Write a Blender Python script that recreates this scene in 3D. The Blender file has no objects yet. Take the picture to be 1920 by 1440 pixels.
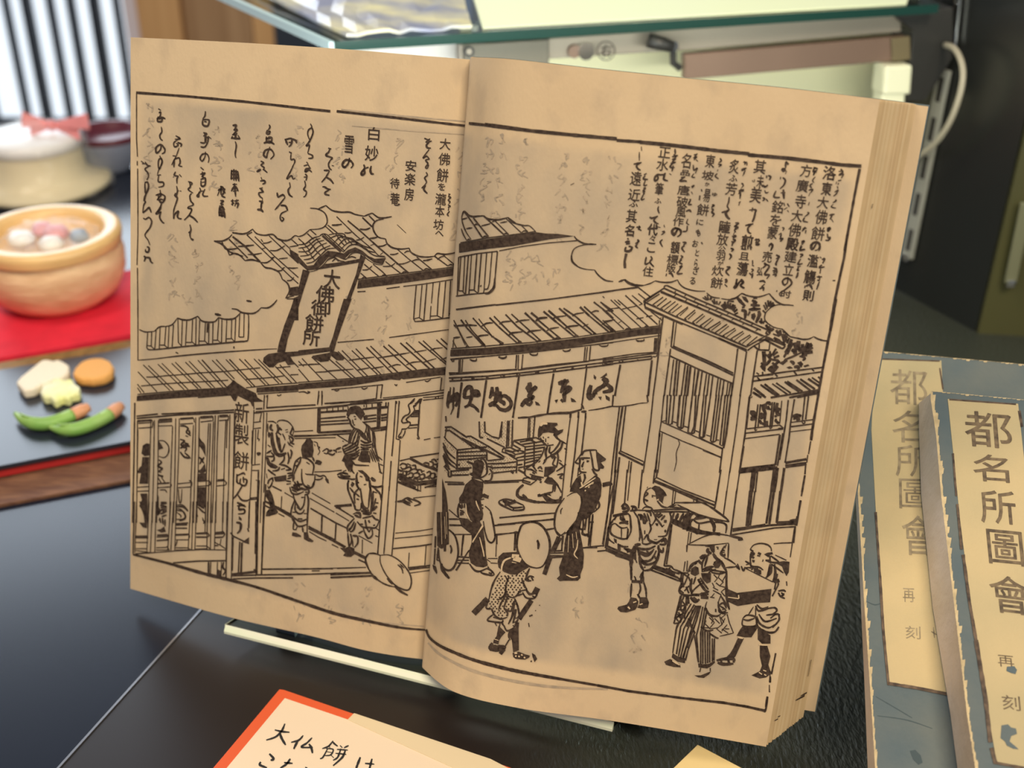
import bpy, bmesh, math, random
from mathutils import Vector, Matrix
from mathutils.bvhtree import BVHTree
from mathutils.geometry import tessellate_polygon
random.seed(7)
S = bpy.context.scene
# ---------------------------------------------------------------- camera
F = 2200.0                      # focal length for a 1920 px wide frame
H = 38.5                        # camera height above the table top, cm
D = Vector((-0.010, 0.866, 0.4999)).normalized()      # gravity seen from the camera (x right, y down, z ahead)
ZC = Vector((0, 0, 1))
Yc = (ZC - D * ZC.dot(D)).normalized(); Zc = -D; Xc = Yc.cross(Zc)
def c2w(v):                     # camera coordinates (cm) -> world (cm)
    return Vector((v.dot(Xc), v.dot(Yc), v.dot(Zc) + H))
def w2p(w):                     # world -> photo pixel
    v = Xc * w.x + Yc * w.y + Zc * (w.z - H)
    return (960 + F * v.x / v.z, 720 + F * v.y / v.z)
def ray(px, py): return Vector(((px - 960) / F, (py - 720) / F, 1.0))
CAM = Vector((0, 0, H))
def wray(px, py): return (c2w(ray(px, py)) - CAM)
def at_depth(px, py, z): return c2w(ray(px, py) * z)
def on_z(px, py, h):
    d = wray(px, py); return CAM + d * ((h - H) / d.z)
def on_plane(px, py, p0, n):
    d = wray(px, py); return CAM + d * ((p0 - CAM).dot(n) / d.dot(n))
cd = bpy.data.cameras.new('camera'); cam = bpy.data.objects.new('camera', cd); S.collection.objects.link(cam)
cd.sensor_width = 36; cd.lens = F / 1920 * 36; cd.clip_start = 0.01; cd.clip_end = 50
ex, ey, ez = c2w(Vector((1, 0, 0))) - CAM, c2w(Vector((0, -1, 0))) - CAM, c2w(Vector((0, 0, -1))) - CAM
M = Matrix((ex, ey, ez)).transposed().to_4x4(); M.translation = CAM * 0.01; cam.matrix_world = M
S.camera = cam
cd.dof.use_dof = True; cd.dof.focus_distance = 0.475; cd.dof.aperture_fstop = 8.5
# ---------------------------------------------------------------- world, lights, exposure
W = bpy.data.worlds.new('world'); S.world = W; W.use_nodes = True
bg = W.node_tree.nodes['Background']; bg.inputs[0].default_value = (0.62, 0.72, 1.0, 1); bg.inputs[1].default_value = 0.22
S.view_settings.view_transform = 'Standard'; S.view_settings.look = 'None'; S.view_settings.exposure = 0.0
S.view_settings.gamma = 1.0; S.view_settings.use_curve_mapping = False
def area(name, loc, target, size, power, col, sy=None):
    l = bpy.data.lights.new(name, 'AREA'); l.energy = power; l.color = col; l.size = size
    if sy: l.shape = 'RECTANGLE'; l.size_y = sy
    o = bpy.data.objects.new(name, l); S.collection.objects.link(o); o.location = Vector(loc) * 0.01
    o.rotation_euler = (Vector(target) - Vector(loc)).to_track_quat('-Z', 'Y').to_euler(); return o
area('ceiling_lamp_warm', (30, -60, 130), (0, 45, 12), 0.5, 21, (1.0, 0.84, 0.63))
area('ceiling_lamp_left', (-60, 25, 130), (-10, 55, 10), 0.4, 7.5, (1.0, 0.86, 0.70))
area('added_fill_sheet', (5, 84, 62), (8, 70, 24), 0.30, 0.55, (0.97, 1.0, 0.80))  # added unseen fill, brightens the sheet on the glass from above
area('added_fill_panel', (22, 54, 20), (22, 66, 10), 0.35, 0.6, (0.98, 1.0, 0.85), sy=0.02)  # added unseen fill under the glass, lights the pale back panel
area('added_fill_panel_left', (-4, 56, 20.6), (-4, 66, 16), 0.16, 0.35, (0.96, 1.0, 0.95), sy=0.02)  # second added fill, unseen, for the white panel at the left
area('window_daylight', (-95, 190, 60), (-45, 80, 0), 0.9, 16, (0.80, 0.90, 1.0))
# ---------------------------------------------------------------- helpers
def mat(name, col, rough=0.6, var=0.0, scale=20.0, metal=0.0, col2=None, bump=0.0, bscale=None, stretch=None, trans=0.0, emit=None, spec=None, sheen=0.0, detail=6):
    m = bpy.data.materials.new(name); m.use_nodes = True; nt = m.node_tree; b = nt.nodes['Principled BSDF']
    b.inputs['Base Color'].default_value = (*col, 1); b.inputs['Roughness'].default_value = rough; b.inputs['Metallic'].default_value = metal
    b.inputs['Transmission Weight'].default_value = trans
    if spec is not None: b.inputs['Specular IOR Level'].default_value = spec
    if emit: b.inputs['Emission Color'].default_value = (*emit[0], 1); b.inputs['Emission Strength'].default_value = emit[1]
    tc = nt.nodes.new('ShaderNodeTexCoord'); mp = nt.nodes.new('ShaderNodeMapping'); nt.links.new(tc.outputs['Object'], mp.inputs[0])
    if stretch: mp.inputs['Scale'].default_value = stretch
    if var > 0 or col2:
        n = nt.nodes.new('ShaderNodeTexNoise'); n.inputs['Scale'].default_value = scale; n.inputs['Detail'].default_value = detail
        r = nt.nodes.new('ShaderNodeValToRGB'); c2 = col2 or tuple(c * (1 - var) for c in col)
        r.color_ramp.elements[0].position = 0.35; r.color_ramp.elements[1].position = 0.65
        r.color_ramp.elements[0].color = (*c2, 1); r.color_ramp.elements[1].color = (*col, 1)
        nt.links.new(mp.outputs[0], n.inputs['Vector']); nt.links.new(n.outputs['Fac'], r.inputs[0]); nt.links.new(r.outputs[0], b.inputs['Base Color'])
    if bump > 0:
        n = nt.nodes.new('ShaderNodeTexNoise'); n.inputs['Scale'].default_value = bscale or scale; n.inputs['Detail'].default_value = 5
        bp = nt.nodes.new('ShaderNodeBump'); bp.inputs['Strength'].default_value = bump; bp.inputs['Distance'].default_value = 0.001
        nt.links.new(mp.outputs[0], n.inputs['Vector']); nt.links.new(n.outputs['Fac'], bp.inputs['Height']); nt.links.new(bp.outputs[0], b.inputs['Normal'])
    return m
def paper_mat(name, c1, c2, c3, win=None):
    m = bpy.data.materials.new(name); m.use_nodes = True; nt = m.node_tree; b = nt.nodes['Principled BSDF']
    b.inputs['Roughness'].default_value = 0.75; b.inputs['Specular IOR Level'].default_value = 0.25
    tc = nt.nodes.new('ShaderNodeTexCoord')
    def noise(scale, sx, sy, sz, det=6):
        mp = nt.nodes.new('ShaderNodeMapping'); mp.inputs['Scale'].default_value = (sx, sy, sz)
        n = nt.nodes.new('ShaderNodeTexNoise'); n.inputs['Scale'].default_value = scale; n.inputs['Detail'].default_value = det
        nt.links.new(tc.outputs['Object'], mp.inputs[0]); nt.links.new(mp.outputs[0], n.inputs['Vector']); return n
    n1 = noise(18, 1, 1, 1); n2 = noise(90, 1, 1, 0.6); n3 = noise(900, 1, 1, 0.5, 3)
    r1 = nt.nodes.new('ShaderNodeValToRGB'); r1.color_ramp.elements[0].color = (*c2, 1); r1.color_ramp.elements[1].color = (*c1, 1)
    r1.color_ramp.elements[0].position = 0.3; r1.color_ramp.elements[1].position = 0.62
    nt.links.new(n1.outputs['Fac'], r1.inputs[0])
    mx = nt.nodes.new('ShaderNodeMixRGB'); mx.inputs[2].default_value = (*c3, 1)
    r2 = nt.nodes.new('ShaderNodeValToRGB'); r2.color_ramp.elements[0].position = 0.52; r2.color_ramp.elements[1].position = 0.78
    r2.color_ramp.elements[1].color = (0.55, 0.55, 0.55, 1)
    nt.links.new(n2.outputs['Fac'], r2.inputs[0]); nt.links.new(r2.outputs[0], mx.inputs[0]); nt.links.new(r1.outputs[0], mx.inputs[1])
    last = mx.outputs[0]
    if win:          # the printed field is greyer than the margins: the print on the leaf's back shows through
        uv = nt.nodes.new('ShaderNodeUVMap'); uv.uv_map = 'page'; sp = nt.nodes.new('ShaderNodeSeparateXYZ'); nt.links.new(uv.outputs[0], sp.inputs[0]); prod = None
        for ax, lo, hi in (('Y', win[0], win[0] + .02), ('Y', win[1] + .02, win[1]), ('X', win[2], win[2] + .03), ('X', win[3] + .03, win[3])):
            mr = nt.nodes.new('ShaderNodeMapRange'); mr.interpolation_type = 'SMOOTHSTEP'; mr.inputs['From Min'].default_value = lo; mr.inputs['From Max'].default_value = hi
            if lo > hi: mr.inputs['From Min'].default_value = hi; mr.inputs['From Max'].default_value = lo; mr.inputs['To Min'].default_value = 1; mr.inputs['To Max'].default_value = 0
            nt.links.new(sp.outputs[ax], mr.inputs['Value'])
            if prod is None: prod = mr.outputs[0]
            else:
                mu = nt.nodes.new('ShaderNodeMath'); mu.operation = 'MULTIPLY'; nt.links.new(prod, mu.inputs[0]); nt.links.new(mr.outputs[0], mu.inputs[1]); prod = mu.outputs[0]
        n4 = noise(45, 1, 1, 0.55, 5); m4 = nt.nodes.new('ShaderNodeMapRange'); m4.inputs['From Min'].default_value = .3; m4.inputs['From Max'].default_value = .7; m4.inputs['To Min'].default_value = .12; m4.inputs['To Max'].default_value = .85
        nt.links.new(n4.outputs['Fac'], m4.inputs['Value']); mu = nt.nodes.new('ShaderNodeMath'); mu.operation = 'MULTIPLY'; nt.links.new(prod, mu.inputs[0]); nt.links.new(m4.outputs[0], mu.inputs[1])
        m5 = nt.nodes.new('ShaderNodeMixRGB'); m5.inputs[2].default_value = (0.43, 0.355, 0.255, 1); nt.links.new(mu.outputs[0], m5.inputs[0]); nt.links.new(last, m5.inputs[1]); last = m5.outputs[0]
    nt.links.new(last, b.inputs['Base Color'])
    bp = nt.nodes.new('ShaderNodeBump'); bp.inputs['Strength'].default_value = 0.25; bp.inputs['Distance'].default_value = 0.0004
    nt.links.new(n3.outputs['Fac'], bp.inputs['Height']); nt.links.new(bp.outputs[0], b.inputs['Normal'])
    return m
def glass_mat(name, col, rough=0.02):
    m = bpy.data.materials.new(name); m.use_nodes = True; b = m.node_tree.nodes['Principled BSDF']
    b.inputs['Base Color'].default_value = (*col, 1); b.inputs['Transmission Weight'].default_value = 1.0; b.inputs['Roughness'].default_value = rough; b.inputs['IOR'].default_value = 1.45
    return m
def film_mat(name, col, alpha):
    m = bpy.data.materials.new(name); m.use_nodes = True; b = m.node_tree.nodes['Principled BSDF']
    b.inputs['Base Color'].default_value = (*col, 1); b.inputs['Alpha'].default_value = alpha; b.inputs['Roughness'].default_value = 0.08
    return m
def props(o, label=None, cat=None, group=None, kind=None):
    if label: o['label'] = label
    if cat: o['category'] = cat
    if group: o['group'] = group
    if kind: o['kind'] = kind
    return o
def thing(name, label, cat, loc, group=None, kind=None):
    o = bpy.data.objects.new(name, None); S.collection.objects.link(o); o.location = Vector(loc) * 0.01
    o.empty_display_size = 0.02; return props(o, label, cat, group, kind)
def wloc(o):
    v = Vector((0, 0, 0))
    while o is not None: v += o.location; o = o.parent
    return v
def mk(name, verts, faces, m, parent=None, smooth=False, label=None, bevel=0.0, sub=0, **kw):
    """one mesh object; verts are world positions in cm"""
    me = bpy.data.meshes.new(name)
    base = wloc(parent) if parent else None
    vs = [Vector(v) * 0.01 for v in verts]
    org = base if base is not None else Vector((0, 0, 0))
    me.from_pydata([tuple(v - org) for v in vs], [], faces); me.update()
    bm = bmesh.new(); bm.from_mesh(me); bmesh.ops.recalc_face_normals(bm, faces=bm.faces) if kw.pop('recalc', True) else None
    bm.to_mesh(me); bm.free()
    if smooth:
        for p in me.polygons: p.use_smooth = True
    me.materials.append(m)
    o = bpy.data.objects.new(name, me); S.collection.objects.link(o)
    if parent: o.parent = parent
    else:      # give a top-level mesh its own origin
        c = sum(vs, Vector()) / len(vs); c.z = min(v.z for v in vs)
        me.transform(Matrix.Translation(-c)); o.location = c
    if bevel: b = o.modifiers.new('bevel', 'BEVEL'); b.width = bevel * 0.01; b.segments = 2; b.limit_method = 'ANGLE'
    if sub: s = o.modifiers.new('sub', 'SUBSURF'); s.levels = sub; s.render_levels = sub
    return props(o, label, **kw)
def slab(poly, thick, nrm=None):
    """poly: world points of the upper face; extruded along -nrm*thick"""
    n = nrm or Vector((0, 0, 1)); k = len(poly)
    v = [Vector(p) for p in poly] + [Vector(p) - n * thick for p in poly]
    f = [list(range(k)), list(range(2 * k - 1, k - 1, -1))] + [[i, (i + 1) % k, (i + 1) % k + k, i + k] for i in range(k)]
    return v, f
def box(a, b):
    (x0, y0, z0), (x1, y1, z1) = a, b
    v = [(x, y, z) for z in (z0, z1) for y in (y0, y1) for x in (x0, x1)]
    return v, [(0, 1, 3, 2), (4, 6, 7, 5), (0, 4, 5, 1), (2, 3, 7, 6), (0, 2, 6, 4), (1, 5, 7, 3)]
def obox(c, ax, ay, az):
    """oriented box: centre and three half axis vectors"""
    c = Vector(c); v = [c + ax * i + ay * j + az * k for k in (-1, 1) for j in (-1, 1) for i in (-1, 1)]
    return v, [(0, 1, 3, 2), (4, 6, 7, 5), (0, 4, 5, 1), (2, 3, 7, 6), (0, 2, 6, 4), (1, 5, 7, 3)]
def merge(*parts):
    V, Fc = [], []
    for v, f in parts:
        n = len(V); V += list(v); Fc += [tuple(i + n for i in q) for q in f]
    return V, Fc
def lathe(c, prof, seg=40, wob=None, cap=(True, True)):
    V, Fc = [], []
    for j, (r, z) in enumerate(prof):
        for i in range(seg):
            a = 2 * math.pi * i / seg; rr = r * (1 + (wob(a, j) if wob else 0))
            V.append(Vector((c[0] + rr * math.cos(a), c[1] + rr * math.sin(a), c[2] + z)))
    for j in range(len(prof) - 1):
        for i in range(seg): Fc.append((j * seg + i, j * seg + (i + 1) % seg, (j + 1) * seg + (i + 1) % seg, (j + 1) * seg + i))
    n = (len(prof) - 1) * seg
    if cap[0]: Fc.append(tuple(range(seg))[::-1])
    if cap[1]: Fc.append(tuple(n + i for i in range(seg)))
    return V, Fc
def catmull(P, n=6):
    if len(P) < 3: return list(P)
    Q = [P[0]] + list(P) + [P[-1]]; out = []
    for i in range(1, len(Q) - 2):
        a, b, c, d = Q[i - 1], Q[i], Q[i + 1], Q[i + 2]
        for k in range(n):
            t = k / n
            out.append(0.5 * ((2 * b) + (c - a) * t + (2 * a - 5 * b + 4 * c - d) * t * t + (3 * b - a - 3 * c + d) * t ** 3))
    out.append(P[-1]); return out
def tube(P, R, seg=10, flat=1.0):
    P = [Vector(p) for p in P]; V, Fc = [], []
    for i, p in enumerate(P):
        t = (P[min(i + 1, len(P) - 1)] - P[max(i - 1, 0)]).normalized(); a = t.cross(Vector((0, 0, 1)))
        a = a.normalized() if a.length > 1e-4 else Vector((1, 0, 0)); b = a.cross(t)
        r = R[i] if isinstance(R, (list, tuple)) else R
        for k in range(seg):
            q = 2 * math.pi * k / seg; V.append(p + a * (r * math.cos(q)) + b * (r * flat * math.sin(q)))
    for i in range(len(P) - 1):
        for k in range(seg): Fc.append((i * seg + k, i * seg + (k + 1) % seg, (i + 1) * seg + (k + 1) % seg, (i + 1) * seg + k))
    Fc.append(tuple(range(seg))[::-1]); n = (len(P) - 1) * seg; Fc.append(tuple(n + i for i in range(seg)))
    return V, Fc
UP = Vector((0, 0, 1))
# ---------------------------------------------------------------- materials
m_paper = paper_mat('old_paper', (0.69, 0.53, 0.325), (0.62, 0.465, 0.28), (0.45, 0.35, 0.235))
m_paperL = paper_mat('old_paper_left', (0.69, 0.53, 0.325), (0.62, 0.465, 0.28), (0.45, 0.35, 0.235), (.09, .93, .02, .99))
m_paperR = paper_mat('old_paper_right', (0.69, 0.53, 0.325), (0.62, 0.465, 0.28), (0.45, 0.35, 0.235), (.10, .90, .05, .955))
m_edges = [mat('page_edges', c, 0.85, var=0.12, scale=60) for c in ((0.62, 0.47, 0.27), (0.59, 0.44, 0.245), (0.64, 0.50, 0.295), (0.55, 0.40, 0.22))]; m_edge = m_edges[0]
m_ink = mat('printing_ink', (0.035, 0.022, 0.016), 0.6, col2=(0.085, 0.058, 0.04), scale=700, spec=0.2)
m_ghost = mat('show_through', (0.37, 0.30, 0.21), 0.8, col2=(0.50, 0.39, 0.26), scale=300)
m_blue = mat('indigo_cover', (0.095, 0.135, 0.150), 0.7, col2=(0.145, 0.17, 0.16), scale=30, bump=0.3, bscale=400)
m_blue_dk = mat('cover_edge_blue', (0.05, 0.075, 0.085), 0.7)
m_label = mat('title_slip_paper', (0.60, 0.48, 0.26), 0.8, col2=(0.43, 0.38, 0.22), scale=14, bump=0.3, bscale=600)
m_slipink = mat('slip_ink', (0.09, 0.065, 0.04), 0.7, col2=(0.22, 0.16, 0.09), scale=350)
m_slipink2 = mat('faded_slip_ink', (0.20, 0.16, 0.10), 0.7, col2=(0.38, 0.31, 0.19), scale=250)
m_slipframe = mat('slip_frame_ink', (0.045, 0.03, 0.022), 0.7, col2=(0.16, 0.11, 0.07), scale=300)
m_fray = mat('frayed_paper', (0.70, 0.56, 0.32), 0.9, var=0.3, scale=200)
m_gloss = mat('black_glass_board', (0.011, 0.015, 0.028), 0.25, spec=0.4, var=0.2, scale=4)
m_board = mat('brown_black_board', (0.016, 0.011, 0.009), 0.34, bump=0.0, spec=0.35)
m_leather = mat('dark_embossed_board', (0.022, 0.025, 0.018), 0.42, bump=0.9, bscale=420, stretch=(1.6, 0.6, 1), spec=0.5)
m_acr = glass_mat('clear_acrylic', (0.82, 0.86, 0.72))
m_edgeglow = mat('painted_edge_glow', (1.0, 1.0, 0.80), 0.2, col2=(0.90, 1.0, 0.72), scale=60, stretch=(0.2, 1, 6))  # light piped to the acrylic edge is put into a near-white colour
m_orange = mat('orange_card', (0.78, 0.115, 0.03), 0.6)
m_cream = mat('cream_paper', (0.88, 0.72, 0.52), 0.6)
m_cream2 = mat('tape_strip', (0.80, 0.66, 0.42), 0.5)
m_pen = mat('calligraphy_ink', (0.02, 0.02, 0.022), 0.5)
m_yel = mat('yellow_card', (0.86, 0.66, 0.30), 0.6)
m_dark = mat('dark_timber', (0.035, 0.043, 0.055), 0.6)
m_wood = mat('orange_timber', (0.82, 0.46, 0.18), 0.5, col2=(0.70, 0.36, 0.13), scale=6, stretch=(6, 6, 0.3))
m_wood2 = mat('pale_timber', (0.92, 0.76, 0.70), 0.5)
m_brown = mat('brown_timber', (0.55, 0.32, 0.15), 0.5, col2=(0.42, 0.23, 0.10), scale=6, stretch=(6, 6, 0.3))
m_wall = mat('dark_plaster', (0.035, 0.035, 0.033), 0.8, var=0.2)
m_light = mat('bright_window_panel', (0.9, 0.95, 1.0), 0.5, emit=((0.80, 0.90, 1.0), 1.0))
m_red = mat('red_felt', (0.80, 0.018, 0.045), 0.8, var=0.15, scale=60)
m_redlac = mat('red_lacquer', (0.55, 0.03, 0.03), 0.35)
m_blk = mat('black_lacquer', (0.018, 0.022, 0.034), 0.30, spec=0.6)
m_mat = mat('woven_mat', (0.24, 0.115, 0.06), 0.7, col2=(0.14, 0.06, 0.035), scale=140, stretch=(0.5, 2.5, 1), bump=0.8, bscale=300)
m_gold = mat('gilt_edging', (0.33, 0.19, 0.06), 0.6, var=0.4, scale=200)
m_clay = mat('clay_bowl', (0.86, 0.58, 0.33), 0.65, col2=(0.70, 0.42, 0.22), scale=40, bump=1.0, bscale=120, stretch=(1, 1, 3))
m_clayrim = mat('glazed_rim', (0.90, 0.58, 0.24), 0.35, var=0.15, scale=30)
m_white = mat('pale_container', (0.78, 0.66, 0.38), 0.5, col2=(0.66, 0.55, 0.30), scale=12)
m_lid = mat('white_lid', (0.86, 0.84, 0.80), 0.4)
m_pink = mat('pink_ribbon', (0.86, 0.30, 0.30), 0.5, var=0.3, scale=40)
m_film = film_mat('cellophane', (1, 1, 1), 0.16)
m_sw1 = mat('white_sugar', (0.90, 0.80, 0.62), 0.7, bump=0.8, bscale=300)
m_sw2 = mat('orange_sugar', (0.86, 0.42, 0.11), 0.7, bump=0.8, bscale=300)
m_sw3 = mat('yellow_sugar', (0.84, 0.86, 0.34), 0.7, col2=(0.86, 0.84, 0.62), scale=60, bump=0.8, bscale=300)
m_green = mat('green_bean', (0.20, 0.42, 0.08), 0.45, col2=(0.36, 0.55, 0.14), scale=40)
m_tip = mat('bean_tip', (0.72, 0.33, 0.17), 0.5)
m_glare = mat('glass_glare', (0.90, 0.98, 0.66), 0.5, col2=(0.86, 0.95, 0.72), scale=3)  # ceiling light reflected by the glass, put into a sheet's colour
m_pack = mat('wrapped_pack', (0.80, 0.76, 0.46), 0.3, col2=(0.28, 0.31, 0.44), scale=16, stretch=(1, 2.2, 1), detail=3)
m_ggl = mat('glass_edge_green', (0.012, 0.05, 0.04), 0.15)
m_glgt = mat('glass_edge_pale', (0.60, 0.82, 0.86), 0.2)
m_steel = mat('brushed_steel', (0.36, 0.32, 0.26), 0.4, metal=0.2, var=0.15, scale=8)
m_steel2 = mat('steel_warm', (0.27, 0.18, 0.135), 0.42, metal=0.25, var=0.2, scale=8)
m_chrome = mat('chrome', (0.8, 0.8, 0.78), 0.15, metal=1.0)
m_blkp = mat('black_plastic', (0.03, 0.03, 0.028), 0.4)
m_plug = mat('ivory_plastic', (0.82, 0.84, 0.62), 0.45)
m_cable = mat('grey_cable', (0.36, 0.33, 0.25), 0.5)
m_panel = mat('black_panel', (0.012, 0.013, 0.012), 0.3)
m_olive = mat('olive_panel', (0.055, 0.052, 0.016), 0.5, var=0.2, scale=5)
m_rail = mat('rail_metal', (0.42, 0.42, 0.36), 0.45, metal=0.5)
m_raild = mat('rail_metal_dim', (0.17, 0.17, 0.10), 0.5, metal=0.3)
m_slot = mat('slot_dark', (0.02, 0.018, 0.015), 0.8)
m_pale = mat('pale_case_back', (0.92, 0.90, 0.60), 0.6)
# ---------------------------------------------------------------- the setting
mk('floor', *box((-300, -150, -76), (300, 420, -74)), mat('dark_floor', (0.04, 0.035, 0.03), 0.6, var=0.3), kind='structure')
wy = 250.0       # the lattice window stands in the back wall
mk('wall_back', *box((45, 258, -74), (300, 264, 230)), m_wall, kind='structure')
def vline(px, py, y):            # a point on the vertical plane Y = y through a pixel
    d = wray(px, py); return CAM + d * (y / d.y)
win = thing('window_1', 'slatted window', None, (vline(110, 230, wy).x, wy, -40)); del win['label']; props(win, kind='structure')
wx0, wx1 = vline(-260, 100, wy).x, vline(232, 100, wy).x
zr = vline(120, 232, wy).z
mk('lit_panel', *box((wx0, wy + 5, -60), (wx1, wy + 6, 130)), m_light, win, label='bright daylight seen through the lattice')
xs = [-250, -208, -166, -124, -82, -40, 24, 62, 106, 144, 187, 228]
wd = [9, 9, 9, 9, 9, 9, 6, 10, 7, 8, 11, 6]
for i, (px, w_) in enumerate(zip(xs, wd)):
    x = vline(px, 100, wy).x; hw = w_ * 0.6 / F * 300
    mk('bar', *box((x - hw, wy, zr), (x + hw, wy + 3, 128)), m_dark, win, bevel=0.3)
mk('rail', *box((wx0, wy - 1, zr - 2.5), (wx1, wy + 4, zr + 0.3)), m_dark, win, bevel=0.3)
for i in range(17):
    x = wx0 + 2 + i * (wx1 - wx0 - 4) / 16
    mk('baluster', *box((x - 1.7, wy, zr - 9), (x + 1.7, wy + 3, zr - 2)), m_dark, win, bevel=0.3)
mk('rail', *box((wx0, wy - 1, -62), (wx1, wy + 4, zr - 7)), m_dark, win, bevel=0.3)
mk('wall_left', *box((wx0 - 60, wy, -74), (wx0, wy + 6, 230)), m_wall, kind='structure')
# timber post and cupboard beyond the table
px = lambda a, y: vline(a, 40, y).x
cy = 230.0
mk('timber_post', *box((px(233, cy), cy, -74), (px(259, cy), cy + 8, 160)), m_wood2, bevel=0.5, label='pale timber post between the slatted window and the orange cupboard', cat='post')
cb = thing('wooden_cupboard', 'orange-brown wooden cupboard behind the left page top', 'cupboard', (px(380, cy), cy, -74))
mk('side_board', *box((px(259, cy), cy, -74), (px(340, cy), cy + 14, 160)), m_wood, cb, bevel=0.3)
mk('door', *box((px(341, cy), cy + 1, -72), (px(470, cy), cy + 14, 158)), m_brown, cb, bevel=0.3)
mk('door', *box((px(471, cy), cy + 1, -72), (px(514, cy), cy + 14, 158)), m_wood, cb, bevel=0.3)
mk('dark_pillar', *box((px(515, cy), cy - 2, -74), (px(640, cy), cy + 10, 160)), m_dark, bevel=0.5, label='dark blue-black pillar to the right of the orange cupboard', cat='pillar')
# ---------------------------------------------------------------- table
def matt_board():        # grazing light painted in: colour and bump rise from brown-black to green-black rightwards
    m = bpy.data.materials.new('matt_board_painted_graze'); m.use_nodes = True; nt = m.node_tree; b = nt.nodes['Principled BSDF']; L = nt.links.new
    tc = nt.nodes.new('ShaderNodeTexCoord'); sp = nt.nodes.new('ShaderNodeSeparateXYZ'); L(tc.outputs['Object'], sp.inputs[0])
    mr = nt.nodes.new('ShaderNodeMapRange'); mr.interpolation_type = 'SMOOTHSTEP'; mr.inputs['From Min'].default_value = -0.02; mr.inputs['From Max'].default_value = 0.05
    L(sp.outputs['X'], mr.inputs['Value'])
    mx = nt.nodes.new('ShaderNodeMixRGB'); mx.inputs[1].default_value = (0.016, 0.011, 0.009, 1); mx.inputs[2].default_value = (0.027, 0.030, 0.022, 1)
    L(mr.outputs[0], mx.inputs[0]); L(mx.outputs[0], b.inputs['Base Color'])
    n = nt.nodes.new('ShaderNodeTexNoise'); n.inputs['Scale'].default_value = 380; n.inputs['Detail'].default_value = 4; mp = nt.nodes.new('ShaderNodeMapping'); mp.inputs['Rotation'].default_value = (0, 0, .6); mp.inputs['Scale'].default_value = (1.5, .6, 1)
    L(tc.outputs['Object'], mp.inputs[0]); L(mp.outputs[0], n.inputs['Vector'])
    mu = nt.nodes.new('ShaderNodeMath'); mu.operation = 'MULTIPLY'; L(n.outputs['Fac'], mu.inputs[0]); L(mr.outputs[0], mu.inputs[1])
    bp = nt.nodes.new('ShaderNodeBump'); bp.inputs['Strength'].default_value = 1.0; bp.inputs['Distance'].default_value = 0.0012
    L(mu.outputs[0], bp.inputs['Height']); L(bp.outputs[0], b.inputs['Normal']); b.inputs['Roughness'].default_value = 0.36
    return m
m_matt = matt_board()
tb = thing('display_table', 'black display table with a glossy half and a matt brown-black half', 'table', (0, 60, -74))
A1, A2 = on_z(380, 1140, 0), on_z(110, 1440, 0)
dv = (A2 - A1).normalized(); yB = on_z(200, 253, 0).y; sN = A1 + dv * ((yB - A1.y) / dv.y); sS = A1 + dv * 45
mk('glossy_board', *slab([Vector((-130, sS.y, 0)), Vector((sS.x, sS.y, 0)), Vector((sN.x, sN.y, 0)), Vector((-130, sN.y, 0))], 2.5), m_gloss, tb, label='glossy blue-black glass half')
off = Vector((0.12, 0, 0))
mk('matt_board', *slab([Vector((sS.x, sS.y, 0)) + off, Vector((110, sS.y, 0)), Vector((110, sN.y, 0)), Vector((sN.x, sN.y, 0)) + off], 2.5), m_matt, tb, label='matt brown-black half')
q = [A1 - dv * 90, A1 + dv * 45]
nx = Vector((-dv.y, dv.x, 0)); nx = nx if nx.x > 0 else -nx
mk('seam_strip', *slab([q[0] - nx * .05 + UP * .05, q[1] - nx * .05 + UP * .05, q[1] + nx * .06 + UP * .05, q[0] + nx * .06 + UP * .05], 0.5), mat('seam_metal', (0.35, 0.35, 0.36), 0.3, metal=0.8), tb, label='thin metal seam')
for x in (-120, 104):
    for y in (sS.y + 4, sN.y - 8): mk('leg', *box((x, y, -74), (x + 5, y + 5, -2.5)), m_board, tb, bevel=0.3)
# ---------------------------------------------------------------- the open book
VP = (240.0, 8200.0)
R2 = Vector(((VP[0] - 960) / F, (VP[1] - 720) / F, 1)).normalized()   # down the page, camera coordinates
LH = 26.0
e1 = Vector((1, 0, 0)); e1 = (e1 - R2 * e1.dot(R2)).normalized(); e2 = R2.cross(e1); e2 = e2 if e2.z > 0 else -e2
def prof_solve(tops, bots):
    out = []
    for t in tops:
        best = None
        for a, b in zip(bots[:-1], bots[1:]):
            dx, dy = VP[0] - t[0], VP[1] - t[1]; bx, by = b[0] - a[0], b[1] - a[1]
            det = dx * -by + bx * dy
            if abs(det) < 1e-9: continue
            rx, ry = a[0] - t[0], a[1] - t[1]
            k = (rx * -by + bx * ry) / det; s = (dx * ry - dy * rx) / det
            if -0.15 <= s <= 1.15 and (best is None or abs(s - .5) < abs(best[1] - .5)): best = (k, s)
        bp = (t[0] + (VP[0] - t[0]) * best[0], t[1] + (VP[1] - t[1]) * best[0])
        a, b = ray(*bp), -ray(*t); y = R2 * LH
        aa, ab, bb = a.dot(a), a.dot(b), b.dot(b); ya, yb = y.dot(a), y.dot(b); dt = aa * bb - ab * ab
        zt = (aa * yb - ab * ya) / dt
        p = ray(*t) * zt; out.append(p)
    return out
TL = prof_solve([(245, 70), (450, 80), (640, 92), (760, 102), (885, 112)], [(232, 1100), (400, 1150), (480, 1168), (586, 1193), (688, 1220), (795, 1236)])
TR = prof_solve([(888, 108), (960, 112), (1100, 128), (1300, 149), (1500, 169), (1650, 187)], [(795, 1252), (800, 1268), (825, 1284), (870, 1306), (911, 1319), (967, 1327), (1024, 1332), (1155, 1353), (1245, 1367), (1447, 1402)])
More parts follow.
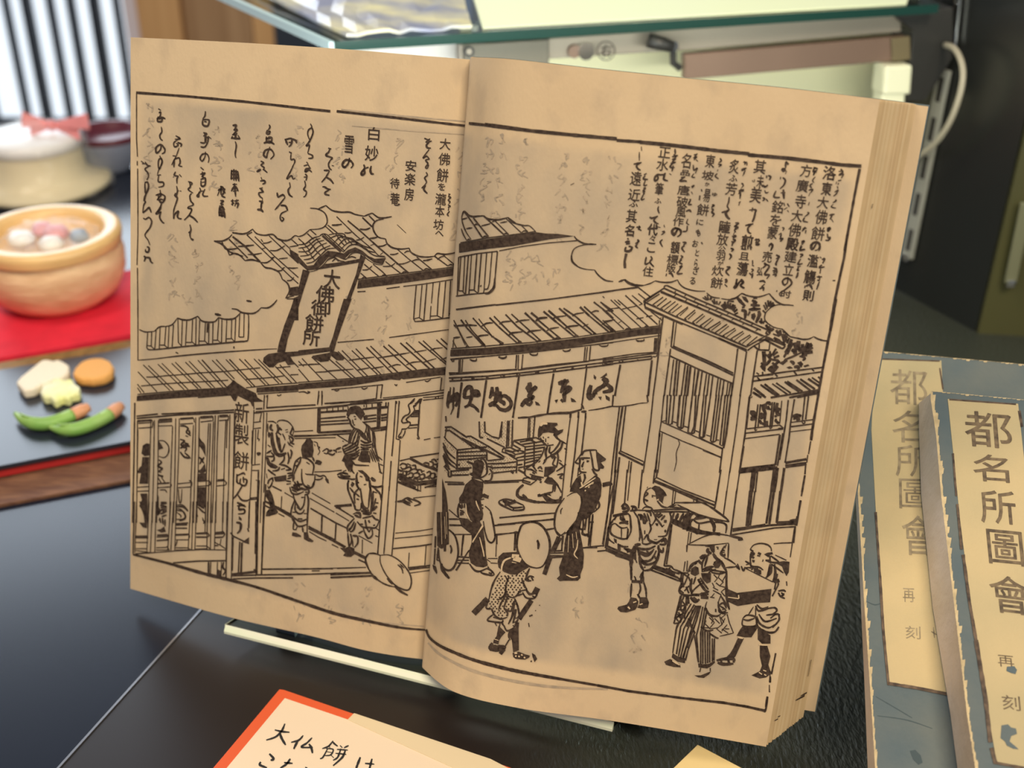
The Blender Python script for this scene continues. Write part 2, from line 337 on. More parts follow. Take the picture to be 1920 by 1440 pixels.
# extend into the gutter: the left leaf runs on behind, the right leaves roll back to meet it
gl = TL[-1] + (TL[-1] - TL[-2]).normalized() * 1.6 + e2 * 0.5
TL.append(gl)
r0 = TR[0]
TRx = [gl - e1 * 0.25 - e2 * 0.1, r0 + e2 * 1.05 + e1 * 0.05, r0 + e2 * 0.45 - e1 * 0.05] + TR
def page_grid(P, nv=14, sh=0.0, ext=0.0, lo=0.0, hi=1.0, wob=0.0):
    C = catmull(P, 10); V = []; n = len(C)
    for j in range(nv + 1):
        v = lo + (hi - lo) * j / nv
        for i, p in enumerate(C):
            V.append(c2w(p + e2 * sh + R2 * (LH * v)))
    Fc = [(j * n + i, j * n + i + 1, (j + 1) * n + i + 1, (j + 1) * n + i) for j in range(nv) for i in range(n - 1)]
    return V, Fc, n
def solid(P, t0, t1, extra_r=0.0, extra_l=0.0, lo=0.0, hi=1.0, flip=1, nv=2):
    """leaf bundle following the page profile between depths t0 and t1 behind it"""
    C = catmull(P, 6)
    if extra_r: C = C + [C[-1] + (C[-1] - C[-2]).normalized() * extra_r]
    if extra_l: C = [C[0] + (C[0] - C[1]).normalized() * extra_l] + C
    n = len(C); V = []
    for t in (t0, t1):
        for j in range(nv + 1):
            for p in C: V.append(c2w(p + e2 * t + R2 * (LH * (lo + (hi - lo) * j / nv))))
    m = n * (nv + 1); Fc = []
    for j in range(nv):
        for i in range(n - 1):
            a = j * n + i; Fc += [(a, a + 1, a + n + 1, a + n), (m + a, m + a + n, m + a + n + 1, m + a + 1)]
    for i in range(n - 1): Fc += [(i, m + i, m + i + 1, i + 1), (nv * n + i, nv * n + i + 1, m + nv * n + i + 1, m + nv * n + i)]
    for j in range(nv): a = j * n; Fc += [(a, a + n, m + a + n, m + a), (a + n - 1, m + a + n - 1, m + a + 2 * n - 1, a + 2 * n - 1)]
    return V, Fc
base = c2w(TL[-1] + R2 * LH)
bk = thing('open_book', 'old open woodblock-printed book with a tan double page standing on a clear ledge', 'book', base)
lv, lf, ln = page_grid(TL); rv, rf, rn = page_grid(TRx)
# thin sheets with real thickness
def sheet(V, Fc, name, m, label, n):
    o = mk(name, V, Fc, m, bk, smooth=True, label=label, recalc=False); uv = o.data.uv_layers.new(name='page'); nr = len(V) // n
    for l in o.data.loops: uv.data[l.index].uv = ((l.vertex_index % n) / (n - 1), (l.vertex_index // n) / (nr - 1))
    return o
lpage = sheet(lv, lf, 'page', m_paperL, 'left page with poem, signboard and shop front', ln)
rpage = sheet(rv, rf, 'page', m_paperR, 'right page with text columns, shop curtain and passers-by', rn)
bvL = BVHTree.FromPolygons(lv, lf); bvR = BVHTree.FromPolygons(rv, rf)
mk('leaf_bundle', *solid(TL, 0.06, 0.26, extra_l=-0.0), m_edge, bk, smooth=False, label='few leaves behind the left page')
mk('cover', *solid(TL, 0.30, 0.42, hi=0.995, lo=0.005), m_blue_dk, bk, label='indigo front cover behind the left page')
NB = 30; TRb = TRx[2:]
for k in range(NB):
    t0 = 0.05 + k * 0.065; er = 0.012 + 0.064 * k + random.uniform(-.02, .03)
    hi = 1.0 + random.uniform(-.0006, .0012) - (0.0007 * k)
    mk('leaf_bundle', *solid(TRb, t0, t0 + 0.060, extra_r=er, lo=random.uniform(0, .002), hi=hi), random.choice(m_edges), bk)
mk('endleaf', *solid(TRb, 2.03, 2.08, extra_r=2.35, lo=0.002, hi=0.968), m_paper, bk, label='pinkish paper lining of the back cover')
mk('cover', *solid(TRb, 2.10, 2.25, extra_r=2.42, lo=0.0, hi=0.968), m_blue, bk, label='indigo back cover')
# ---------------------------------------------------------------- ink
INK = r'''@240 160 6
4.5s 95 80 700 125 1300 180 1920 250/2s 100 80 100 600 110 800/2s 108 850 108 900/2s 112 935 115 1440
2.5 345 262 375 280/2.5 350 310 370 300 365 345 330 375/3 325 375 380 360 425 375/3 345 350 335 400 380 405 385 370 350 380
2.5 378 465 385 520 362 560 370 600 395 620/3 375 665 370 720 325 760 320 700 370 665 415 710 415 750 385 770
2.5 360 790 385 850 360 940 345 900 350 840 375 820 390 870 350 950 335 1000/2.5 330 1010 375 1005/2.5 350 1010 345 1080 400 1090 400 1130 345 1145
3 365 1175 370 1215/3 315 1235 380 1220 330 1290/2.5 345 1230 350 1300/3 380 1220 420 1250 400 1310 365 1310 370 1280 410 1290/3 380 1330 360 1400 325 1430
2.5 540 565 590 600 530 605/2.5 575 600 520 645 530 690 570 670 545 650/2.5 560 640 605 660 595 690/2 580 700 545 800/2.5 505 790 550 795/2.5 545 800 495 895/3 525 830 520 920/2.5 530 830 580 815 590 870 575 900 615 912
2.5 540 970 525 1010 575 1020/2.5 570 1020 555 1050 555 1105/2 520 1025 510 1035/2.5 580 1000 605 1028/2.5 550 1130 560 1190 545 1250 560 1270/2 555 1200 575 1180/2 585 1185 605 1190
2.5 680 1080 725 1100 700 1130/2.5 695 1090 705 1140 680 1170 735 1210/2.5 720 1215 700 1240 710 1300 740 1340 680 1365/2.5 685 1365 680 1380 720 1390 705 1440
2.5 875 290 870 340 850 370/3 850 365 845 440 900 455 915 390 850 385/3 860 405 890 410/2.5 850 530 890 545 850 570/2.5 865 535 870 640 815 640/3 870 580 905 590 900 630/2.5 820 690 870 690 910 620/2 905 570 940 600/2 880 560 885 650
2.5 875 745 870 800 840 850 815 820 840 775 890 770 915 820 905 870/3 820 920 855 950/2.5 815 1000 870 985 830 1030/2.5 840 970 850 1060/3 820 1060 870 1040 870 1120 830 1130 825 1070/2.5 835 1090 870 1085/2.5 810 1150 820 1190 780 1240 800 1250 805 1200 850 1185/2.5 870 1165 845 1220 860 1245 905 1245
3 1040 1135 1070 1150 1020 1175/3.5 1015 1180 1100 1165/3 1050 1130 1050 1230/3 1030 1190 1010 1240/3 1080 1150 1085 1200 1060 1240 1100 1260/3 1070 1190 1100 1210
3.5 1180 450 1220 450 1205 490/3.5 1190 500 1230 500 1190 550/3 1175 555 1235 540/4 1210 520 1215 590/3.5 1170 590 1265 600/3 1240 560 1265 600/3 1165 600 1180 570/2.5 1210 630 1222 680 1210 770 1218 815
3 1160 960 1245 970/3 1160 1000 1250 1005/3 1155 1045 1250 1040/3 1170 950 1165 1060/3 1195 940 1195 1070/3 1220 950 1220 1075/3 1240 970 1250 1080/3 1180 1115 1230 1110/3 1200 1100 1215 1250/3 1200 1130 1165 1190/3 1215 1130 1245 1190/2.5 1185 1190 1235 1180
3 1160 1300 1195 1295/3 1180 1280 1180 1350/3 1165 1340 1200 1320/3 1200 1300 1250 1290/3 1225 1280 1230 1310/3 1220 1310 1205 1360/3 1220 1330 1245 1330 1230 1380
2.5 1590 440 1600 470 1575 510/2.5 1565 530 1600 515 1590 545 1560 540 1570 500/3.5 1550 600 1615 590/3 1560 575 1560 650/3 1580 580 1620 590 1610 640 1560 640/3.5 1530 650 1590 630 1650 662
3 1600 690 1570 770 1560 810 1530 780 1550 730 1610 720 1645 780 1605 830/2.5 1495 850 1530 870 1500 895 1535 925 1520 950/3.5 1450 970 1500 945/3.5 1530 945 1570 980/2.5 1500 1030 1510 1060/3 1490 1075 1535 1070 1545 1095 1515 1110
3 1480 1160 1520 1150/3 1490 1155 1530 1200/2.5 1530 1200 1475 1210 1490 1250 1520 1270/2.5 1515 1275 1515 1300/3 1475 1300 1515 1310 1500 1340/3 1505 1310 1500 1400/3.5 1455 1395 1500 1400 1525 1425
4 1765 610 1810 600/3.5 1775 610 1800 670/3 1800 600 1845 600 1840 660 1810 690/3 1810 640 1850 640/3 1850 600 1890 620 1900 650/3 1815 745 1845 765/2.5 1840 750 1835 830 1870 830 1880 860 1850 920/2.5 1870 880 1840 950 1790 1050 1840 1015 1860 1050 1885 1040
3 1820 1090 1830 1140/3 1830 1140 1805 1180 1820 1230 1855 1255/3 1680 1205 1690 1260/3 1690 1260 1745 1230 1770 1260/2.5 1770 1260 1700 1350 1655 1400/3 1720 1350 1775 1355 1800 1410
2.5 150 850 185 875/2.5 160 880 210 880/2.5 195 860 225 900 260 905/2.5 235 910 195 940 225 980 235 1020 215 1065/3 190 1095 225 1090 235 1150 205 1215 195 1150 195 1100/3 205 1215 180 1300
@560 200 6
4.5s 0 12 360 50/4.5s 430 50 1060 120 1500 170 1915 218
3 1415 355 1460 370/3 1480 360 1430 400/3 1430 400 1500 385/3 1470 400 1440 430 1450 460 1490 465/2.5 1470 480 1400 575 1440 555 1475 590/2.5 1475 590 1430 600 1455 640 1430 680 1450 690 1465 650
2.5 1435 735 1450 770 1420 800 1440 850 1400 900/3 1385 915 1430 880/3 1430 885 1410 930 1450 975
2.5 1685 980 1710 985/2.5 1700 980 1690 1010 1710 1020 1685 1050 1705 1070 1690 1090/2.5 1680 1100 1705 1120 1680 1130/3 1690 1130 1685 1170/2.5 1700 1175 1675 1210 1690 1230
g 1650 420 130 135 大/g 1640 590 140 150 佛/g 1620 770 140 165 餅/g 1610 900 85 85 を/g 1600 1040 130 140 瀧/g 1590 1175 110 135 本/g 1575 1325 120 125 坊/g 1585 1425 100 60 へ
g 1265 665 130 130 安/g 1255 815 130 145 楽/g 1245 985 110 150 房/g 1085 860 110 125 待/g 1085 1040 110 150 菴/4s 1128 1095 1138 1105
g 850 305 135 160 白/g 825 525 160 185 妙/3.5 735 650 745 690 710 740 715 765 745 750 745 700 790 680/3.5 820 665 810 710 820 750 850 755
g 570 425 115 215 雪/3.5 575 575 560 640 520 680 495 650 530 600 590 610 615 655 590 690
3 335 465 370 475/3 355 470 340 510 310 545 380 575 360 600/2.5 375 580 340 640 350 690 375 710/2 375 660 400 665/3 285 715 350 715/2.5 350 720 310 790 260 850/3 310 790 360 820 395 865/3 270 900 300 900/3 285 895 330 925/3 325 920 365 930/3 350 930 300 965 310 985 350 995
2.5 135 190 150 230 115 260 105 310 125 370/3 150 230 165 290 130 380 90 440 125 430 105 520/2.5 105 525 155 545 155 575 110 580/3 90 620 110 640/3 60 665 110 650/3 110 650 130 690/3 140 690 85 700 80 730 120 710 150 735/2.5 75 755 95 780 85 830/3 60 790 95 790/2.5 70 830 80 890 60 930 90 955 80 1000 55 1015
@240 360 6
2s 115 0 115 480 105 820/2s 110 850 115 1440
2.5 215 0 190 90 200 110 180 150 170 230/3 170 235 210 200 240 175 255 200 265 230/2.5 175 290 200 305 240 285 270 330 250 400 195 480 230 540 250 595/3 215 615 240 625 235 670 205 670 200 640/3 180 720 200 735 185 780/3 200 735 245 740 260 780 285 800
3 385 130 350 200 320 245 380 220/3 375 220 360 280 385 330 412 350/2.5 540 10 530 40 560 70 520 200 515 300/3 520 300 530 250 570 215 560 270 575 295 608 300
2.5 680 180 720 195 690 260 635 315/3 690 260 740 290 788 340/2.5 700 365 712 420 700 480 715 530/3 685 460 700 440/5 715 525 740 540
3 1040 95 1075 100 1050 130 1080 140/4 1050 150 1090 200/4 1030 180 1080 170/4 1040 150 1030 270/4 1060 190 1060 280/4 1080 200 1095 290/3 1030 230 1095 230/3.5 1030 260 1100 270
2.5 1790 210 1730 240 1715 290 1735 325 1755 300 1730 280
2.5 970 550 1060 550 1130 520 1175 475/2.5 1175 455 1210 460 1290 470 1350 455 1405 415/2.5 1405 415 1450 465 1540 485 1630 475 1690 525 1770 545 1830 530 1880 490 1920 500
2.5 970 550 1050 580 1115 640 1145 710/2.5 1145 710 1200 690 1260 710 1320 770/2.5 1320 770 1400 760 1490 785/2.5 1490 785 1545 845 1620 860 1700 900 1740 980/2.5 1740 980 1800 1030 1820 1110 1775 1195
2.5 1060 560 1110 640 1250 630/2 1120 650 1170 680 1300 720
2.5s 1140 530 1350 740/3.5s 1180 500 1310 600 1490 785/2s 1340 480 1560 690 1820 940 1920 1030/2s 1430 500 1650 720 1920 960/2.5 1500 530 1520 560/2s 1590 490 1750 640 1830 720 1920 800/2s 1710 530 1830 640/2s 1840 530 1920 600/2s 1340 480 1400 450
2.5 1240 610 1330 605 1420 595/2 1350 700 1430 700 1510 685/2 1500 790 1570 790 1650 730/2 1520 575 1570 570 1620 550/2 1600 655 1680 655 1770 600/2 1700 750 1800 740/2 1800 850 1860 855 1915 850/2 1680 885 1730 880 1760 845/2 1820 615 1920 600/2 1510 640 1550 625/2 1610 740 1650 730/2 1740 855 1770 845/2 1790 995 1840 990 1870 955
f 1820 640 1920 700 1920 790 1830 720/f 1820 1075 1920 1060 1920 1160 1815 1165/2s 1780 1190 1870 1165/2s 1790 1200 1870 1200/f 1870 1190 1920 1170 1920 1440 1800 1440/3 1335 1220 1395 1230/4 980 1370 1050 1385
2.5 1170 1310 1230 1320 1290 1355 1400 1365 1460 1340 1500 1300/2.5 1500 1300 1580 1300 1640 1260 1680 1210
@560 380 6
2 130 60 220 70 300 120 325 210 290 270 220 295 130 300/2.5 220 70 310 30/2.5 310 30 380 85 480 105 575 105 640 130 740 150/2.5 740 150 830 115/2.5 830 115 900 165 960 170 1050 155/2.5 960 180 880 200 840 250 850 320 900 385 980 405/2.5 980 405 1000 460 1060 505 1150 520 1245 510/2.5 1245 510 1270 560 1350 600 1450 610 1530 600/2.5 1530 600 1565 570 1640 580 1720 570 1800 550/2 130 300 60 360 0 380
2s 430 155 640 360/2s 640 360 830 520/3s 555 200 700 320 900 500 1100 670 1240 790/3s 720 165 830 270/2.5s 795 145 860 210
2.5 375 250 430 250 490 240/2.5 690 295 760 300 810 280/2 520 335 560 340 600 330/2 650 420 700 410 740 385/2.5 800 400 850 395 890 385/2 810 480 850 465/2 890 490 950 485 1000 460
2s 740 690 870 800 910 830/2s 840 690 940 770 1000 830/2s 980 660 1080 740 1160 800/2s 1110 520 1250 640 1410 765/2s 1330 610 1500 750/2.5s 1530 600 1680 710/2s 1630 590 1770 710/2s 700 790 770 850
2 1030 580 1080 580 1125 565/2 950 715 1040 710 1090 675/2 1100 690 1180 685 1260 655/2.5 1400 650 1450 645 1505 630/2 1560 640 1600 610 1640 600/2 720 755 780 750 830 710/2 1190 565 1220 545 1250 545/2 920 585 950 560/2 1270 660 1320 640 1360 640/2 715 850 740 835 765 855/2 935 830 960 810 990 825/2 1160 795 1190 775 1220 790/2 1410 755 1440 740 1480 750/2 1680 710 1710 695 1750 705
f 675 870 1000 830 1400 775 1785 725 1790 810 1500 855 1000 925 660 965/2s 670 860 1785 715/2s 990 965 1140 945/2s 1180 940 1400 915 1780 855/2s 665 1000 755 995
2.5s 1325 925 1310 1100 1295 1310/2s 1390 925 1375 1100 1360 1290/2.5s 1445 900 1425 1130 1410 1320/2s 1515 895 1495 1130/2s 1490 1160 1480 1310/2.5s 1590 885 1570 1080 1560 1270/2.5s 1655 880 1640 1080 1620 1300/2s 1710 875 1700 1050 1690 1280/2.5s 1295 1300 1310 1335 1400 1330 1600 1305 1745 1285/2s 1300 1305 1355 1290 1410 1325/2s 1485 1275 1560 1270 1620 1300/2s 1690 1250 1740 1245
f 700 580 755 620 600 1050 470 1440 415 1440 540 1090 650 800/f 215 745 290 690 500 665 690 630 680 670 400 720 220 750/f 50 750 130 770 60 980 0 1180 0 960
f 0 600 100 710 170 700 230 620 330 540 420 550 510 570 560 530 640 500 720 540 790 600 860 630 985 620 950 695 850 670 770 610 700 560 640 550 580 570 530 620 520 630 430 590 340 610 280 680 210 750 100 760 0 670
2 320 650 400 615 460 650 520 660/2 380 660 420 630 450 660/2 560 620 600 605 650 620/1.5 130 775 210 755 290 690 350 620 430 600 530 635 590 580 650 560 720 580 770 630 860 685 945 700
4s 270 370 480 550/2s 290 355 510 555/2s 320 355 520 540/2 240 370 280 350 320 355/2 340 360 430 345 510 350 540 390 600 400 640 430 720 480 830 520 900 590 970 600/2 350 400 440 365 500 370/2 400 450 470 385 550 390 600 420/2 440 490 520 410 600 410 650 440/2 480 520 560 450 640 440 720 500 790 540 870 560/2 510 550 580 480 660 470 740 510 850 590 980 610
2s 420 350 450 390/2s 470 360 500 400/2s 540 390 570 430/2s 510 400 540 450/2s 440 390 480 430/2s 570 430 610 470/2s 640 430 660 470/2s 690 460 720 500/2s 480 440 520 480/2s 740 500 780 530/2s 600 410 630 440
2 0 470 80 460 160 400 240 375/2 0 510 100 490 190 420 250 400/2 0 550 110 540 200 450 290 420/2 20 600 130 580 230 490 320 450/2 60 640 150 620 250 530 360 480/2 90 680 170 660 260 580 330 520 420 510
2s 50 450 90 490/2s 110 430 150 470/2s 90 490 130 540/2s 150 470 190 520/2s 40 500 70 545/2s 70 545 110 590/2s 180 520 220 560/2s 200 400 240 450/2s 240 450 280 490/2s 140 590 180 640/2s 270 490 310 530/2s 110 540 150 580/2s 220 560 260 600
2s 130 300 200 360/2s 100 345 170 410/2s 300 260 400 350/2s 330 250 440 340/2s 0 400 80 470/1s 1110 245 1210 340
b 378 860 200 230 大/b 300 1030 220 210 佛/b 250 1185 230 190 御/b 180 1355 220 210 餅
@240 560 6 745
2s 115 0 115 690
2 130 345 200 372 300 365/2 300 365 360 315 430 310/2 430 310 500 290 560 215/2.5 560 215 620 235 700 235 790 195/2.5 790 195 830 245 900 262 980 255 1020 210/2.5 1020 210 1100 230 1200 220 1270 155
2s 225 375 215 550/2s 270 370 265 530/2s 320 345 305 565/2s 365 320 355 560/2s 430 310 415 520/2s 465 310 455 550/2s 515 290 500 540/2s 565 220 570 490 610 535/2s 615 235 605 535/2s 665 235 650 530/2s 730 230 720 480 765 520/2s 770 215 765 520/2s 810 240 800 515/2s 875 265 865 470 905 510/2s 915 265 910 510/2s 960 260 955 505/2s 1025 215 1010 460 1050 500/2s 1060 235 1055 495/2s 1115 235 1105 490/2s 1170 235 1165 440 1205 485/2s 1215 220 1205 480/2s 1260 170 1250 430/2s 1310 170 1305 430/3s 900 275 895 380
2.5 215 545 245 572 400 562 700 530 1000 505 1250 482 1330 475 1355 440 1360 200 1345 175/2s 220 525 260 530 300 565/2s 360 520 410 520 450 550/2s 655 490 720 490/2s 805 475 865 475/2s 960 465 1010 465/2s 1110 450 1165 447/2s 1255 430 1305 430/3 540 600 570 615/4 1195 535 1195 560
2 110 690 300 675 600 640 1000 605 1500 570 1680 562
2s 115 820 330 1045/2s 110 960 185 1055/2s 110 1000 150 1060/2s 175 742 475 1030/2s 232 750 520 1030/2s 340 735 635 1020/2s 385 725 680 1020/2s 495 725 790 1010/2s 535 712 825 1005/2s 650 712 940 1000/2s 690 700 980 1000/2s 790 690 1075 1000/2.5s 835 685 1110 990/2s 950 690 1180 920/2s 995 682 1200 900/2s 1105 682 1400 990/2.5s 1145 680 1430 985/2s 1255 675 1550 970/2s 1315 682 1590 970/2s 1420 675 1700 950/2s 1470 680 1740 950/2s 1660 760 1850 950/2s 1710 740 1900 945/2s 1800 650 1920 770
2s 210 880 310 878 420 865 640 850 840 830 1080 818 1250 800 1490 775/2s 150 980 420 955 620 942 870 930 1130 915/2s 1330 905 1480 895 1640 882 1760 865/2s 1680 775 1830 760/2s 1830 855 1920 850
f 105 1090 500 1050 1100 1005 1180 1000 1190 1075 500 1120 100 1150/f 1450 1000 1920 965 1920 1030 1450 1055/2s 105 1160 600 1125 1170 1080/2s 110 1075 500 1040 1100 1000/2s 1330 1000 1700 960 1920 945/2s 1460 1070 1920 1040
f 1100 1000 1160 950 1190 910 1230 945 1330 1010 1440 1060 1460 1110 1530 1155 1410 1160 1415 1215 1395 1200 1380 1160 1300 1120 1240 1090 1215 1150 1190 1145 1170 1110 1150 1080
f 1870 0 1920 0 1920 130 1860 280 1800 450 1770 600 1680 600 1700 500 1760 300 1830 120/f 1580 620 1680 605 1770 600 1920 590 1920 640 1830 650 1880 735 1800 745 1770 700 1690 720 1640 770 1590 770 1520 710 1530 660
2 180 1165 205 1185 240 1180/2 500 1140 530 1155 550 1140/2 750 1130 780 1140 805 1120/2 1035 1110 1055 1125 1080 1105/2 1680 1080 1700 1090 1730 1075
3s 340 1155 345 1310/2s 355 1150 360 1310/2s 905 1120 925 1280/2s 945 1110 950 1270/2.5s 120 1310 600 1290 1215 1245/2s 100 1365 500 1330 1210 1290
2s 1225 1140 1215 1440/2s 1415 1160 1405 1440/2s 1240 1115 1390 1170/2s 1430 1160 1425 1230 1515 1235 1520 1170/2s 1540 1090 1535 1240/2s 1565 1085 1560 1240/2s 1570 1225 1700 1215 1920 1190/2.5s 1420 1250 1700 1245 1920 1210/2s 1420 1275 1920 1240/2s 1510 1280 1510 1440/2s 1560 1280 1550 1440
g 1300 1250 160 230 新
@560 560 6 757
f 0 580 345 545 360 590 0 640/f 510 0 600 0 480 330 430 480 400 590 360 610 340 560 390 420 450 200/f 160 640 330 610 400 590 440 600 520 670 500 690 430 690 370 640 340 700 250 710 150 660
b 145 440 200 190 所
2s 440 490 850 455/2s 1020 435 1400 385 1730 340
2s 0 790 120 930/2s 40 670 280 920/2s 150 655 440 910/2s 0 700 60 760/2s 345 675 600 895/2s 420 700 640 890/2s 445 590 740 880/2s 490 580 780 870/2s 600 580 890 850/2s 645 560 940 860/2.5s 765 545 1060 840/2.5s 810 530 1120 830/2.5s 955 530 1220 770 1290 820/2.5s 1010 515 1330 800/3s 1145 495 1480 790/2.5s 1210 490 1530 780/2.5s 1350 480 1700 770/2.5s 1400 470 1690 740/2.5s 1550 460 1710 600/2.5s 1600 445 1715 550
2 0 745 180 735 250 735/2 190 825 300 820 360 810 620 790/2 570 690 720 670 855 655/2 660 800 720 790 800 775/2 890 665 1080 635 1250 605/2 820 785 960 760/2 1010 770 1100 740 1150 745/2 1210 745 1280 715 1380 705/2 1300 600 1440 575/2 1480 580 1530 560 1620 550/2 1400 715 1550 670/2 1590 695 1640 670 1700 655
f 0 955 600 905 1000 855 1400 800 1695 780 1695 850 1400 880 1180 905 1160 895 1140 915 1040 905 600 975 0 1020/2s 0 940 600 895 1000 845 1400 795 1695 770
2s 370 1020 700 990 950 965/2s 1210 940 1600 880/2s 270 1190 600 1160 880 1120/2s 950 1115 1200 1090 1600 1030 1670 1020/2.5s 0 1240 600 1180 1000 1130 1400 1085 1670 1050/2s 0 1210 215 1190
2.5s 230 1035 215 1195/2.5s 265 1035 265 1190/2.5s 890 975 875 1130/2.5s 945 965 925 1120/2.5s 1610 885 1595 1030/2s 1660 880 1645 1020/2 400 1020 430 1035 460 1020/2 710 1000 740 1015 780 995/2 1080 960 1100 975 1110 960/2 1420 920 1450 930 1490 905/2 0 1050 60 1045 100 1060 130 1050 100 1040
7s 232 1230 220 1440/3s 250 1270 540 1255/2s 250 1245 540 1220/2s 250 1355 540 1330/2s 250 1385 560 1355/2s 250 1420 580 1395/7s 905 1170 890 1440/3s 710 1230 1000 1215/2s 720 1330 1000 1300/2s 730 1355 1000 1320/2s 730 1390 1000 1360
2s 320 1240 320 1270/2s 380 1235 380 1265/2s 445 1230 445 1262/2s 510 1225 510 1255/2s 770 1195 770 1230/2s 820 1190 820 1228/2s 860 1185 860 1225/2s 940 1180 940 1220/2s 980 1175 980 1218
2s 1010 1165 990 1440/2s 1105 1150 1090 1440/2s 1135 1150 1115 1440/2s 1400 1110 1540 1100 1680 1080/2s 1400 1140 1670 1110/3s 1540 1100 1545 1130/2s 1570 1095 1575 1125
2.5 1310 1120 1280 1150 1240 1200 1250 1260 1220 1310 1170 1370 1190 1395 1240 1390/2 1390 1120 1370 1180 1360 1300 1350 1440/3 1380 1120 1350 1160 1290 1190/2.5 1300 1270 1360 1265/2.5 1280 1300 1355 1295/2 1270 1320 1350 1320/5s 1250 1420 1345 1415
f 580 1215 660 1205 720 1240 740 1280 700 1350 690 1310 660 1290 620 1275 590 1300 550 1330 540 1290 560 1250/f 720 1310 770 1310 770 1345 730 1345/2 560 1330 575 1380 610 1430 640 1420/2 580 1340 600 1335/2 620 1330 640 1335/2 690 1350 720 1400 800 1440
@230 740 6
3s 140 90 130 740 115 1440/2s 170 290 160 1440/3s 160 265 600 228 1260 195/3s 160 240 400 215/3s 440 215 800 200 1260 170/2s 1270 170 1265 560 1250 1000 1235 1440/2s 1260 205 1240 1300
4s 170 295 330 285/2s 180 320 330 310/2s 180 375 330 365/2s 330 280 345 310 335 370/5s 410 285 560 275/2s 410 310 560 300/2s 410 350 560 345/4s 650 270 800 260/2s 650 330 795 320/2s 805 265 810 310/5s 875 255 1015 245/2s 880 305 1010 290/2s 1020 240 1020 295/5s 1090 240 1190 235/2s 1090 290 1190 280/2s 1195 235 1190 290
2s 320 290 315 520 300 1000 290 1440/2s 360 285 350 900 335 1440/2s 405 285 400 900 385 1440/2s 175 390 165 1000/2s 565 350 545 900 530 1440/2s 600 265 590 900 575 1440/2s 640 265 635 600 615 1100 600 1440/2s 800 340 775 900 760 1440/2s 825 255 820 600 800 1440/2s 865 250 860 600 835 1440/2s 970 320 945 900 935 1440/2s 990 320 975 900 960 1440/2s 1025 300 1005 900 990 1440/2s 1045 230 1030 900 1010 1440/2s 1080 230 1065 600 1050 1440/2s 1165 290 1150 600 1130 1440/2s 1210 220 1195 1000 1180 1440/2s 1180 290 1170 600
f 230 570 270 545 305 550 305 680 250 690 215 660/2 235 580 300 640/f 225 700 300 700 290 1000 190 1000 210 880 165 880 190 820 215 800/2s 250 720 250 990/2s 275 700 270 990
f 405 510 440 560 460 600 400 620/2 410 515 470 520 520 580 515 660 470 705 410 690/3 410 730 440 760 400 800 450 830 410 860 440 870/4s 400 900 460 920/2 400 930 430 980 440 1000/2 440 930 490 1000
2s 170 1040 300 1030/2s 170 1085 300 1080/3s 390 1000 530 990/2s 390 1045 530 1035/2 540 990 550 1020 530 1040/2s 625 1000 770 985/2s 625 1045 770 1035/2 750 960 780 985 780 1030/2s 840 975 980 965/2s 840 1030 975 1020/2 980 965 990 1000 970 1025/2s 1060 970 1150 965/4s 1070 960 1150 955/2s 1060 1025 1160 1015/2 1150 965 1170 990 1160 1015
3 650 350 700 350 740 380 720 420 770 460/5 750 400 760 440/3 650 500 700 520 660 560 720 600 700 640/4 680 560 760 580/3 700 540 740 560 690 600/3 650 640 700 700 770 710/3 700 650 760 700/2 720 690 740 720/4 650 600 700 580/3 710 460 740 470
f 862 470 900 530 935 640 940 700 900 620 862 570/2 870 510 920 560 930 660/3 860 700 890 730 870 780/3 920 700 900 740 920 770/f 850 850 880 840 930 770 940 860 900 890 850 870/f 845 890 940 880 940 965 840 975/f 840 1040 940 1040 930 1270 880 1260 835 1240
f 200 1110 280 1110 290 1440 250 1440 240 1350 210 1280 190 1250 220 1180/f 390 1100 410 1150 405 1290 430 1330 400 1360 385 1340/2 420 1070 480 1070 500 1100/3 430 1210 500 1210/3 425 1245 500 1255/3 410 1300 500 1280/3 430 1340 500 1310/3 440 1370 500 1350/3 410 1400 440 1440
2 630 1060 640 1200 660 1200 670 1060/2 610 1240 680 1240 740 1300/2 610 1280 660 1290 710 1350 700 1400 640 1420/2 610 1320 660 1360 650 1380/3 850 1260 900 1310 930 1330/3 860 1240 920 1280/2 830 1320 850 1370/2 900 1380 920 1420
2s 1480 170 1460 700 1440 1100 1420 1420/3 1475 205 1590 190/2s 1565 200 1545 300/2s 1590 200 1575 700 1550 1440/2s 1625 200 1610 700 1590 1100/2s 1480 310 1560 300/2s 1480 380 1560 370/3s 1465 400 1455 780/2s 1500 390 1490 780/2s 1530 390 1520 500/2 1515 490 1540 500 1530 520/4 1510 660 1545 660 1520 680/2s 1460 790 1550 780/2s 1460 850 1540 850/3s 1530 860 1520 1440/2s 1440 1160 1530 1150/3s 1440 1175 1530 1170/2s 1470 5 1480 160
g 1345 200 170 250 新/g 1345 445 170 250 製/g 1340 740 180 220 餅/3 1290 890 1290 980 1320 1000/3 1290 910 1360 880 1380 900/3 1330 940 1325 1000 1380 1020 1400 960 1350 940/3 1360 920 1365 990/3 1350 1020 1290 1120 1240 1175/3 1290 1110 1340 1180 1400 1190 1440 1170/4 1300 1210 1340 1230/3 1290 1250 1380 1240/3 1330 1220 1310 1280 1370 1290 1370 1330 1320 1340/4 1310 1390 1340 1410
@230 940 6
3s 135 0 120 590/2s 160 0 140 580/5 118 595 500 690 900 805 1200 880 1500 960 1920 1095
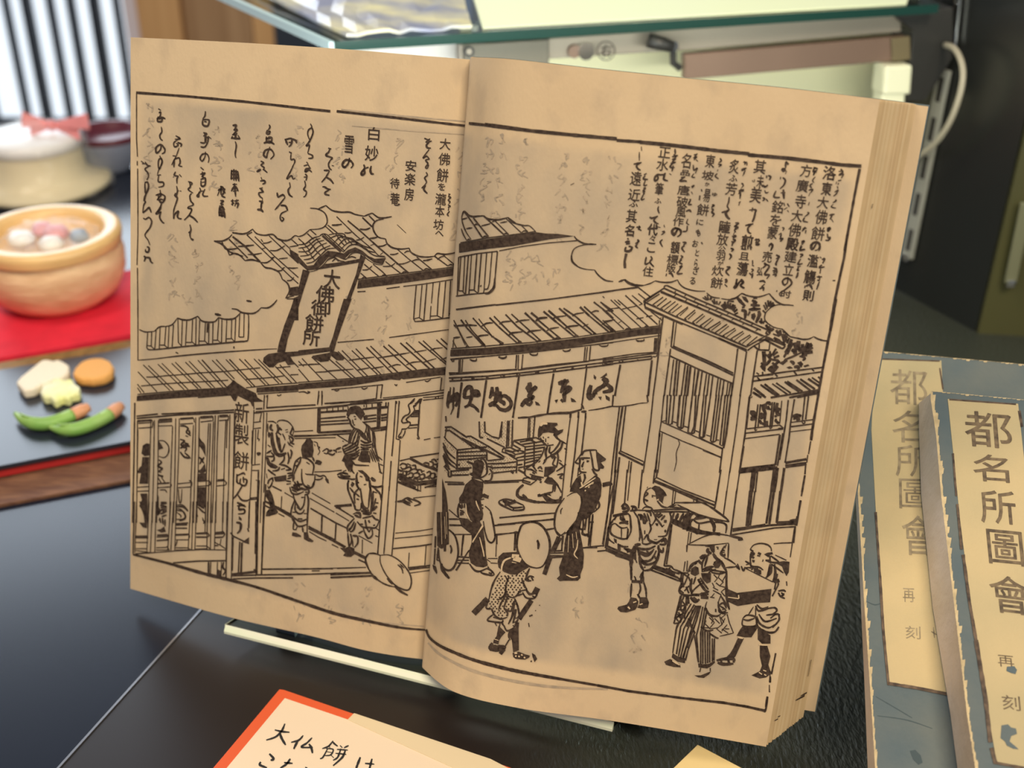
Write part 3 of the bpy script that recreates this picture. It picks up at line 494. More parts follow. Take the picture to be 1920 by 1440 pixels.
2s 300 0 275 560/2s 340 0 315 570/2s 380 0 365 570/2s 545 0 510 550/2s 575 0 545 550/2s 605 0 590 550/2s 770 0 740 540/2s 795 0 780 540/2s 835 0 815 540/2s 935 0 930 350/2s 960 0 950 540/2s 1000 0 990 540/2s 1050 0 1035 540/2s 1130 0 1125 350/2s 1190 0 1175 540/3s 1180 0 1165 860/2s 1240 0 1225 880
f 190 0 270 0 280 120 260 190 240 160/f 190 235 280 240 275 300 230 290/5s 150 395 290 395/2s 140 410 290 410/2s 145 460 290 460/2s 150 530 280 530/2s 150 550 290 570/2s 150 585 320 572/f 385 0 410 0 410 60 440 110 400 150/3s 430 30 500 20/3s 430 70 500 60/3s 450 110 500 100/3 420 180 430 240/3 450 180 460 260/3 480 200 480 280/f 385 320 430 310 470 280 490 340 440 350/4s 390 380 510 375/2s 385 400 510 395/3s 385 440 510 430/2s 380 520 500 515/2s 380 545 530 545/2 510 375 520 400 500 430/2s 500 500 530 550
3 610 60 680 60 740 110/3 610 100 680 110 710 170 680 200 610 200/3s 600 250 740 240/3s 600 265 730 260/3s 600 300 730 300/4s 600 375 740 370/2s 600 430 740 430/2 740 360 755 390 740 430/2s 600 520 730 520/2s 600 545 770 545/2s 730 520 770 540/2 620 430 600 500
4s 830 360 960 355/3s 830 400 960 400/2s 830 500 950 500/2s 820 535 960 530/2 960 350 975 380 960 400/2s 950 500 990 535/2 830 150 850 170/2 900 200 920 230 910 250/3s 1040 350 1140 340/3s 1040 365 1140 360/3s 1040 405 1130 400/2 1140 340 1150 370 1130 400/2s 1040 460 1100 490 1160 530/2s 1110 420 1100 480/3s 1040 495 1080 495
2s 150 590 600 555 900 540 1170 545/3s 570 690 850 670 1165 665/4s 970 680 970 820/2s 995 680 990 820/2s 1070 680 1065 830/f 1070 760 1110 780 1105 840 1060 830/2s 1115 680 1110 840/3 1140 680 1130 740 1160 780 1130 830
4 1290 10 1390 60/3 1320 20 1310 90 1370 90 1370 130 1300 140/4 1310 170 1340 200/4 1280 235 1330 250 1325 320 1290 360/3s 1215 350 1250 390 1330 430 1420 470/f 1350 455 1425 400 1425 480/3s 1430 0 1420 300/4 1410 300 1420 340/3s 1320 450 1305 800/4s 1345 460 1335 800/5s 1510 0 1500 590/3s 1590 0 1565 820/3s 1510 600 1500 800/2s 1525 0 1515 820/3s 1245 400 1235 780
5s 1225 820 1500 790/3s 1225 835 1550 825 1920 820/3s 1240 870 1500 860 1920 858/2s 1575 760 1920 755/3s 1480 760 1500 800
f 1655 0 1700 0 1740 100 1690 90/3 1620 150 1650 100 1730 110 1730 130 1640 160/2s 1600 0 1900 160/2s 1750 60 1920 170
@480 740 8
2s 130 0 120 220/2s 180 0 165 200/3s 0 210 100 205/3s 160 195 500 170 900 150/2.5s 0 255 400 230 900 195 1500 140 1900 110/3s 1030 130 1500 100 1900 75/2s 950 0 925 150/2s 1000 0 990 160
2s 580 550 860 535/3s 580 625 900 610 1420 580/2s 570 610 1200 600/2s 1220 600 1380 700/2s 580 655 1200 640
2 180 400 260 400 310 430/2 320 420 340 390 400 380 480 400 540 460 570 530 555 600/3 555 470 540 530 520 580 560 620/2 550 600 580 640/2 440 530 480 520/2 450 560 490 555/2 400 580 430 640 440 680/4 330 560 380 600/5 350 490 390 530/4 320 440 340 520 310 580/4 240 440 220 500 260 540/4 200 560 200 640/7 240 560 250 700 290 850 340 900 400 900 460 870/3 310 600 330 720 360 840/3 300 570 350 700 380 830/3 350 640 380 860 440 730/2 180 430 180 560/3 490 610 560 660 540 720 580 740/2 500 640 520 700 500 760/2 480 700 500 740 560 780/3 510 620 500 660
3 160 880 240 830/3 160 920 270 920 230 860/3 480 860 500 960 480 1040/3 430 900 420 980 350 1050/3 520 820 540 870 520 960/3 280 930 270 980 230 1000/f 150 930 190 940 220 1010 300 1050 340 1080 300 1110 220 1090 170 1040/3 370 1050 440 1060 540 1120/3 360 1080 330 1130 250 1140/3 380 1120 440 1100/3 180 1120 230 1160 300 1210/5 250 1240 260 1300/f 270 1230 350 1220 460 1200 460 1290 350 1300 290 1300/3 180 1340 200 1280 260 1240/3 190 1400 230 1360 250 1300/3 470 1180 560 1170/3 480 1220 560 1200/3 470 1260 540 1240/4 460 1290 530 1300/3 460 1340 530 1330/3 450 1130 540 1120/2 160 1180 170 1250/3 180 750 220 780
f 740 700 760 660 820 655 860 700 860 780 870 830 850 940 700 940 680 830 690 760/2 870 700 920 720 930 770 960 790 940 800 960 850 930 900/2 880 740 890 770/4 900 990 950 1000 990 1020/4 890 1030 960 990/4 910 1020 980 1040
3 680 930 600 1000 570 1100 540 1240/3 690 940 780 960 860 1030 870 1100 850 1190/3 850 930 880 1000/3 680 940 660 1010 620 1080 570 1200/3 690 1110 690 1250 720 1350 790 1390 850 1380 880 1300 890 1200/2.5 740 1180 780 1200/2.5 760 1190 890 1200/3 760 1010 810 1040/3 770 1350 810 1370/2.5 890 1190 960 1220 1020 1210 1060 1240/2.5 890 1270 960 1270 1010 1240/f 1050 1230 1090 1270 1100 1330 1070 1320 1040 1270/4 570 1200 560 1300/4 580 1300 620 1400 560 1380/4 620 1290 660 1390/4 560 1380 640 1440/4 650 1400 760 1420/3 880 1290 840 1400/3 600 1000 640 1000/3 590 1060 640 1060
f 1360 300 1370 240 1420 180 1500 160 1560 175 1610 230 1640 290 1600 340 1580 380 1540 340 1490 280 1420 290 1390 340/f 1610 320 1670 300 1680 350 1620 360/3 1370 330 1410 380 1430 450 1480 500 1520 510/3 1520 510 1580 550 1660 630/3 1470 320 1500 330/3 1480 365 1510 360/2 1450 370 1460 420 1470 440/3 1465 450 1490 450/2 1600 400 1660 460 1650 540 1620 600/3 1640 430 1700 480 1770 570 1790 700
f 925 205 975 195 975 550 1440 520 1430 560 940 580 915 560
3 1480 500 1420 600 1390 740/2.5 1520 540 1480 640 1440 760/2.5 1500 520 1450 600 1410 740/2.5 1540 570 1530 640 1480 780/3 1510 520 1580 600 1650 680/4 1540 530 1620 620 1700 700/2 1560 610 1540 700 1500 850/2 1660 540 1680 640 1660 680/4 1690 480 1700 600 1720 700/2.5 1750 540 1760 640 1760 740/3 1790 640 1790 800 1850 1000/3 1390 720 1440 720/3 1300 780 1390 740/3 1320 820 1440 760 1540 680/3 1330 850 1440 800 1540 740/3 1350 880 1460 840 1550 780/3 1370 900 1480 880 1560 820/3 1390 920 1480 910 1560 860/3 1410 940 1480 950 1550 900/3 1300 790 1340 880 1420 960 1500 960
3 1570 680 1650 720 1740 700/3 1570 740 1650 760 1750 740/3 1570 780 1640 800 1740 780/3 1570 820 1700 820/f 1580 840 1690 840 1700 1010 1600 1010 1530 980 1560 900/2.5 1700 840 1760 1000/2.5 1720 820 1800 1010/2.5 1740 800 1830 1000/2.5 1700 900 1710 1020/3 1750 720 1760 800/2.5 1800 900 1900 980
f 1330 900 1400 950 1470 1000 1400 1160 1340 1060 1330 1010 1290 990/2.5 1470 1010 1500 1050 1700 1060/2.5 1460 1000 1440 1120 1480 1180/3 1450 1060 1420 1160/3 1280 790 1200 820/2.5 1000 850 1060 810 1090 830 1070 880 1020 870/3 1070 870 1150 900 1190 870/4 1080 850 1150 830/3 1160 830 1200 840 1210 870/2 1230 860 1290 850
3 1220 1200 1290 1170 1380 1180/3 1230 1220 1300 1250 1440 1260/5 1270 1190 1320 1230 1420 1220/3 1310 1150 1360 1130/3 1300 1170 1390 1190/2s 880 1155 1100 1150 1290 1130
f 1530 1130 1600 1130 1660 1180 1710 1240 1710 1300 1650 1290 1640 1240 1610 1190 1560 1160/3 1530 1160 1510 1220 1520 1290 1510 1350 1570 1440/3 1560 1220 1600 1230/5 1530 1310 1530 1330/3 1620 1350 1660 1340/5 1730 1240 1760 1270 1800 1290/3 1700 1300 1720 1440/3 1720 1360 1800 1390 1890 1360/3 1400 1280 1380 1340 1390 1440/4 1430 1340 1450 1380/4 1440 1310 1480 1340/3 1420 1270 1510 1260/2.5 1840 1010 1860 1120 1880 1180/3 1860 1040 1910 1060/4 1850 1150 1900 1180
@640 740 8
2.5s 820 90 800 400 780 700 760 920/2.5s 870 90 850 400 825 660 880 670/2.5s 750 990 735 1200 720 1440/2.5s 710 110 690 400 660 750 640 1100 615 1440/2.5s 885 680 870 900 850 1200 830 1440/2s 345 150 345 180
2.5 1100 80 1060 120 1010 150 1030 240 1010 290 950 320 910 380 930 420 1030 410 1020 470 960 520/2.5 1080 170 1100 230 1050 300 980 360 990 390 1030 410/2.5 1200 70 1180 120 1170 300 1160 450 1150 600 1170 650 1150 660 1140 640/3 1180 60 1110 160 1080 160/3s 1090 240 1170 235/4s 1080 265 1170 262/3s 1070 295 1170 290/3s 1040 325 1170 318/f 1030 445 1150 435 1155 460 1010 470/2s 1000 500 1140 490/2 910 510 900 560 860 620 870 650/2 960 530 950 580 910 650/3s 910 515 970 510/f 870 620 910 620 900 660 870 650/2s 1240 675 1340 655/2s 1390 645 1540 625
2.5s 880 990 1030 955/3s 1030 940 1500 870/5s 1030 950 1200 1040 1490 1150/3 1230 1040 1260 1020 1310 1030 1310 1070/3 1320 1000 1370 1010 1380 1060 1340 1080/3 1350 980 1400 970 1430 1010/3 1430 970 1490 960/3 1390 1040 1440 1050 1430 1100/3 1440 1030 1490 1020/3 1450 1110 1490 1100/3 1380 1080 1440 1130
3 880 1060 920 1030 980 1050 970 1100 920 1110 890 1080/3 980 1100 1030 1080 1050 1120 1010 1150 970 1140/3 990 1030 1050 1060/3 1060 1060 1110 1060 1120 1110/3 930 1140 980 1160 970 1210 930 1200 930 1150/3 860 1120 900 1140 930 1130/3 870 1180 920 1200 900 1230/3 1000 1200 1040 1170 1080 1190 1060 1240 1010 1230/3 1060 1120 1110 1110 1150 1140 1120 1180/3 1090 1180 1150 1170 1180 1210 1140 1240 1090 1230/3 1150 1120 1200 1130 1210 1170/3 1190 1200 1240 1190 1250 1240 1210 1260 1180 1240/3 1200 1150 1250 1140/3 1080 1260 1140 1260 1150 1300/3 1160 1260 1220 1280/3 1280 1170 1330 1150 1340 1200 1290 1230/3 1340 1180 1400 1180 1400 1240 1350 1250 1330 1210/3 1260 1240 1310 1240 1320 1270/3 1420 1230 1470 1220/3 1400 1190 1400 1250
3s 860 1190 1150 1310 1490 1265/3s 860 1215 1150 1340 1480 1290/2.5s 855 1240 1150 1355 1470 1305/3s 850 1310 1150 1430/2s 1150 1350 1150 1440/2s 1190 1350 1190 1430/4s 900 1290 1120 1390/3 930 1320 1100 1390/3s 1250 1390 1460 1330/2s 1250 1350 1460 1315
@480 900 8
2s 0 0 30 0 10 700 0 1440/3s 50 0 20 700 15 1400/3s 150 60 115 700 85 1410/3s 0 1420 800 1410 1200 1395 1710 1385 1760 1420/3s 100 1335 1160 1325/2s 1220 1325 1650 1305/2s 840 1360 960 1358/4 0 260 30 270
f 140 150 210 140 250 220 280 330 290 430 220 430 190 310 140 220/f 200 430 300 440 320 490 290 510 200 540 150 540 160 480/2 240 60 200 130/2 180 80 190 130
3s 250 90 390 160/2s 430 185 560 260/2s 390 240 380 430/3s 130 310 200 340/3s 130 375 220 420/4s 290 390 540 520/2s 300 420 540 560/2s 340 500 430 545
3 510 100 540 190 620 210 720 170/4 530 100 640 140 700 110/3 540 140 620 180/5 560 80 700 60/3 700 40 750 100 820 120 870 60/3 720 150 790 140 790 200 730 220/3 740 180 780 180/3 560 200 580 290 640 400 670 440 720 370 740 230/3 590 290 540 420 525 510/3 760 200 790 300 775 560 770 780/3 600 320 590 440 640 500 700 490 730 440/3 680 260 730 255/4 620 400 660 440/3 550 480 600 480/3 720 500 770 500/5 550 530 570 620/3 540 530 640 610 700 610 770 580/3 570 590 620 680 690 690 770 660/4 630 580 700 580/3 570 620 560 740/3 620 700 600 750/3 700 700 710 780/f 550 780 610 790 680 830 680 850 600 850 540 830/f 720 780 780 780 800 860 870 910 850 930 790 920 720 880/3 560 740 610 740
2s 840 190 1120 350/3s 1180 380 1470 560/2s 810 270 1180 480/2s 1200 490 1400 610/3s 820 420 1200 640 1370 720/3s 995 520 985 780/3s 1205 650 1190 900/3s 790 690 1000 800 1350 1000/4s 790 720 900 770 1150 900 1340 1010/2s 800 770 950 860 1060 910/2s 1140 960 1240 1010/6s 920 770 1190 910
5s 1200 390 1440 370/3 1200 410 1280 420
3 1390 0 1380 120 1420 240 1480 380 1500 440 1570 440 1580 340/3 1500 0 1530 100 1560 120/3 1570 120 1600 340 1640 410 1690 420/3 1550 120 1480 210 1490 350/3 1410 110 1480 200/3 1500 200 1560 250/3 1710 0 1720 100 1700 300 1690 410/3 1720 100 1740 300 1720 480/3 1760 100 1860 200 1880 300/3 1720 80 1780 100 1890 100/3 1760 160 1750 440/3 1760 170 1820 190/3 1800 270 1770 400/5 1820 390 1720 470/4 1580 370 1640 450 1700 450/4 1500 490 1560 500 1570 570/4 1480 520 1560 560/5 1580 460 1720 490/3 1600 500 1700 510 1740 480/3 1460 510 1520 480/3 1600 570 1740 540/4 1510 280 1550 290/4 1500 20 1550 40/5 1430 60 1470 80/4 1800 340 1840 340/4 1760 490 1810 500/4 1570 660 1610 660/5 1690 600 1710 640/4 1760 680 1790 670
3 1480 570 1380 690 1380 780/3 1480 620 1440 700 1390 760/3 1500 640 1470 740 1420 780/3 1520 620 1600 700 1700 710 1800 710 1850 610/3 1740 520 1790 580 1850 600/3 1640 590 1660 700 1700 780/3 1610 710 1640 800 1690 870 1750 820 1740 720/3 1700 780 1730 720/3 1380 790 1390 900 1400 1000/3 1420 800 1440 900 1410 990/4 1450 830 1530 840/3 1530 840 1530 940 1480 1010/3 1440 860 1460 1000/3 1540 800 1610 760/2s 1540 830 1750 945/2s 1600 890 1595 1100/2s 1800 720 1850 750/2s 1790 830 1840 850/3 1400 720 1420 780
f 1260 1010 1340 1020 1400 990 1480 1020 1480 1110 1430 1150 1370 1150 1310 1130 1340 1090/3s 1480 1070 1640 1150/3s 1480 1095 1650 1180/3s 1540 1190 1650 1240
2.5s 1900 120 1870 500 1830 1100/2.5 1700 1100 1660 1150 1650 1200 1700 1345/2.5 1700 1100 1760 1095 1850 1115
@620 880 6
2.5s 750 150 730 500 690 965/2.5s 660 190 630 600 600 950/2.5s 590 180 560 550 530 945/2.5s 740 350 730 370
f 750 350 790 345 810 370 750 370/3 800 350 860 320 900 330 1010 370/3 820 370 900 405/3 930 330 1010 380 940 410/3 850 320 920 370/3 830 340 880 390/2s 930 320 1210 290/4 780 350 900 380
2s 730 715 1000 690 1180 660/2s 720 775 940 755 1160 730/3s 700 890 1000 860 1160 835/2s 1075 850 1060 1075/2s 885 935 875 1100/3s 870 1105 1150 1075/5s 880 1115 1080 1095/2s 880 1130 1150 1095/2s 890 1165 1140 1130/2s 1000 1090 1130 1080
2.5 430 945 400 980 395 1040 430 1120 480 1190/2.5 430 945 500 945 560 965/2.5 560 960 560 1040 600 1140 660 1230 740 1310 840 1355 890 1340 910 1260 890 1170 820 1070 740 1000 650 960 560 965/2.5 470 1190 560 1260 640 1300 720 1320/5 640 1220 700 1290/2.5 755 1070 800 1110 815 1170/2 780 1060 830 1110/4 720 1310 790 1370 870 1415/6 470 1190 530 1240
2s 0 1110 400 1100/4s 0 1180 460 1160/4s 0 1215 470 1195/2 980 210 980 250/2 760 130 980 230 1020 240/2 980 180 1220 140/3 770 110 980 180/2 900 170 920 180/2 1060 200 1220 185
@480 1020 4.8
5 0 385 400 520 700 620 1000 690 1300 750 1540 772
@480 740 8
4s 975 262 1370 235/3s 975 355 1350 325/3s 975 405 1390 380/3s 975 450 1410 425/2s 975 205 1380 165/2s 1070 195 1070 245/2s 1155 190 1155 240/2s 1235 182 1235 235/2s 1310 175 1310 230/2s 1385 170 1385 225/2s 1660 140 1660 190/2s 1745 135 1745 185/f 1820 130 1885 130 1865 520 1812 520/4s 1600 215 1820 192/3s 1650 320 1810 300/3s 1620 370 1810 348/3s 1620 410 1810 390/6s 1740 512 1820 500
@640 740 8
5s 600 190 700 183/4s 600 305 690 292/4s 600 350 690 337/3s 600 385 690 372/8s 590 512 680 495/2s 480 545 680 522/3s 675 110 670 180/2 20 690 40 700
%%RIGHT
@1160 260 8
6s -30 22 335 46/7s 320 50 700 85 1100 130 1500 180 1960 224
2 340 115 345 180/2 310 200 310 330/3 225 380 345 355/3 340 355 270 400 290 450 330 470
g 260 595 180 230 遠/g 235 840 190 190 近/g 225 970 140 110 ふ/g 195 1160 170 210 其/g 165 1370 150 160 名
g 690 205 190 170 正/g 660 390 190 200 水/3.5 580 535 590 600 550 630 540 590 580 540 640 540 690 530/3.5 700 510 680 570 680 610 740 630/g 610 750 130 200 筆/g 590 930 110 80 ふ/2.5 600 1010 590 1060 610 1120/3 465 1170 500 1190 590 1160/3 580 1160 530 1220 560 1260 600 1275/g 510 1370 150 170 代
g 1015 330 150 240 名/g 1000 510 150 90 品/3 935 580 1000 570/3 990 575 920 630 1000 630 1020 645/g 975 770 190 160 唐/g 955 945 180 170 破/g 935 1100 160 160 風/g 895 1240 170 150 作/3.5 890 1345 850 1410 820 1420 800 1380 850 1340 920 1370 930 1430
g 1375 335 150 210 東/g 1340 550 190 150 坡/g 1330 680 70 60 か/3 1240 755 1250 790/4 1220 850 1210 920/g 1325 850 110 210 昜/g 1265 1065 190 190 餅/g 1220 1250 110 90 に/g 1190 1395 70 70 も
g 1735 415 160 230 炙/g 1720 590 130 100 ふ/g 1690 755 180 200 芳/2.5 1660 870 1650 950 1630 1010 1660 1060/3 1545 1105 1640 1080/4 1660 1060 1610 1110 1630 1170 1670 1205/g 1595 1320 180 190 陸
3 845 150 850 230/3 800 270 890 250/4 830 230 860 290/3 800 310 850 300 800 350/3 780 370 860 350/3 830 350 770 420 840 430/3 820 400 800 490/2 760 520 790 540/3 380 540 420 520/3 400 550 370 600 440 610/2.5 400 620 380 700 430 690/3 370 740 400 740 370 780 400 790/2 360 800 390 830/2.5 390 800 340 910 390 900
3 1130 240 1180 230/3 1180 220 1130 290 1170 270 1130 320/2 1160 310 1190 340/2.5 1120 390 1130 470 1180 440 1150 520/2 1130 520 1100 570 1150 580/2.5 1090 720 1130 700 1100 740/2 1050 820 1060 850/2 1090 790 1110 830/3 1060 910 1090 910/3 1080 920 1050 980 1100 985/3 1010 1090 1060 1070 1090 1100/2 1040 1200 1020 1260 1060 1290/2.5 1030 1300 1020 1380 960 1390
2.5 1520 290 1540 330 1500 360/2.5 1490 380 1540 390 1500 420/2 1490 460 1480 490/2.5 1480 520 1450 560 1500 600/g 1440 835 80 60 ゆ/3 1400 990 1430 1000 1390 1030/3 1390 1050 1420 1060 1400 1100 1430 1130 1400 1170
3 1880 340 1920 370/2.5 1840 480 1910 450/2 1900 480 1860 560/2 1850 660 1870 700 1840 740/3 1800 780 1880 760/3 1840 750 1800 830/2.5 1830 800 1820 900/3 1800 960 1830 940/2.5 1820 950 1800 1000/3 1750 1260 1800 1265 1750 1310 1790 1330 1740 1370 1760 1400/2 1740 1400 1720 1440
3 265 1330 320 1320/3 320 1310 300 1370/3 290 1340 340 1375/2 590 1320 630 1330/2 680 1290 690 1330/2 650 1390 690 1380
@1390 290 8
7s 100 0 700 50 1200 110 1500 150 1800 170/5s 1775 210 1700 600 1610 1100 1550 1440
b 1325 275 210 220 洛/b 1280 510 160 210 東/g 1225 715 180 190 大/g 1200 935 190 230 佛/g 1150 1180 210 220 餅/3.5 1140 1310 1080 1400 1050 1410 1050 1350 1110 1310 1170 1330 1180 1400 1160 1440
g 970 240 180 200 方/g 915 465 190 200 廣/g 890 700 170 220 寺/g 835 915 180 190 大/g 800 1130 200 220 佛/g 765 1340 200 200 殿
5 665 100 710 145/3 665 110 665 200/4 665 210 620 215 630 240 670 230/2 680 240 660 290/2.5 590 330 585 370/3 620 340 660 380 640 450 580 510/3 520 540 490 630 580 640/3 590 570 660 565/4 630 520 640 660/g 545 780 180 200 銘/g 515 985 180 190 を/g 470 1170 160 200 蒙/3 430 1330 410 1370/3 430 1340 470 1360 440 1440
g 280 180 190 220 其/2 165 380 180 410/2 200 370 195 410/g 285 400 110 200 未/g 220 600 180 260 美/3 120 830 170 820/3 170 790 160 850/3 170 820 220 830 200 880/3.5 210 870 190 950 165 1010/3 60 1060 180 1035/3 150 1050 100 1100 110 1160 150 1180/g 90 1300 190 200 煎
3 1460 250 1530 240/3 1490 210 1520 260 1470 300 1530 290 1500 350/3 1450 390 1500 380/2 1430 400 1420 440/2.5 1460 420 1450 450/2.5 1440 470 1450 510/2.5 1400 560 1450 530 1420 590 1380 620/2.5 1410 670 1420 690 1370 720/2 1380 740 1350 780 1420 800/3 1320 905 1400 890/3 1370 890 1330 970/2 1350 960 1380 1010/4 1300 1100 1330 1100 1300 1140 1300 1090/3 1290 1180 1300 1240 1330 1240 1310 1280 1260 1280
3 1080 190 1150 210/3 1100 190 1080 250 1140 230/3 1080 270 1130 260/3 1110 240 1080 310/2 1110 330 1070 380 1090 420/2.5 1070 430 1030 460 1060 500/2.5 1010 530 1070 520 1040 570/2 1030 570 1010 620/2.5 1020 710 1005 760/2.5 990 860 1010 880 950 930/2.5 950 940 930 990 1000 1010/3 920 1110 980 1100/3 960 1080 910 1150/3 970 1130 960 1180/3 900 1300 950 1290/3 930 1290 900 1330/2 900 1350 880 1420 950 1410
2.5 640 720 650 770/3 690 730 720 780/2.5 690 790 640 820/2 690 830 710 860/2 610 1090 640 1100 620 1140/2.5 560 1200 600 1170/2.5 600 1180 590 1250 630 1250/3 610 1260 600 1300/3 380 310 380 350/3 400 310 440 330 420 380/3 320 450 360 480 400 450/2 350 530 370 570 410 560/3 320 640 350 660 320 690/3 370 660 400 700
3 30 110 90 110/3 60 100 50 150/2.5 90 120 80 160/3 0 220 80 200/2 60 230 30 300/2.5 200 1280 270 1260/2.5 250 1260 220 1320 270 1340 240 1360/3 0 430 30 440/3 0 550 40 540
@1160 420 8
g 165 95 150 190 名/4 130 210 150 230/4 95 270 170 260/4 110 300 170 290/4 110 340 100 400 170 400 200 350 150 330/5s 115 440 90 560 95 660
g 510 80 170 190 代/g 510 210 90 100 々/g 490 350 130 160 こ/3 415 490 400 600 470 570/3 480 480 500 520 470 570 530 640/g 440 710 170 160 住
3.5 890 60 850 150 820 160 800 110 850 60 930 90 930 150 880 190/b 850 350 140 190 額/g 810 530 180 160 標/g 785 660 150 130 版/3 720 740 710 780/3 750 740 790 740 820 795
g 1200 130 60 110 も/g 1150 290 90 110 お/g 1180 430 60 100 と/g 1160 590 50 150 ら/g 1160 700 90 120 ざ/g 1110 850 90 110 る
g 1590 70 160 130 陸/g 1560 230 180 190 放/g 1550 370 120 90 公/g 1530 480 140 130 羽/g 1530 585 90 60 が/g 1490 700 190 160 炊/g 1470 880 190 180 餅
g 1890 290 80 200 且/g 1860 680 120 200 蕩/3 1780 820 1750 960 1830 840/3 1850 830 1870 870 1830 920 1880 965
3 270 40 330 50/3 310 20 300 80/3 300 60 340 100/3 280 230 300 260 250 290/3 290 280 260 330 290 360/2.5 650 110 690 120 640 160/2.5 660 230 625 270 660 340/3 960 270 1010 280 970 310/3 990 320 950 360 990 420/2.5 930 470 960 490 920 530/3 950 530 910 570 960 600/3 910 640 950 630 910 680/3 920 680 880 740 960 740
3 1730 30 1770 40 1740 80/3 1720 170 1760 180 1710 210/3 1710 230 1750 240 1710 290 1700 330/3 1680 360 1720 380 1690 410/3 1660 440 1690 480 1660 530/3 1620 640 1670 650 1610 710 1660 770/4 1600 820 1620 850 1600 880/3 1590 900 1630 940/3 1240 270 1260 300
3 0 865 90 830/4 90 830 150 880 250 915 370 920/2 370 920 470 890 550 850/2.5 550 850 650 870 780 870 885 835/2 885 835 920 900 1000 960 1150 1000 1300 1005/2 1320 1030 1400 1090 1520 1110/2 1540 1115 1650 1130 1760 1110 1850 1040 1920 1070
@1370 440 8
g 1275 175 130 140 の/b 1235 390 170 200 濫/b 1190 630 180 220 觴/3.5 1120 760 1110 800/3.5 1130 770 1190 750 1225 820/b 1165 910 170 170 則
b 930 145 190 190 殿/g 900 330 200 180 建/g 870 520 160 190 立/3 860 630 850 720 800 750 780 690 840 650 900 680 910 740 820 820 740 870 740 915/g 830 890 160 120 时
3 590 130 580 180/3 600 120 630 160 600 240/g 550 330 150 180 売/3 500 420 530 450 480 500/g 440 550 90 130 弘/3 500 440 580 470 510 590 580 600 540 660/3 430 700 490 690 520 720/3 510 740 460 780/3 430 810 490 790 490 840
g 250 110 170 240 煎/g 205 320 160 120 且/g 180 510 180 220 蕩/3.5 90 660 80 740 50 800 140 700 170 660/3.5 150 690 190 710 150 760 210 800
2.5 1340 330 1360 350/3 1370 370 1410 360 1380 430/3 1370 450 1330 490 1410 480/3 1350 510 1340 580/3 1290 630 1370 630/3 1320 610 1340 670/4 1300 680 1340 680/3 1330 700 1290 820/3 1060 100 1100 95 1070 150/3 1070 170 1040 230 1120 220/3 1040 290 1080 300 1040 340/3 1050 360 1010 440 1080 430/3 1000 480 1050 470/3 1020 490 1000 530 1030 530/3 1010 560 1000 610 980 650
3 680 300 730 330 680 360/3 720 350 680 430 690 460/3 640 490 690 520 630 540/3 640 570 690 540 690 580/3 630 600 680 590 670 630/3 330 380 330 440/3 320 450 350 470/2.5 310 510 340 530 310 560/4 280 570 310 600/3 330 570 320 650/2.5 370 60 430 80 400 120 380 150 410 150/3 20 20 60 30/3 10 100 50 110/3 0 200 40 220/3 730 60 780 60 740 100
5s 1750 0 1700 350 1640 620 1560 1000 1510 1300 1495 1440/3 1530 685 1570 685/4 685 840 700 845
2 0 960 80 940 165 875/2.5 165 875 250 910 350 930 420 930 500 910 580 880/2.5 580 880 620 930 690 1000 780 1045 860 1050 945 1060/2 780 1045 700 1050 620 1080 540 1150 515 1200 510 1260 540 1310 620 1370 700 1400 770 1410
5 100 940 150 1000 220 1070/f 165 920 230 930 270 1000 260 1020 200 980/5 210 1080 170 1090/6 160 1130 220 1150 215 1260/4 340 950 400 950/5 320 980 400 1020/6 350 1000 360 1080/5 300 1050 440 1060/5 270 1120 450 1110/5 290 1150 260 1210/6 420 1140 430 1200 380 1320/f 310 1190 360 1170 380 1220 350 1285 310 1250/5 330 1090 400 1130
3s 495 1050 530 1130/3s 520 1010 550 1110/4s 560 980 570 1080/4s 600 990 590 1080/4s 640 1010 600 1090/3s 660 1040 620 1080/3s 480 1130 520 1170/3s 30 1060 40 1130/4s 60 1050 50 1130/3s 100 1110 60 1150/3s 110 1165 60 1195/3s 0 1080 20 1110/4s 430 1290 470 1330/4s 460 1250 470 1330/4s 510 1290 480 1330/5s 530 1350 560 1400/4s 570 1370 570 1440/4s 610 1390 590 1440/4s 650 1410 610 1440
@1160 420 8
2s 1260 1100 1320 1140/3s 1290 1080 1340 1140/3s 1330 1060 1350 1140/3s 1390 1080 1370 1135/3s 1400 1110 1370 1135/3s 1400 1140 1440 1200/3s 1430 1120 1450 1200/3s 1470 1150 1480 1205/3s 1530 1160 1500 1210/4s 1540 1210 1600 1280/4s 1570 1190 1610 1275/4s 1590 1160 1620 1260/4s 1640 1160 1640 1260/4s 1680 1180 1660 1270/4s 1720 1200 1690 1280/4s 1760 1240 1710 1300/4s 1780 1280 1730 1320/3s 1640 1150 1730 1160/3s 1790 1330 1740 1350
@830 220 6
5s 300 65 500 85/7s 480 80 1000 150 1500 200 1960 240/2 1440 760 1480 740
@830 380 6
2.5 220 160 245 95 300 140 350 155 400 150 465 145/2.5 465 145 520 180 620 190 680 180 735 165/2 735 165 780 215 850 240 920 255 980 260 1050 325/2 220 160 230 230 270 330 325 410/3s 245 95 330 210 450 390/3s 350 170 520 380/3s 465 145 700 365/2s 590 200 745 355/2s 715 175 885 335/2s 740 165 840 240/2s 880 245 960 325/2 215 290 240 360 280 430/2 225 185 280 170/2 270 290 340 280/2 440 260 540 235/2 650 225 730 210/2 360 260 380 240 420 250/2 560 215 590 200 610 205/2 450 395 480 375 515 385/2 680 360 710 345 740 350/2 890 335 920 315 955 325/2 280 420 300 410 320 420
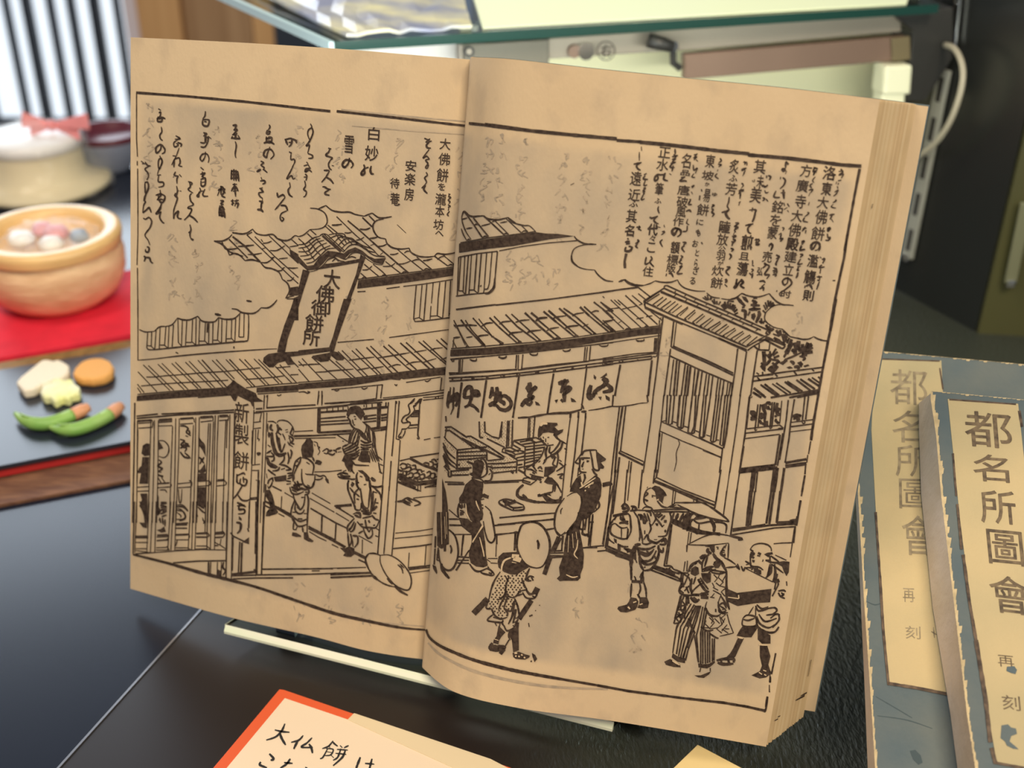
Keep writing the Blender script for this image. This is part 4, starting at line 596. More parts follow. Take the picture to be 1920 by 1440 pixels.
2s 205 450 500 395 900 345 1050 320/f 190 460 500 410 900 350 1050 330 1160 345 1300 350 1480 375 1200 410 800 485 400 530 190 560/2.5 1480 375 1520 420 1600 460 1680 465 1730 467/2s 1515 425 1200 450 900 490 640 540/2 1670 465 1560 480 1480 520 1450 600 1460 650 1510 710 1600 745 1710 755/3 1450 590 1460 660 1520 715/2.5 1710 755 1750 810 1830 870 1920 885
2s 185 610 170 1040/2s 210 600 185 990/2s 255 590 235 1000/2.5s 295 590 260 1040/2s 330 580 300 1030/2.5s 390 575 360 980/2.5s 440 570 405 1010/2s 500 560 470 980/2s 560 550 530 900/2.5s 620 545 600 760 585 950/2s 460 1020 475 970/2 475 970 510 965 530 900/4 590 850 580 950 530 1010 480 1020/2s 155 1050 300 1030 530 1010/2s 185 990 225 990 260 1035/2s 300 980 355 980 405 1020/2s 190 610 400 570 620 545/5 430 930 438 940
3s 155 1200 600 1145/3s 600 1150 1200 1085 1920 990/4 1310 1065 1330 1072
@830 560 6 783
2.5s 345 215 440 320 680 520/2s 410 225 560 420 690 500
3s 530 210 650 330 850 505/3s 580 195 740 360 890 500/3s 710 175 840 310 1070 480/2.5s 775 170 1110 475/4s 925 155 1080 300 1270 460/4s 995 155 1070 215/3s 1060 225 1330 450/4s 1135 140 1280 260/3s 1280 260 1490 430/4s 1190 130 1330 250/3s 1330 250 1530 430/4s 1310 105 1440 215/3s 1440 215 1680 400/3s 1360 105 1500 200 1715 390/4s 1545 90 1650 190/3s 1650 190 1880 380/3s 1590 85 1830 300 1920 350/3s 1700 35 1850 150 1920 220/3s 1775 35 1920 140
3s 210 235 280 330 440 500 490 540/2.5s 260 240 330 350 480 520/2.5s 130 240 230 440 300 550/2s 170 330 260 520/2s 130 290 160 330/2s 120 470 160 550/2s 130 450 120 550
2.5 130 305 210 300 300 295 390 300/2.5 440 310 500 275 570 270/2.5 640 285 680 260 780 250/2.5 820 265 880 245 980 235/4 1050 250 1090 220 1180 210/2.5 1240 225 1280 205 1390 190/2.5 1460 195 1500 170 1590 155/2.5 1660 160 1720 135 1760 140/2.5 125 440 200 430/2 270 435 340 425/2.5 370 440 430 415 520 405/2.5 550 430 580 420/3 750 410 780 385 900 370/3 950 385 990 365 1110 350/2.5 1170 360 1220 335 1310 320/3 1380 330 1430 310 1530 300/2 1580 310 1640 285/2 1790 290 1830 265 1910 245
2.5 270 555 280 530 310 550/2.5 430 540 460 515 490 535/3 640 520 665 505 690 515/3 840 500 870 480 890 495/3 1060 490 1090 465 1110 475/3 1260 455 1290 440 1320 450/2.5 1480 430 1500 410 1530 420/2 1690 400 1710 385 1730 395/3 1880 380 1900 360 1920 365
f 95 575 500 550 1000 505 1500 445 1920 385 1920 460 1500 530 1000 590 500 630 90 645/2s 100 560 500 530 1000 490 1500 430 1920 370
2.5s 90 680 500 645 1000 600 1500 540 1920 490/2s 190 680 185 850/2s 205 680 200 850/2s 230 680 220 830/3s 835 630 825 780/2s 855 630 850 800/2.5s 905 625 890 790/2.5s 1605 540 1590 710/2s 1630 540 1610 710/2.5s 1665 530 1650 695
2.5s 75 835 180 835/3s 80 850 500 820 840 795/2s 230 830 840 790/2.5s 900 785 1300 735 1600 705/3s 850 800 1300 745 1650 700/3s 1650 695 1920 660
3s 75 890 500 870 1000 820 1300 780 1700 730 1920 705/3s 80 925 500 900 850 865 1250 820 1800 750 1920 735
3 655 860 665 890/5s 690 860 690 890/4s 870 845 860 870/5s 1075 815 1070 840/3s 1050 820 1050 845/3s 1250 800 1250 830/3s 1270 795 1265 820/5s 1465 770 1460 795/3s 1620 745 1615 770/5s 1835 725 1835 750/3s 500 870 495 910/3s 515 870 510 900/3s 355 885 355 915/3s 335 885 335 915/3s 215 890 215 920/3s 840 845 835 880/3s 110 890 120 925/2s 1800 730 1800 755
2 105 680 110 700 130 700 130 685/2.5 310 680 340 695 380 695 385 670/3 630 650 670 668 710 660 720 640/2.5 980 615 1010 632 1060 630 1070 605/2.5 1350 575 1380 590 1430 580 1435 562/2 1760 520 1800 535 1850 530 1865 510
4s 220 940 200 1100 170 1380/4s 495 915 470 1100 430 1370/4s 860 870 830 1080 790 1350/4s 1250 840 1210 1080 1180 1290/3s 1620 780 1590 1020 1560 1250/3 1560 1180 1590 1240
3 40 1380 100 1370 160 1385/5s 170 1385 430 1385/3 430 1370 550 1385 700 1350 980 1330/4 980 1330 1180 1295/4 1180 1295 1300 1285 1430 1280 1560 1245/4 1560 1270 1620 1265/2 1640 1255 1750 1240 1850 1220 1920 1210
f 88 990 100 1000 92 1120 80 1180 65 1200 75 1100/f 125 990 140 1000 135 1100 130 1180 110 1120/6 60 1170 100 1110 165 1070 180 1090 140 1130/7 60 1200 80 1150 150 1130 175 1150 150 1210/f 110 1130 135 1130 135 1230 100 1300 90 1305 115 1230/4 75 1040 60 1180 70 1230
7 330 1100 260 1110 250 1090 260 1030 300 990 330 1010 335 1060 325 1120 300 1190 250 1220/8 330 1060 380 1040 410 1080 350 1090/5 300 1190 340 1200 380 1230/f 350 1200 380 1210 410 1240 420 1275 400 1275 370 1245
7 560 990 555 1060 530 1120/8 540 1080 610 1060/8 610 990 615 1040 600 1130 580 1210/8 520 1200 580 1170 640 1120/8 650 1040 640 1100 600 1130/7 640 1110 700 1090 760 1140 770 1200 720 1250 650 1240 610 1200 560 1190/7 670 1080 650 1140 690 1170 690 1200
9 975 940 980 980 940 1020/8 950 1040 1030 1010 1055 980/8 1050 980 980 1080 990 1120 940 1160/8 885 1210 930 1150 970 1130/6 930 1160 980 1190 1010 1150/f 1040 1150 1080 1170 1100 1200 1050 1195/6 1000 1100 1020 1100 1000 1140/5 890 1170 890 1210
9 1300 950 1360 940 1420 920/7 1370 900 1380 950 1350 1000 1330 1060/8 1340 1010 1420 1000 1430 1020 1350 1090/7 1390 1000 1370 1070 1375 1160/8 1360 1160 1330 1130/f 1260 1140 1290 1160 1300 1130 1280 1175/f 1440 1110 1480 1130 1505 1160 1450 1160
f 1700 850 1730 880 1720 910 1700 890/f 1845 830 1850 860 1800 890 1770 890 1810 860/10 1800 890 1840 930 1810 980/9 1670 970 1650 1040 1650 1110 1690 1110/8 1690 1110 1720 1040 1790 990 1850 960/8 1850 960 1890 1000 1890 1030 1800 1050/6 1740 1060 1700 1070/f 1750 1100 1770 1130 1790 1100 1780 1140/f 1830 1080 1880 1110 1880 1150 1840 1130
3s 420 1390 425 1440/3s 470 1390 465 1440/3s 665 1360 660 1440/3s 735 1360 730 1440/2s 750 1360 750 1440/3s 805 1350 800 1440/3s 970 1340 975 1440/2s 1000 1330 1000 1440/3s 1040 1320 1030 1440/4 690 1380 700 1400/4 770 1400 780 1410/4 1010 1350 1020 1360/4 1010 1400 1020 1410/4 440 1410 450 1415
4s 1440 1290 1430 1440/4s 1530 1270 1520 1440/3s 1610 1280 1600 1440
f 1085 1420 1110 1395 1160 1385 1200 1395 1290 1395 1290 1405 1250 1420 1260 1440 1100 1440/3s 50 1390 70 1430
@1130 520 6 742
3.5s 0 165 200 135 400 110/2.5s 400 110 540 220/2s 400 180 500 260/2s 330 200 450 300/2.5s 255 200 620 530/2s 90 250 440 570/2s 170 250 520 555/2s 130 250 200 310/2s 0 300 320 580/2s 0 360 240 580/2s 0 480 150 610/2s 0 520 110 610/2s 0 210 20 230
3s 460 265 690 120/3s 650 150 460 280/2.5 690 120 700 95 720 90/3s 720 88 1000 215 1400 385 1860 590/3s 690 120 1000 260 1500 470 1780 590/2.5s 650 150 1000 300 1500 520 1820 660/4s 655 160 1200 390 1800 655/2 1860 590 1885 610 1870 640 1820 660/3 1850 600 1840 625 1860 640
2s 820 150 810 180/2s 825 190 805 210/2s 945 190 920 210/2s 950 245 930 265/2s 1055 240 1030 260/2s 1080 300 1060 320/2s 1190 290 1160 310/2s 1210 350 1190 370/2s 1300 345 1270 365/2s 1350 410 1320 430/2s 1420 400 1400 415/2s 1480 460 1450 480/2s 1560 465 1540 480/2s 1600 510 1570 530/2s 1690 520 1665 540/2s 1750 580 1720 600
2.5s 640 185 500 275/2.5s 680 220 560 310/2.5s 720 235 610 325/2.5s 770 265 650 350/2s 820 270 690 370/2.5s 850 295 740 390/2s 890 315 780 400/2.5s 960 330 830 430/2s 960 345 870 430/2.5s 1040 365 920 465/2s 1045 390 960 470/2.5s 1130 410 1010 505/2s 1150 430 1050 515/2.5s 1220 455 1095 545/2s 1245 470 1140 560/2.5s 1325 495 1180 585/2s 1330 515 1225 595/2.5s 1400 525 1265 620/2s 1420 545 1310 635/2.5s 1490 570 1350 655/2s 1500 590 1390 675/2.5s 1580 605 1440 690/2s 1590 625 1480 710/2.5s 1660 645 1530 725/2s 1670 660 1570 745/2.5s 1740 665 1620 765
3s 460 270 800 430 1200 600 1620 780/2.5s 480 330 800 475 1200 640 1620 810/4s 1300 680 1500 770 1620 825/2s 475 345 900 530/3s 1620 780 1830 660 1920 700/3s 1630 820 1700 770 1830 700 1920 750/5 470 270 490 290/3s 470 290 480 340/2.5s 1700 770 1760 810 1870 820/2s 1765 750 1760 810/2s 1880 740 1870 820
2 750 385 770 395/3 560 310 600 325/3 650 350 680 360/3 830 430 850 440/3 920 465 945 475/3 1010 505 1035 520/3 1095 545 1120 555/3 1180 580 1205 590/3 1350 655 1375 665/3 1440 690 1465 700/3 1530 730 1555 740
2s 540 380 680 490/2s 640 470 660 450/2 650 530 660 515/2s 60 355 190 340/2s 220 355 380 320/2s 410 310 440 300/2s 20 490 140 475/2s 380 465 460 450/2s 490 440 560 430/2 20 385 60 370 80 385/2 180 510 210 490/2.5 250 590 280 575 320 585/2 80 610 110 600 150 615/2 470 560 490 545 515 555
f 0 645 200 610 400 580 665 550 665 630 400 655 200 685 0 715/2s 0 630 200 600 400 570 665 540/2s 0 745 300 700 660 650/2.5 375 700 400 715 460 710 465 690/2 0 770 50 770 60 750
3s 680 445 660 600 630 850 600 1100 555 1430/3s 610 680 600 840/3s 590 680 580 840/2.5s 0 910 350 860 590 840/2.5s 0 930 620 850/2.5s 560 890 600 890/3s 0 950 300 915 555 885/3s 0 985 180 960 550 915/3s 555 890 550 920/5s 400 920 395 940/4s 190 940 190 965/3s 225 935 225 960
4s 200 980 160 1200 120 1440/4s 555 930 530 1150 505 1400/2s 300 1440 400 1415 510 1405/2.5s 605 890 620 850/2.5s 640 480 620 860
3s 800 495 770 780/2s 830 510 800 770/3s 770 780 1200 970 1470 1100/3s 790 770 1200 945 1470 1075/3s 755 880 1100 1040 1460 1190/3s 765 800 710 1200 680 1440/2.5s 800 920 740 1440/4s 835 930 790 1430/3s 865 940 820 1440/3s 930 970 870 1440/4s 960 990 910 1440/4s 990 1000 940 1440/3s 1040 1020 1000 1440/4s 1080 1040 1020 1440/3s 1120 1060 1070 1440/3s 1170 1080 1120 1440/3s 1200 1090 1160 1440/3s 1240 1110 1200 1440/2.5s 1300 1130 1260 1440/3s 1330 1140 1290 1440/3s 1365 1160 1330 1440/2.5s 1410 1180 1380 1440/3s 1440 1190 1400 1440/3s 1460 1190 1440 1440
3s 1520 800 1490 1050 1430 1440/3s 1620 830 1580 1100 1530 1440/3s 1740 820 1690 1150 1650 1440
3s 1710 1110 1920 1090/3s 1690 1165 1920 1130/2s 1740 1120 1770 1150/3s 1660 1395 1920 1350/3s 1660 1420 1920 1385/4s 1700 1240 1840 1350/4s 1690 1290 1810 1360/3s 1780 1210 1920 1310/3s 1830 1200 1920 1280/4s 1670 1340 1710 1370
f 1790 830 1835 830 1840 960 1830 1060 1800 1040 1770 1000 1800 960/5s 1800 880 1850 870/4s 1780 960 1800 970/4 1730 1070 1760 1090/4 1800 1060 1800 1100/4s 1860 860 1890 900/4s 1850 870 1880 910/4s 1880 840 1900 890/4 1840 990 1900 920/5 1860 1040 1920 990
@1340 560 6.857 745
5s 1560 0 1500 350 1460 530 1390 900 1340 1180 1300 1440
2.5 865 385 920 440 970 485/2.5 970 485 1060 505 1140 520 1210 515 1275 485/2.5 1275 485 1330 515 1400 535 1455 540
3s 690 410 700 440/3s 750 450 830 480/5s 790 400 840 480/5s 840 400 850 470/5s 760 500 840 540/5s 770 520 900 580/5s 870 450 900 560/4s 900 450 930 550/4s 960 500 930 570/6s 990 520 950 620/5s 830 540 910 600/4s 660 330 690 400/4s 700 350 710 400/4s 760 380 720 410/4s 880 410 900 440/3s 920 470 940 500
f 1240 560 1265 600 1150 660 1140 630/f 940 620 980 640 900 760 880 740/9s 1000 560 920 700/f 880 800 1000 760 1120 700 1110 680 900 770/f 820 820 930 780 940 800 880 850/7s 990 650 1050 690/7s 1030 560 1050 660/9s 1080 540 1070 660/7s 1130 580 1130 680/6s 1010 690 1060 700/6s 1200 560 1150 680/6s 1260 620 1150 690/6s 1260 680 1120 700/5s 1190 725 1120 710/6s 1220 570 1190 640/8s 1100 620 1100 680
6s 830 790 760 870/8s 810 860 730 950/7s 740 870 690 920/4s 740 820 780 850/4 1090 740 1130 740 1160 770 1130 790/5 970 800 1010 820 1010 850/f 920 880 970 865 1010 890 960 900/5 1020 880 1060 870 1080 890 1060 900/f 1060 820 1110 800 1140 840 1110 880/f 1140 860 1200 840 1220 860 1160 880/3 1110 880 1120 860
4s 790 640 740 720/4s 810 680 750 730/4s 830 730 760 760/4s 710 670 720 730/4s 680 720 720 750/4s 740 780 820 790/5s 730 760 660 850
3s 650 500 910 600/4s 640 520 850 630/3 850 630 880 635 910 605/3s 570 540 640 520/2s 710 580 700 660/3s 500 600 560 655 700 660/2.5s 575 580 570 650
3s 490 1000 900 940 1390 880/3s 490 1060 900 1005 1390 935/3s 780 970 810 1000/3s 1020 930 1060 985/2.5s 1250 900 1280 930/2.5s 550 1010 580 1045
4s 500 1150 660 1270/4s 490 1200 620 1280/3s 590 1100 800 1250/4s 640 1095 830 1240/3s 740 1090 940 1230/3s 790 1080 980 1210/4s 900 1065 1090 1195/4s 930 1060 1130 1190/4s 1050 1040 1230 1175/4s 1100 1030 1290 1160/4s 1200 1025 1350 1125/3s 1250 1010 1350 1080/3s 1330 1000 1360 1030/4s 470 1260 520 1300
4s 460 1310 900 1240 1340 1170/4s 460 1340 900 1280 1340 1195/3s 450 1360 900 1300 1335 1215
@1340 740 7.385 922
5s 1435 0 1400 200 1350 500 1335 630/2.5s 1330 640 1300 820/2s 1290 830 1275 940/3s 1260 970 1250 1100/4s 1250 1110 1200 1400
3s 490 0 440 470/2.5s 440 470 700 440 890 420/2.5s 890 410 950 455 880 465/3s 430 530 950 470/2.5s 420 605 900 545/2.5s 430 530 400 680/4s 400 710 345 1070/2.5s 345 1070 290 1440
3s 600 130 560 470/3s 635 130 600 450/2 555 470 565 490 590 480/3s 800 100 765 450/3s 830 100 790 450/2 760 450 775 465 795 450/2s 930 80 900 400/3s 1020 70 990 350 950 600 900 900/3s 1105 60 1050 400 1030 600 975 940/3s 945 530 870 980/4s 905 550 840 970
3s 1250 20 1215 350/3s 1300 20 1260 340/2 1210 370 1225 395 1250 385 1240 350/2.5s 1060 380 1380 340/3s 1060 440 1370 400/2s 1050 510 1350 475/4 1080 290 1130 275 1190 290 1140 310 1080 300/4 1090 340 1130 320 1170 340 1130 350
5s 350 1030 840 970/6s 350 1070 870 1010/5s 980 940 1270 890/7s 980 990 1270 950/2.5s 350 1040 350 1070
8s 535 1060 500 1440/3s 595 1060 555 1440/5s 825 1040 770 1440/6s 870 1010 810 1440/5s 965 1010 905 1440/2.5s 570 1060 540 1300
5 490 230 550 240 570 290 520 270 495 240/5 500 320 540 300 570 320 520 340 500 325/5 620 310 650 260 660 310 630 325/5 660 130 680 200 700 260 690 380/6 690 380 740 370/5 650 390 740 430/5s 620 350 650 400/6s 690 120 720 190/5 710 120 750 110 780 140/5 720 190 780 200/4 740 150 760 190/6s 870 110 840 240/6s 900 180 860 260/5s 830 300 860 290/6 850 240 880 270 910 260/4 830 350 870 380 890 400/5s 680 400 740 400/3s 840 330 860 350
@1130 740 6 886
3s 120 0 110 130/3s 500 0 510 80/2 0 155 80 130 180 130 320 115 420 95 510 88/3s 190 130 120 700 90 1000 40 1440/4s 225 130 170 500 140 850 80 1440/3s 260 130 200 640/4s 190 700 120 1260
2.5s 570 0 540 300 470 780 400 1280/2.5s 690 0 660 300 640 420 600 850 570 1010/3s 730 0 715 320/3s 770 0 740 330/3s 810 0 780 330/4s 870 0 840 350/3s 915 0 880 370/3s 945 0 905 370/2 715 320 745 335 780 325/3 840 355 880 375 905 370/3s 1010 0 960 420/3s 1050 0 1030 350 1000 430/3s 1080 0 1060 200 1030 430/3 960 420 990 435 1030 430/3s 1140 0 1090 460/3s 1165 0 1130 470/3s 1215 0 1145 470/3 1085 460 1110 480 1145 470/3s 1280 0 1215 520/3s 1310 0 1245 520/3s 1340 0 1275 520/2.5 1215 515 1240 530 1275 520/3s 1380 0 1320 560/3s 1410 0 1350 570/4s 1445 0 1390 450 1360 600/2s 660 300 710 290/2s 790 300 840 315/2s 910 350 960 365/2s 1040 400 1090 420/2s 1165 450 1210 465/2s 1280 505 1310 510/2 1320 560 1350 575
2s 660 300 1000 450 1350 605/3s 1080 480 1350 605/2s 640 405 900 520 1100 600 1340 705/3s 1130 620 1340 705/3s 1350 600 1330 760 1260 1290/2.5s 1550 0 1500 400 1440 800 1360 1360/3s 1650 20 1600 450 1540 850 1460 1440
3s 645 430 580 940/2s 670 430 620 900/5 640 440 640 470/1.5 850 510 865 550 830 650 830 750 805 860
4s 180 650 460 790/2.5s 200 630 460 750/3 180 650 200 630/3s 470 750 460 790/2s 300 740 240 1240/3s 325 750 270 1250/3s 600 930 900 1060 1270 1200/3s 580 950 900 1100 1260 1250/2.5s 580 970 950 1140/2s 600 985 595 1010/2s 800 1070 780 1230/2s 825 1080 800 1220/2s 1025 1160 1020 1210/2s 1050 1170 1050 1210
3s 0 1005 110 985/4s 0 1025 100 1010/3s 100 980 120 1010
4s 1550 840 1920 790/6s 1550 865 1920 825/8s 1700 860 1640 1440/3s 1740 865 1680 1440
@1120 880 6.857
3s 190 0 130 600 75 990/4s 235 0 190 500 105 1010/3s 270 0 200 570/2s 430 0 390 400/3s 385 0 350 440/3s 580 0 530 500
f 690 240 740 205 800 220 850 260 880 300 895 335 860 345 840 420 850 440 800 400 760 380 750 320 740 280 710 250/2.5 690 235 640 260 610 320 600 400 620 450 680 490/3 620 290 650 310 610 350/3 610 380 640 400 650 390/3 700 330 750 340/3 700 350 720 350/2 640 240 650 220/p3 770 390 790 380
3 770 400 830 470 900 490/3s 200 590 390 550/3s 200 600 230 600 390 570/3s 500 520 700 530/3s 720 525 940 510 1150 510 1190 530/3s 730 545 940 540 1180 545/2.5 580 510 620 480 690 490 720 530/3 690 510 740 590 750 640 700 720/3 620 530 680 550 690 600
4 310 480 350 440 400 490 390 530 320 540/4 340 450 330 500 380 500/4 430 470 480 480 500 520 420 530/4 460 470 450 520/3 350 480 400 510
3 390 560 420 600 430 700 430 800 380 900/3 470 540 530 640 550 760 580 900 580 950/3 520 600 550 800 540 920/3 250 600 180 680 140 780 140 880 220 950/3 230 690 180 720 175 820 280 880 380 880 390 750/2.5 230 690 310 750 390 740/2 310 750 310 880/4 300 600 310 640 360 640/4 330 590 340 690/5 340 660 400 670/4 280 690 340 680 400 700/3 400 760 380 900/f 210 880 250 900 250 950 220 930/3 270 960 330 990 400 990/3 300 580 300 640/3 250 600 220 650
4 520 580 580 600 600 700/4 560 570 560 640/4 600 560 640 660/3 640 560 680 680/4 590 690 650 650/4 560 650 560 600/4 620 700 600 640/3 650 580 660 640/3 610 780 610 830/3 600 900 640 830/4s 740 590 780 560/4s 760 600 820 560/4s 780 620 840 580/3 750 620 800 680 840 740/4 870 590 820 650/3 830 740 860 710/3 690 700 680 740/3s 750 690 780 720/3s 780 690 760 720/3s 860 650 890 680/3s 890 650 860 680/2s 875 770 875 810/2s 860 790 890 790/4 650 830 660 900 720 935 770 940 840 890/3 670 680 690 760 660 830/3 930 550 950 640 910 780 880 850 780 860/2 730 900 770 900
4 840 880 880 900 870 960 800 960/5 840 900 870 930/4 860 860 880 850/4 790 970 790 1020 840 1060 850 1000/4s 820 930 860 900
5 480 970 560 960/3 580 950 640 960 720 930 770 960/4 490 990 560 1020 660 1020 750 980/4 510 1010 580 1090 660 1100 730 1020/4 530 1080 580 1190 650 1220 750 1180 790 1060/4 520 1020 560 1150 620 1180 700 1150 760 1040/3 550 1050 640 1080 700 1050/4 540 1120 560 1230 600 1300/4 600 1300 690 1280 750 1200 790 1100 790 1000/3s 630 1050 660 1060/3s 560 1150 580 1160/3s 600 1260 620 1250/3s 740 1110 750 1150
5 480 980 440 1080 430 1190 440 1300/5 490 1000 480 1080 490 1160/4 460 1090 440 1150/5 460 1130 420 1210/4 500 1040 460 1080/3 440 1290 440 1420/3 590 1310 570 1440/4 550 1390 590 1310/3 490 1380 490 1440/4 340 1010 440 1060/5 360 1020 440 1040/4 380 1060 430 1050/3 490 1150 510 1200
3s 0 985 90 975/3s 0 1050 100 1040/4s 110 975 420 1110/4s 110 1010 440 1150/3s 100 1035 430 1170/3s 730 1230 1000 1350/4s 710 1250 1040 1390/3s 690 1290 1080 1440/3s 270 950 270 1040/3s 290 960 290 1040/3s 140 900 130 980
3s 950 700 900 1000 860 1240/3s 960 700 930 950 890 1220/2s 1180 800 1150 1050/2s 1210 810 1190 950
3s 740 0 720 180/3s 775 0 760 100/3 725 140 760 100/2.5s 760 100 1100 260 1520 420/4s 730 140 1000 250 1510 460/2.5s 730 155 1000 270 1510 500/2s 980 260 960 460/2s 1010 270 990 430/2s 1240 370 1240 420/3s 1280 380 1280 420
2.5 1000 425 1150 425 1370 425/3 1370 425 1500 510 1650 620 1695 670/3 1695 670 1500 635 1300 580 1150 510 1030 450/2.5 900 490 960 460 1000 430/2.5 930 490 1020 450/2.5 930 480 1100 495
3 940 560 1000 540 1180 550/4 960 640 990 550/5 1010 650 1040 560/5 1050 690 1110 560/9 1110 730 1140 620 1190 550/6 1150 760 1190 600 1240 560/4 1240 560 1340 620/f 1280 580 1400 610 1330 620 1240 630 1270 600/5 1190 780 1190 680 1230 640/4 940 630 1100 690 1290 780 1580 830/4 940 670 1100 740 1290 810 1500 830/4 960 650 1200 760 1290 830/3 1240 650 1310 690 1440 670 1500 680/3 1310 690 1300 830/3 1230 640 1400 620/6 1450 630 1500 720 1500 800/3 1500 680 1600 680 1660 720 1650 820/3 1500 650 1620 690/6s 1300 800 1580 830/4s 980 640 970 690/5s 1030 660 1020 720/5s 1110 720 1110 770/4s 1150 740 1160 790
2.5 1170 960 1400 850 1560 830 1700 850/4 1700 850 1860 890 1810 905/2 1170 965 1300 970 1450 970 1690 945/2.5 1690 950 1680 1140/2s 1150 970 1150 1060
f 1380 975 1510 970 1510 1060 1490 1080 1460 1000 1390 990/5 1430 1010 1420 1050 1470 1080/2.5 1450 1000 1480 1060/5 1490 1080 1530 1140 1580 1170/3 1530 995 1560 1000/3 1540 1015 1560 1020/4 1610 1030 1590 1080 1630 1110 1640 1080/3 1640 980 1610 1030 1640 1040/3 1660 960 1640 1010/3 1600 1070 1640 1060/2.5 1630 1130 1710 1170 1780 1220/2.5 1650 1260 1780 1250/3 1780 1230 1820 1280/3 1800 1210 1830 1290/3 1850 1240 1880 1300 1900 1250
8 1320 1140 1400 1100/4 1440 1090 1370 1130/3 1390 1130 1350 1200 1350 1320/3 1420 1110 1380 1250/2.5 1440 1090 1400 1130/12 1500 1240 1580 1200/6 1500 1200 1590 1170/3 1350 1290 1450 1250 1500 1250/3 1360 1310 1480 1280/4 1590 1170 1620 1240 1660 1300/4 1580 1170 1640 1250
f 1210 1270 1260 1240 1300 1260 1310 1340 1260 1370 1200 1340/4 1170 1310 1220 1220 1310 1170/4 1210 1250 1240 1220/4 1250 1220 1280 1200/4 1160 1310 1200 1300/4 1300 1160 1340 1220
3 860 1240 940 1240 980 1280/4 880 1270 940 1300 1000 1340/4 900 1290 940 1260/3 980 1280 1080 1330 1060 1440/4 930 1320 980 1330/3 1080 1330 1170 1330/2s 1130 1180 1110 1310/2s 1160 1170 1150 1310
@1230 960 7.111
4s 340 870 370 1000/3s 370 800 340 1000/3s 340 800 450 880/3s 440 820 380 960/3 300 880 340 940 310 1040 340 1090 430 1100/3s 310 1030 370 1080/3s 380 960 320 1020/3s 400 990 440 1080/3s 440 980 380 1050/3s 440 880 480 960/4 480 880 460 1000 480 1080/3 530 860 500 960/4 560 890 600 960 660 1040 710 1060/3 590 870 640 950 700 1030/3 600 950 500 1040 480 1090 590 1090/2s 560 900 590 890/2s 580 930 610 915/2s 600 960 630 940/3s 360 1100 580 1110/3s 360 1120 580 1100/7s 590 1100 700 1080/6s 600 1130 700 1140/5 460 1130 520 1190 580 1160/4 500 1130 560 1200/5s 600 1080 680 1120
f 600 810 735 810 730 930 680 950 620 890/3 740 800 840 820 940 800/3 620 760 720 720/3 640 780 760 730/3 700 810 740 780 800 760/3s 740 770 940 800/4 940 780 940 1000 950 1180 980 1300
2s 770 830 820 880/2s 820 880 780 930/2s 860 800 830 870/2s 830 870 900 930/2s 930 840 880 930/2s 900 930 850 980/2s 800 940 850 980/2s 850 980 920 1000/2s 760 1000 830 1040/2s 930 1010 870 1060/2s 870 1060 920 1120/2s 800 1060 870 1100/2s 870 1100 830 1200/2s 780 1080 740 1130/3 870 1120 920 1200 960 1260/3 830 1190 840 1280 880 1330 940 1310/3 840 1240 900 1210 940 1280/2 680 1190 660 1280 720 1380 800 1390/3 880 1300 930 1290/2s 720 1130 780 1140/2s 800 1290 800 1330/3 860 1340 960 1340/2s 750 940 780 1000/2s 760 1040 800 1060
3s 330 1110 250 1420/3s 410 1110 380 1420/3s 340 1180 330 1300/3s 370 1130 350 1180 390 1240/3s 290 1260 380 1240/3s 300 1300 370 1300/3s 300 1330 340 1400/3s 370 1340 280 1400/3s 350 1160 290 1310/3s 430 1110 440 1220
f 950 1020 1080 1075 1200 1060 1540 1020 1520 1200 1340 1210 1090 1250 960 1190/p2s 960 1130 1100 1150/p2s 1100 1100 1105 1150
2.5 1255 500 1300 440 1390 415 1480 430 1530 470 1540 520/4 1260 500 1300 520/5 1260 540 1300 550 1270 580 1310 610/f 1280 630 1320 640 1310 670 1285 665/3 1260 550 1260 680 1280 720 1370 730 1430 770/4s 1360 540 1400 560/3s 1350 575 1390 585/f 1440 560 1480 540 1550 530 1560 560 1520 570 1500 600 1470 580/4 1460 640 1510 650 1540 680/4 1520 580 1520 640/2.5 1430 630 1420 660/3 1190 650 1240 680 1270 690/3 1200 700 1240 690/3 1190 740 1290 740 1270 770/4s 1320 740 1320 800/4s 1350 740 1350 820/4s 1370 760 1370 830/4s 1390 770 1390 830/2s 1200 750 1480 890 1560 930/4 1540 690 1530 800 1460 880/3 1520 690 1500 800 1480 860/4 1580 690 1590 820 1560 930/3 1530 580 1640 660/2s 1590 570 1740 640/f 1530 655 1640 660 1700 650 1780 660 1770 800 1740 850 1710 800 1680 720 1620 690 1550 680/2.5 1540 690 1700 810
3s 1620 820 1600 900/4s 1580 900 1640 900/4s 1570 930 1650 920/3s 1600 930 1580 1030/3s 1630 900 1630 970/3s 1630 970 1550 1120/3 1630 1050 1700 1040 1730 1060/3 1630 1070 1660 1120 1720 1150/3 1670 1070 1700 1100 1680 1110 1710 1080/3 1740 920 1745 980
2.5s 1850 200 1820 400/2s 1820 400 1790 600/2.5s 1570 420 1680 410 1830 405
@1120 1040 5.0526
3s 540 100 780 180/3s 520 120 780 225/3s 510 140 770 245/2.5s 170 5 340 60
3 340 60 320 120 320 240/3 435 150 410 240/3 430 180 440 260/6s 325 250 430 255/3 325 270 315 400/3 400 260 410 320 390 380/3 440 260 460 330 465 400/3 380 370 410 420/f 315 400 370 410 390 440 380 490 360 520 280 545 220 540 190 510 200 490 280 470 300 440/f 400 400 470 400 490 450 480 500 430 510 380 500 400 460/3 350 200 370 240/p3 340 450 370 440/p3 400 470 430 460/p4 290 490 310 510
2.5 750 170 800 170 850 200/3s 800 380 750 560 725 650/3 725 650 780 640 800 600/3s 830 480 790 620/3s 860 380 850 480/3s 790 520 830 560/3s 760 560 790 600/3s 750 590 800 560/3s 770 630 740 590
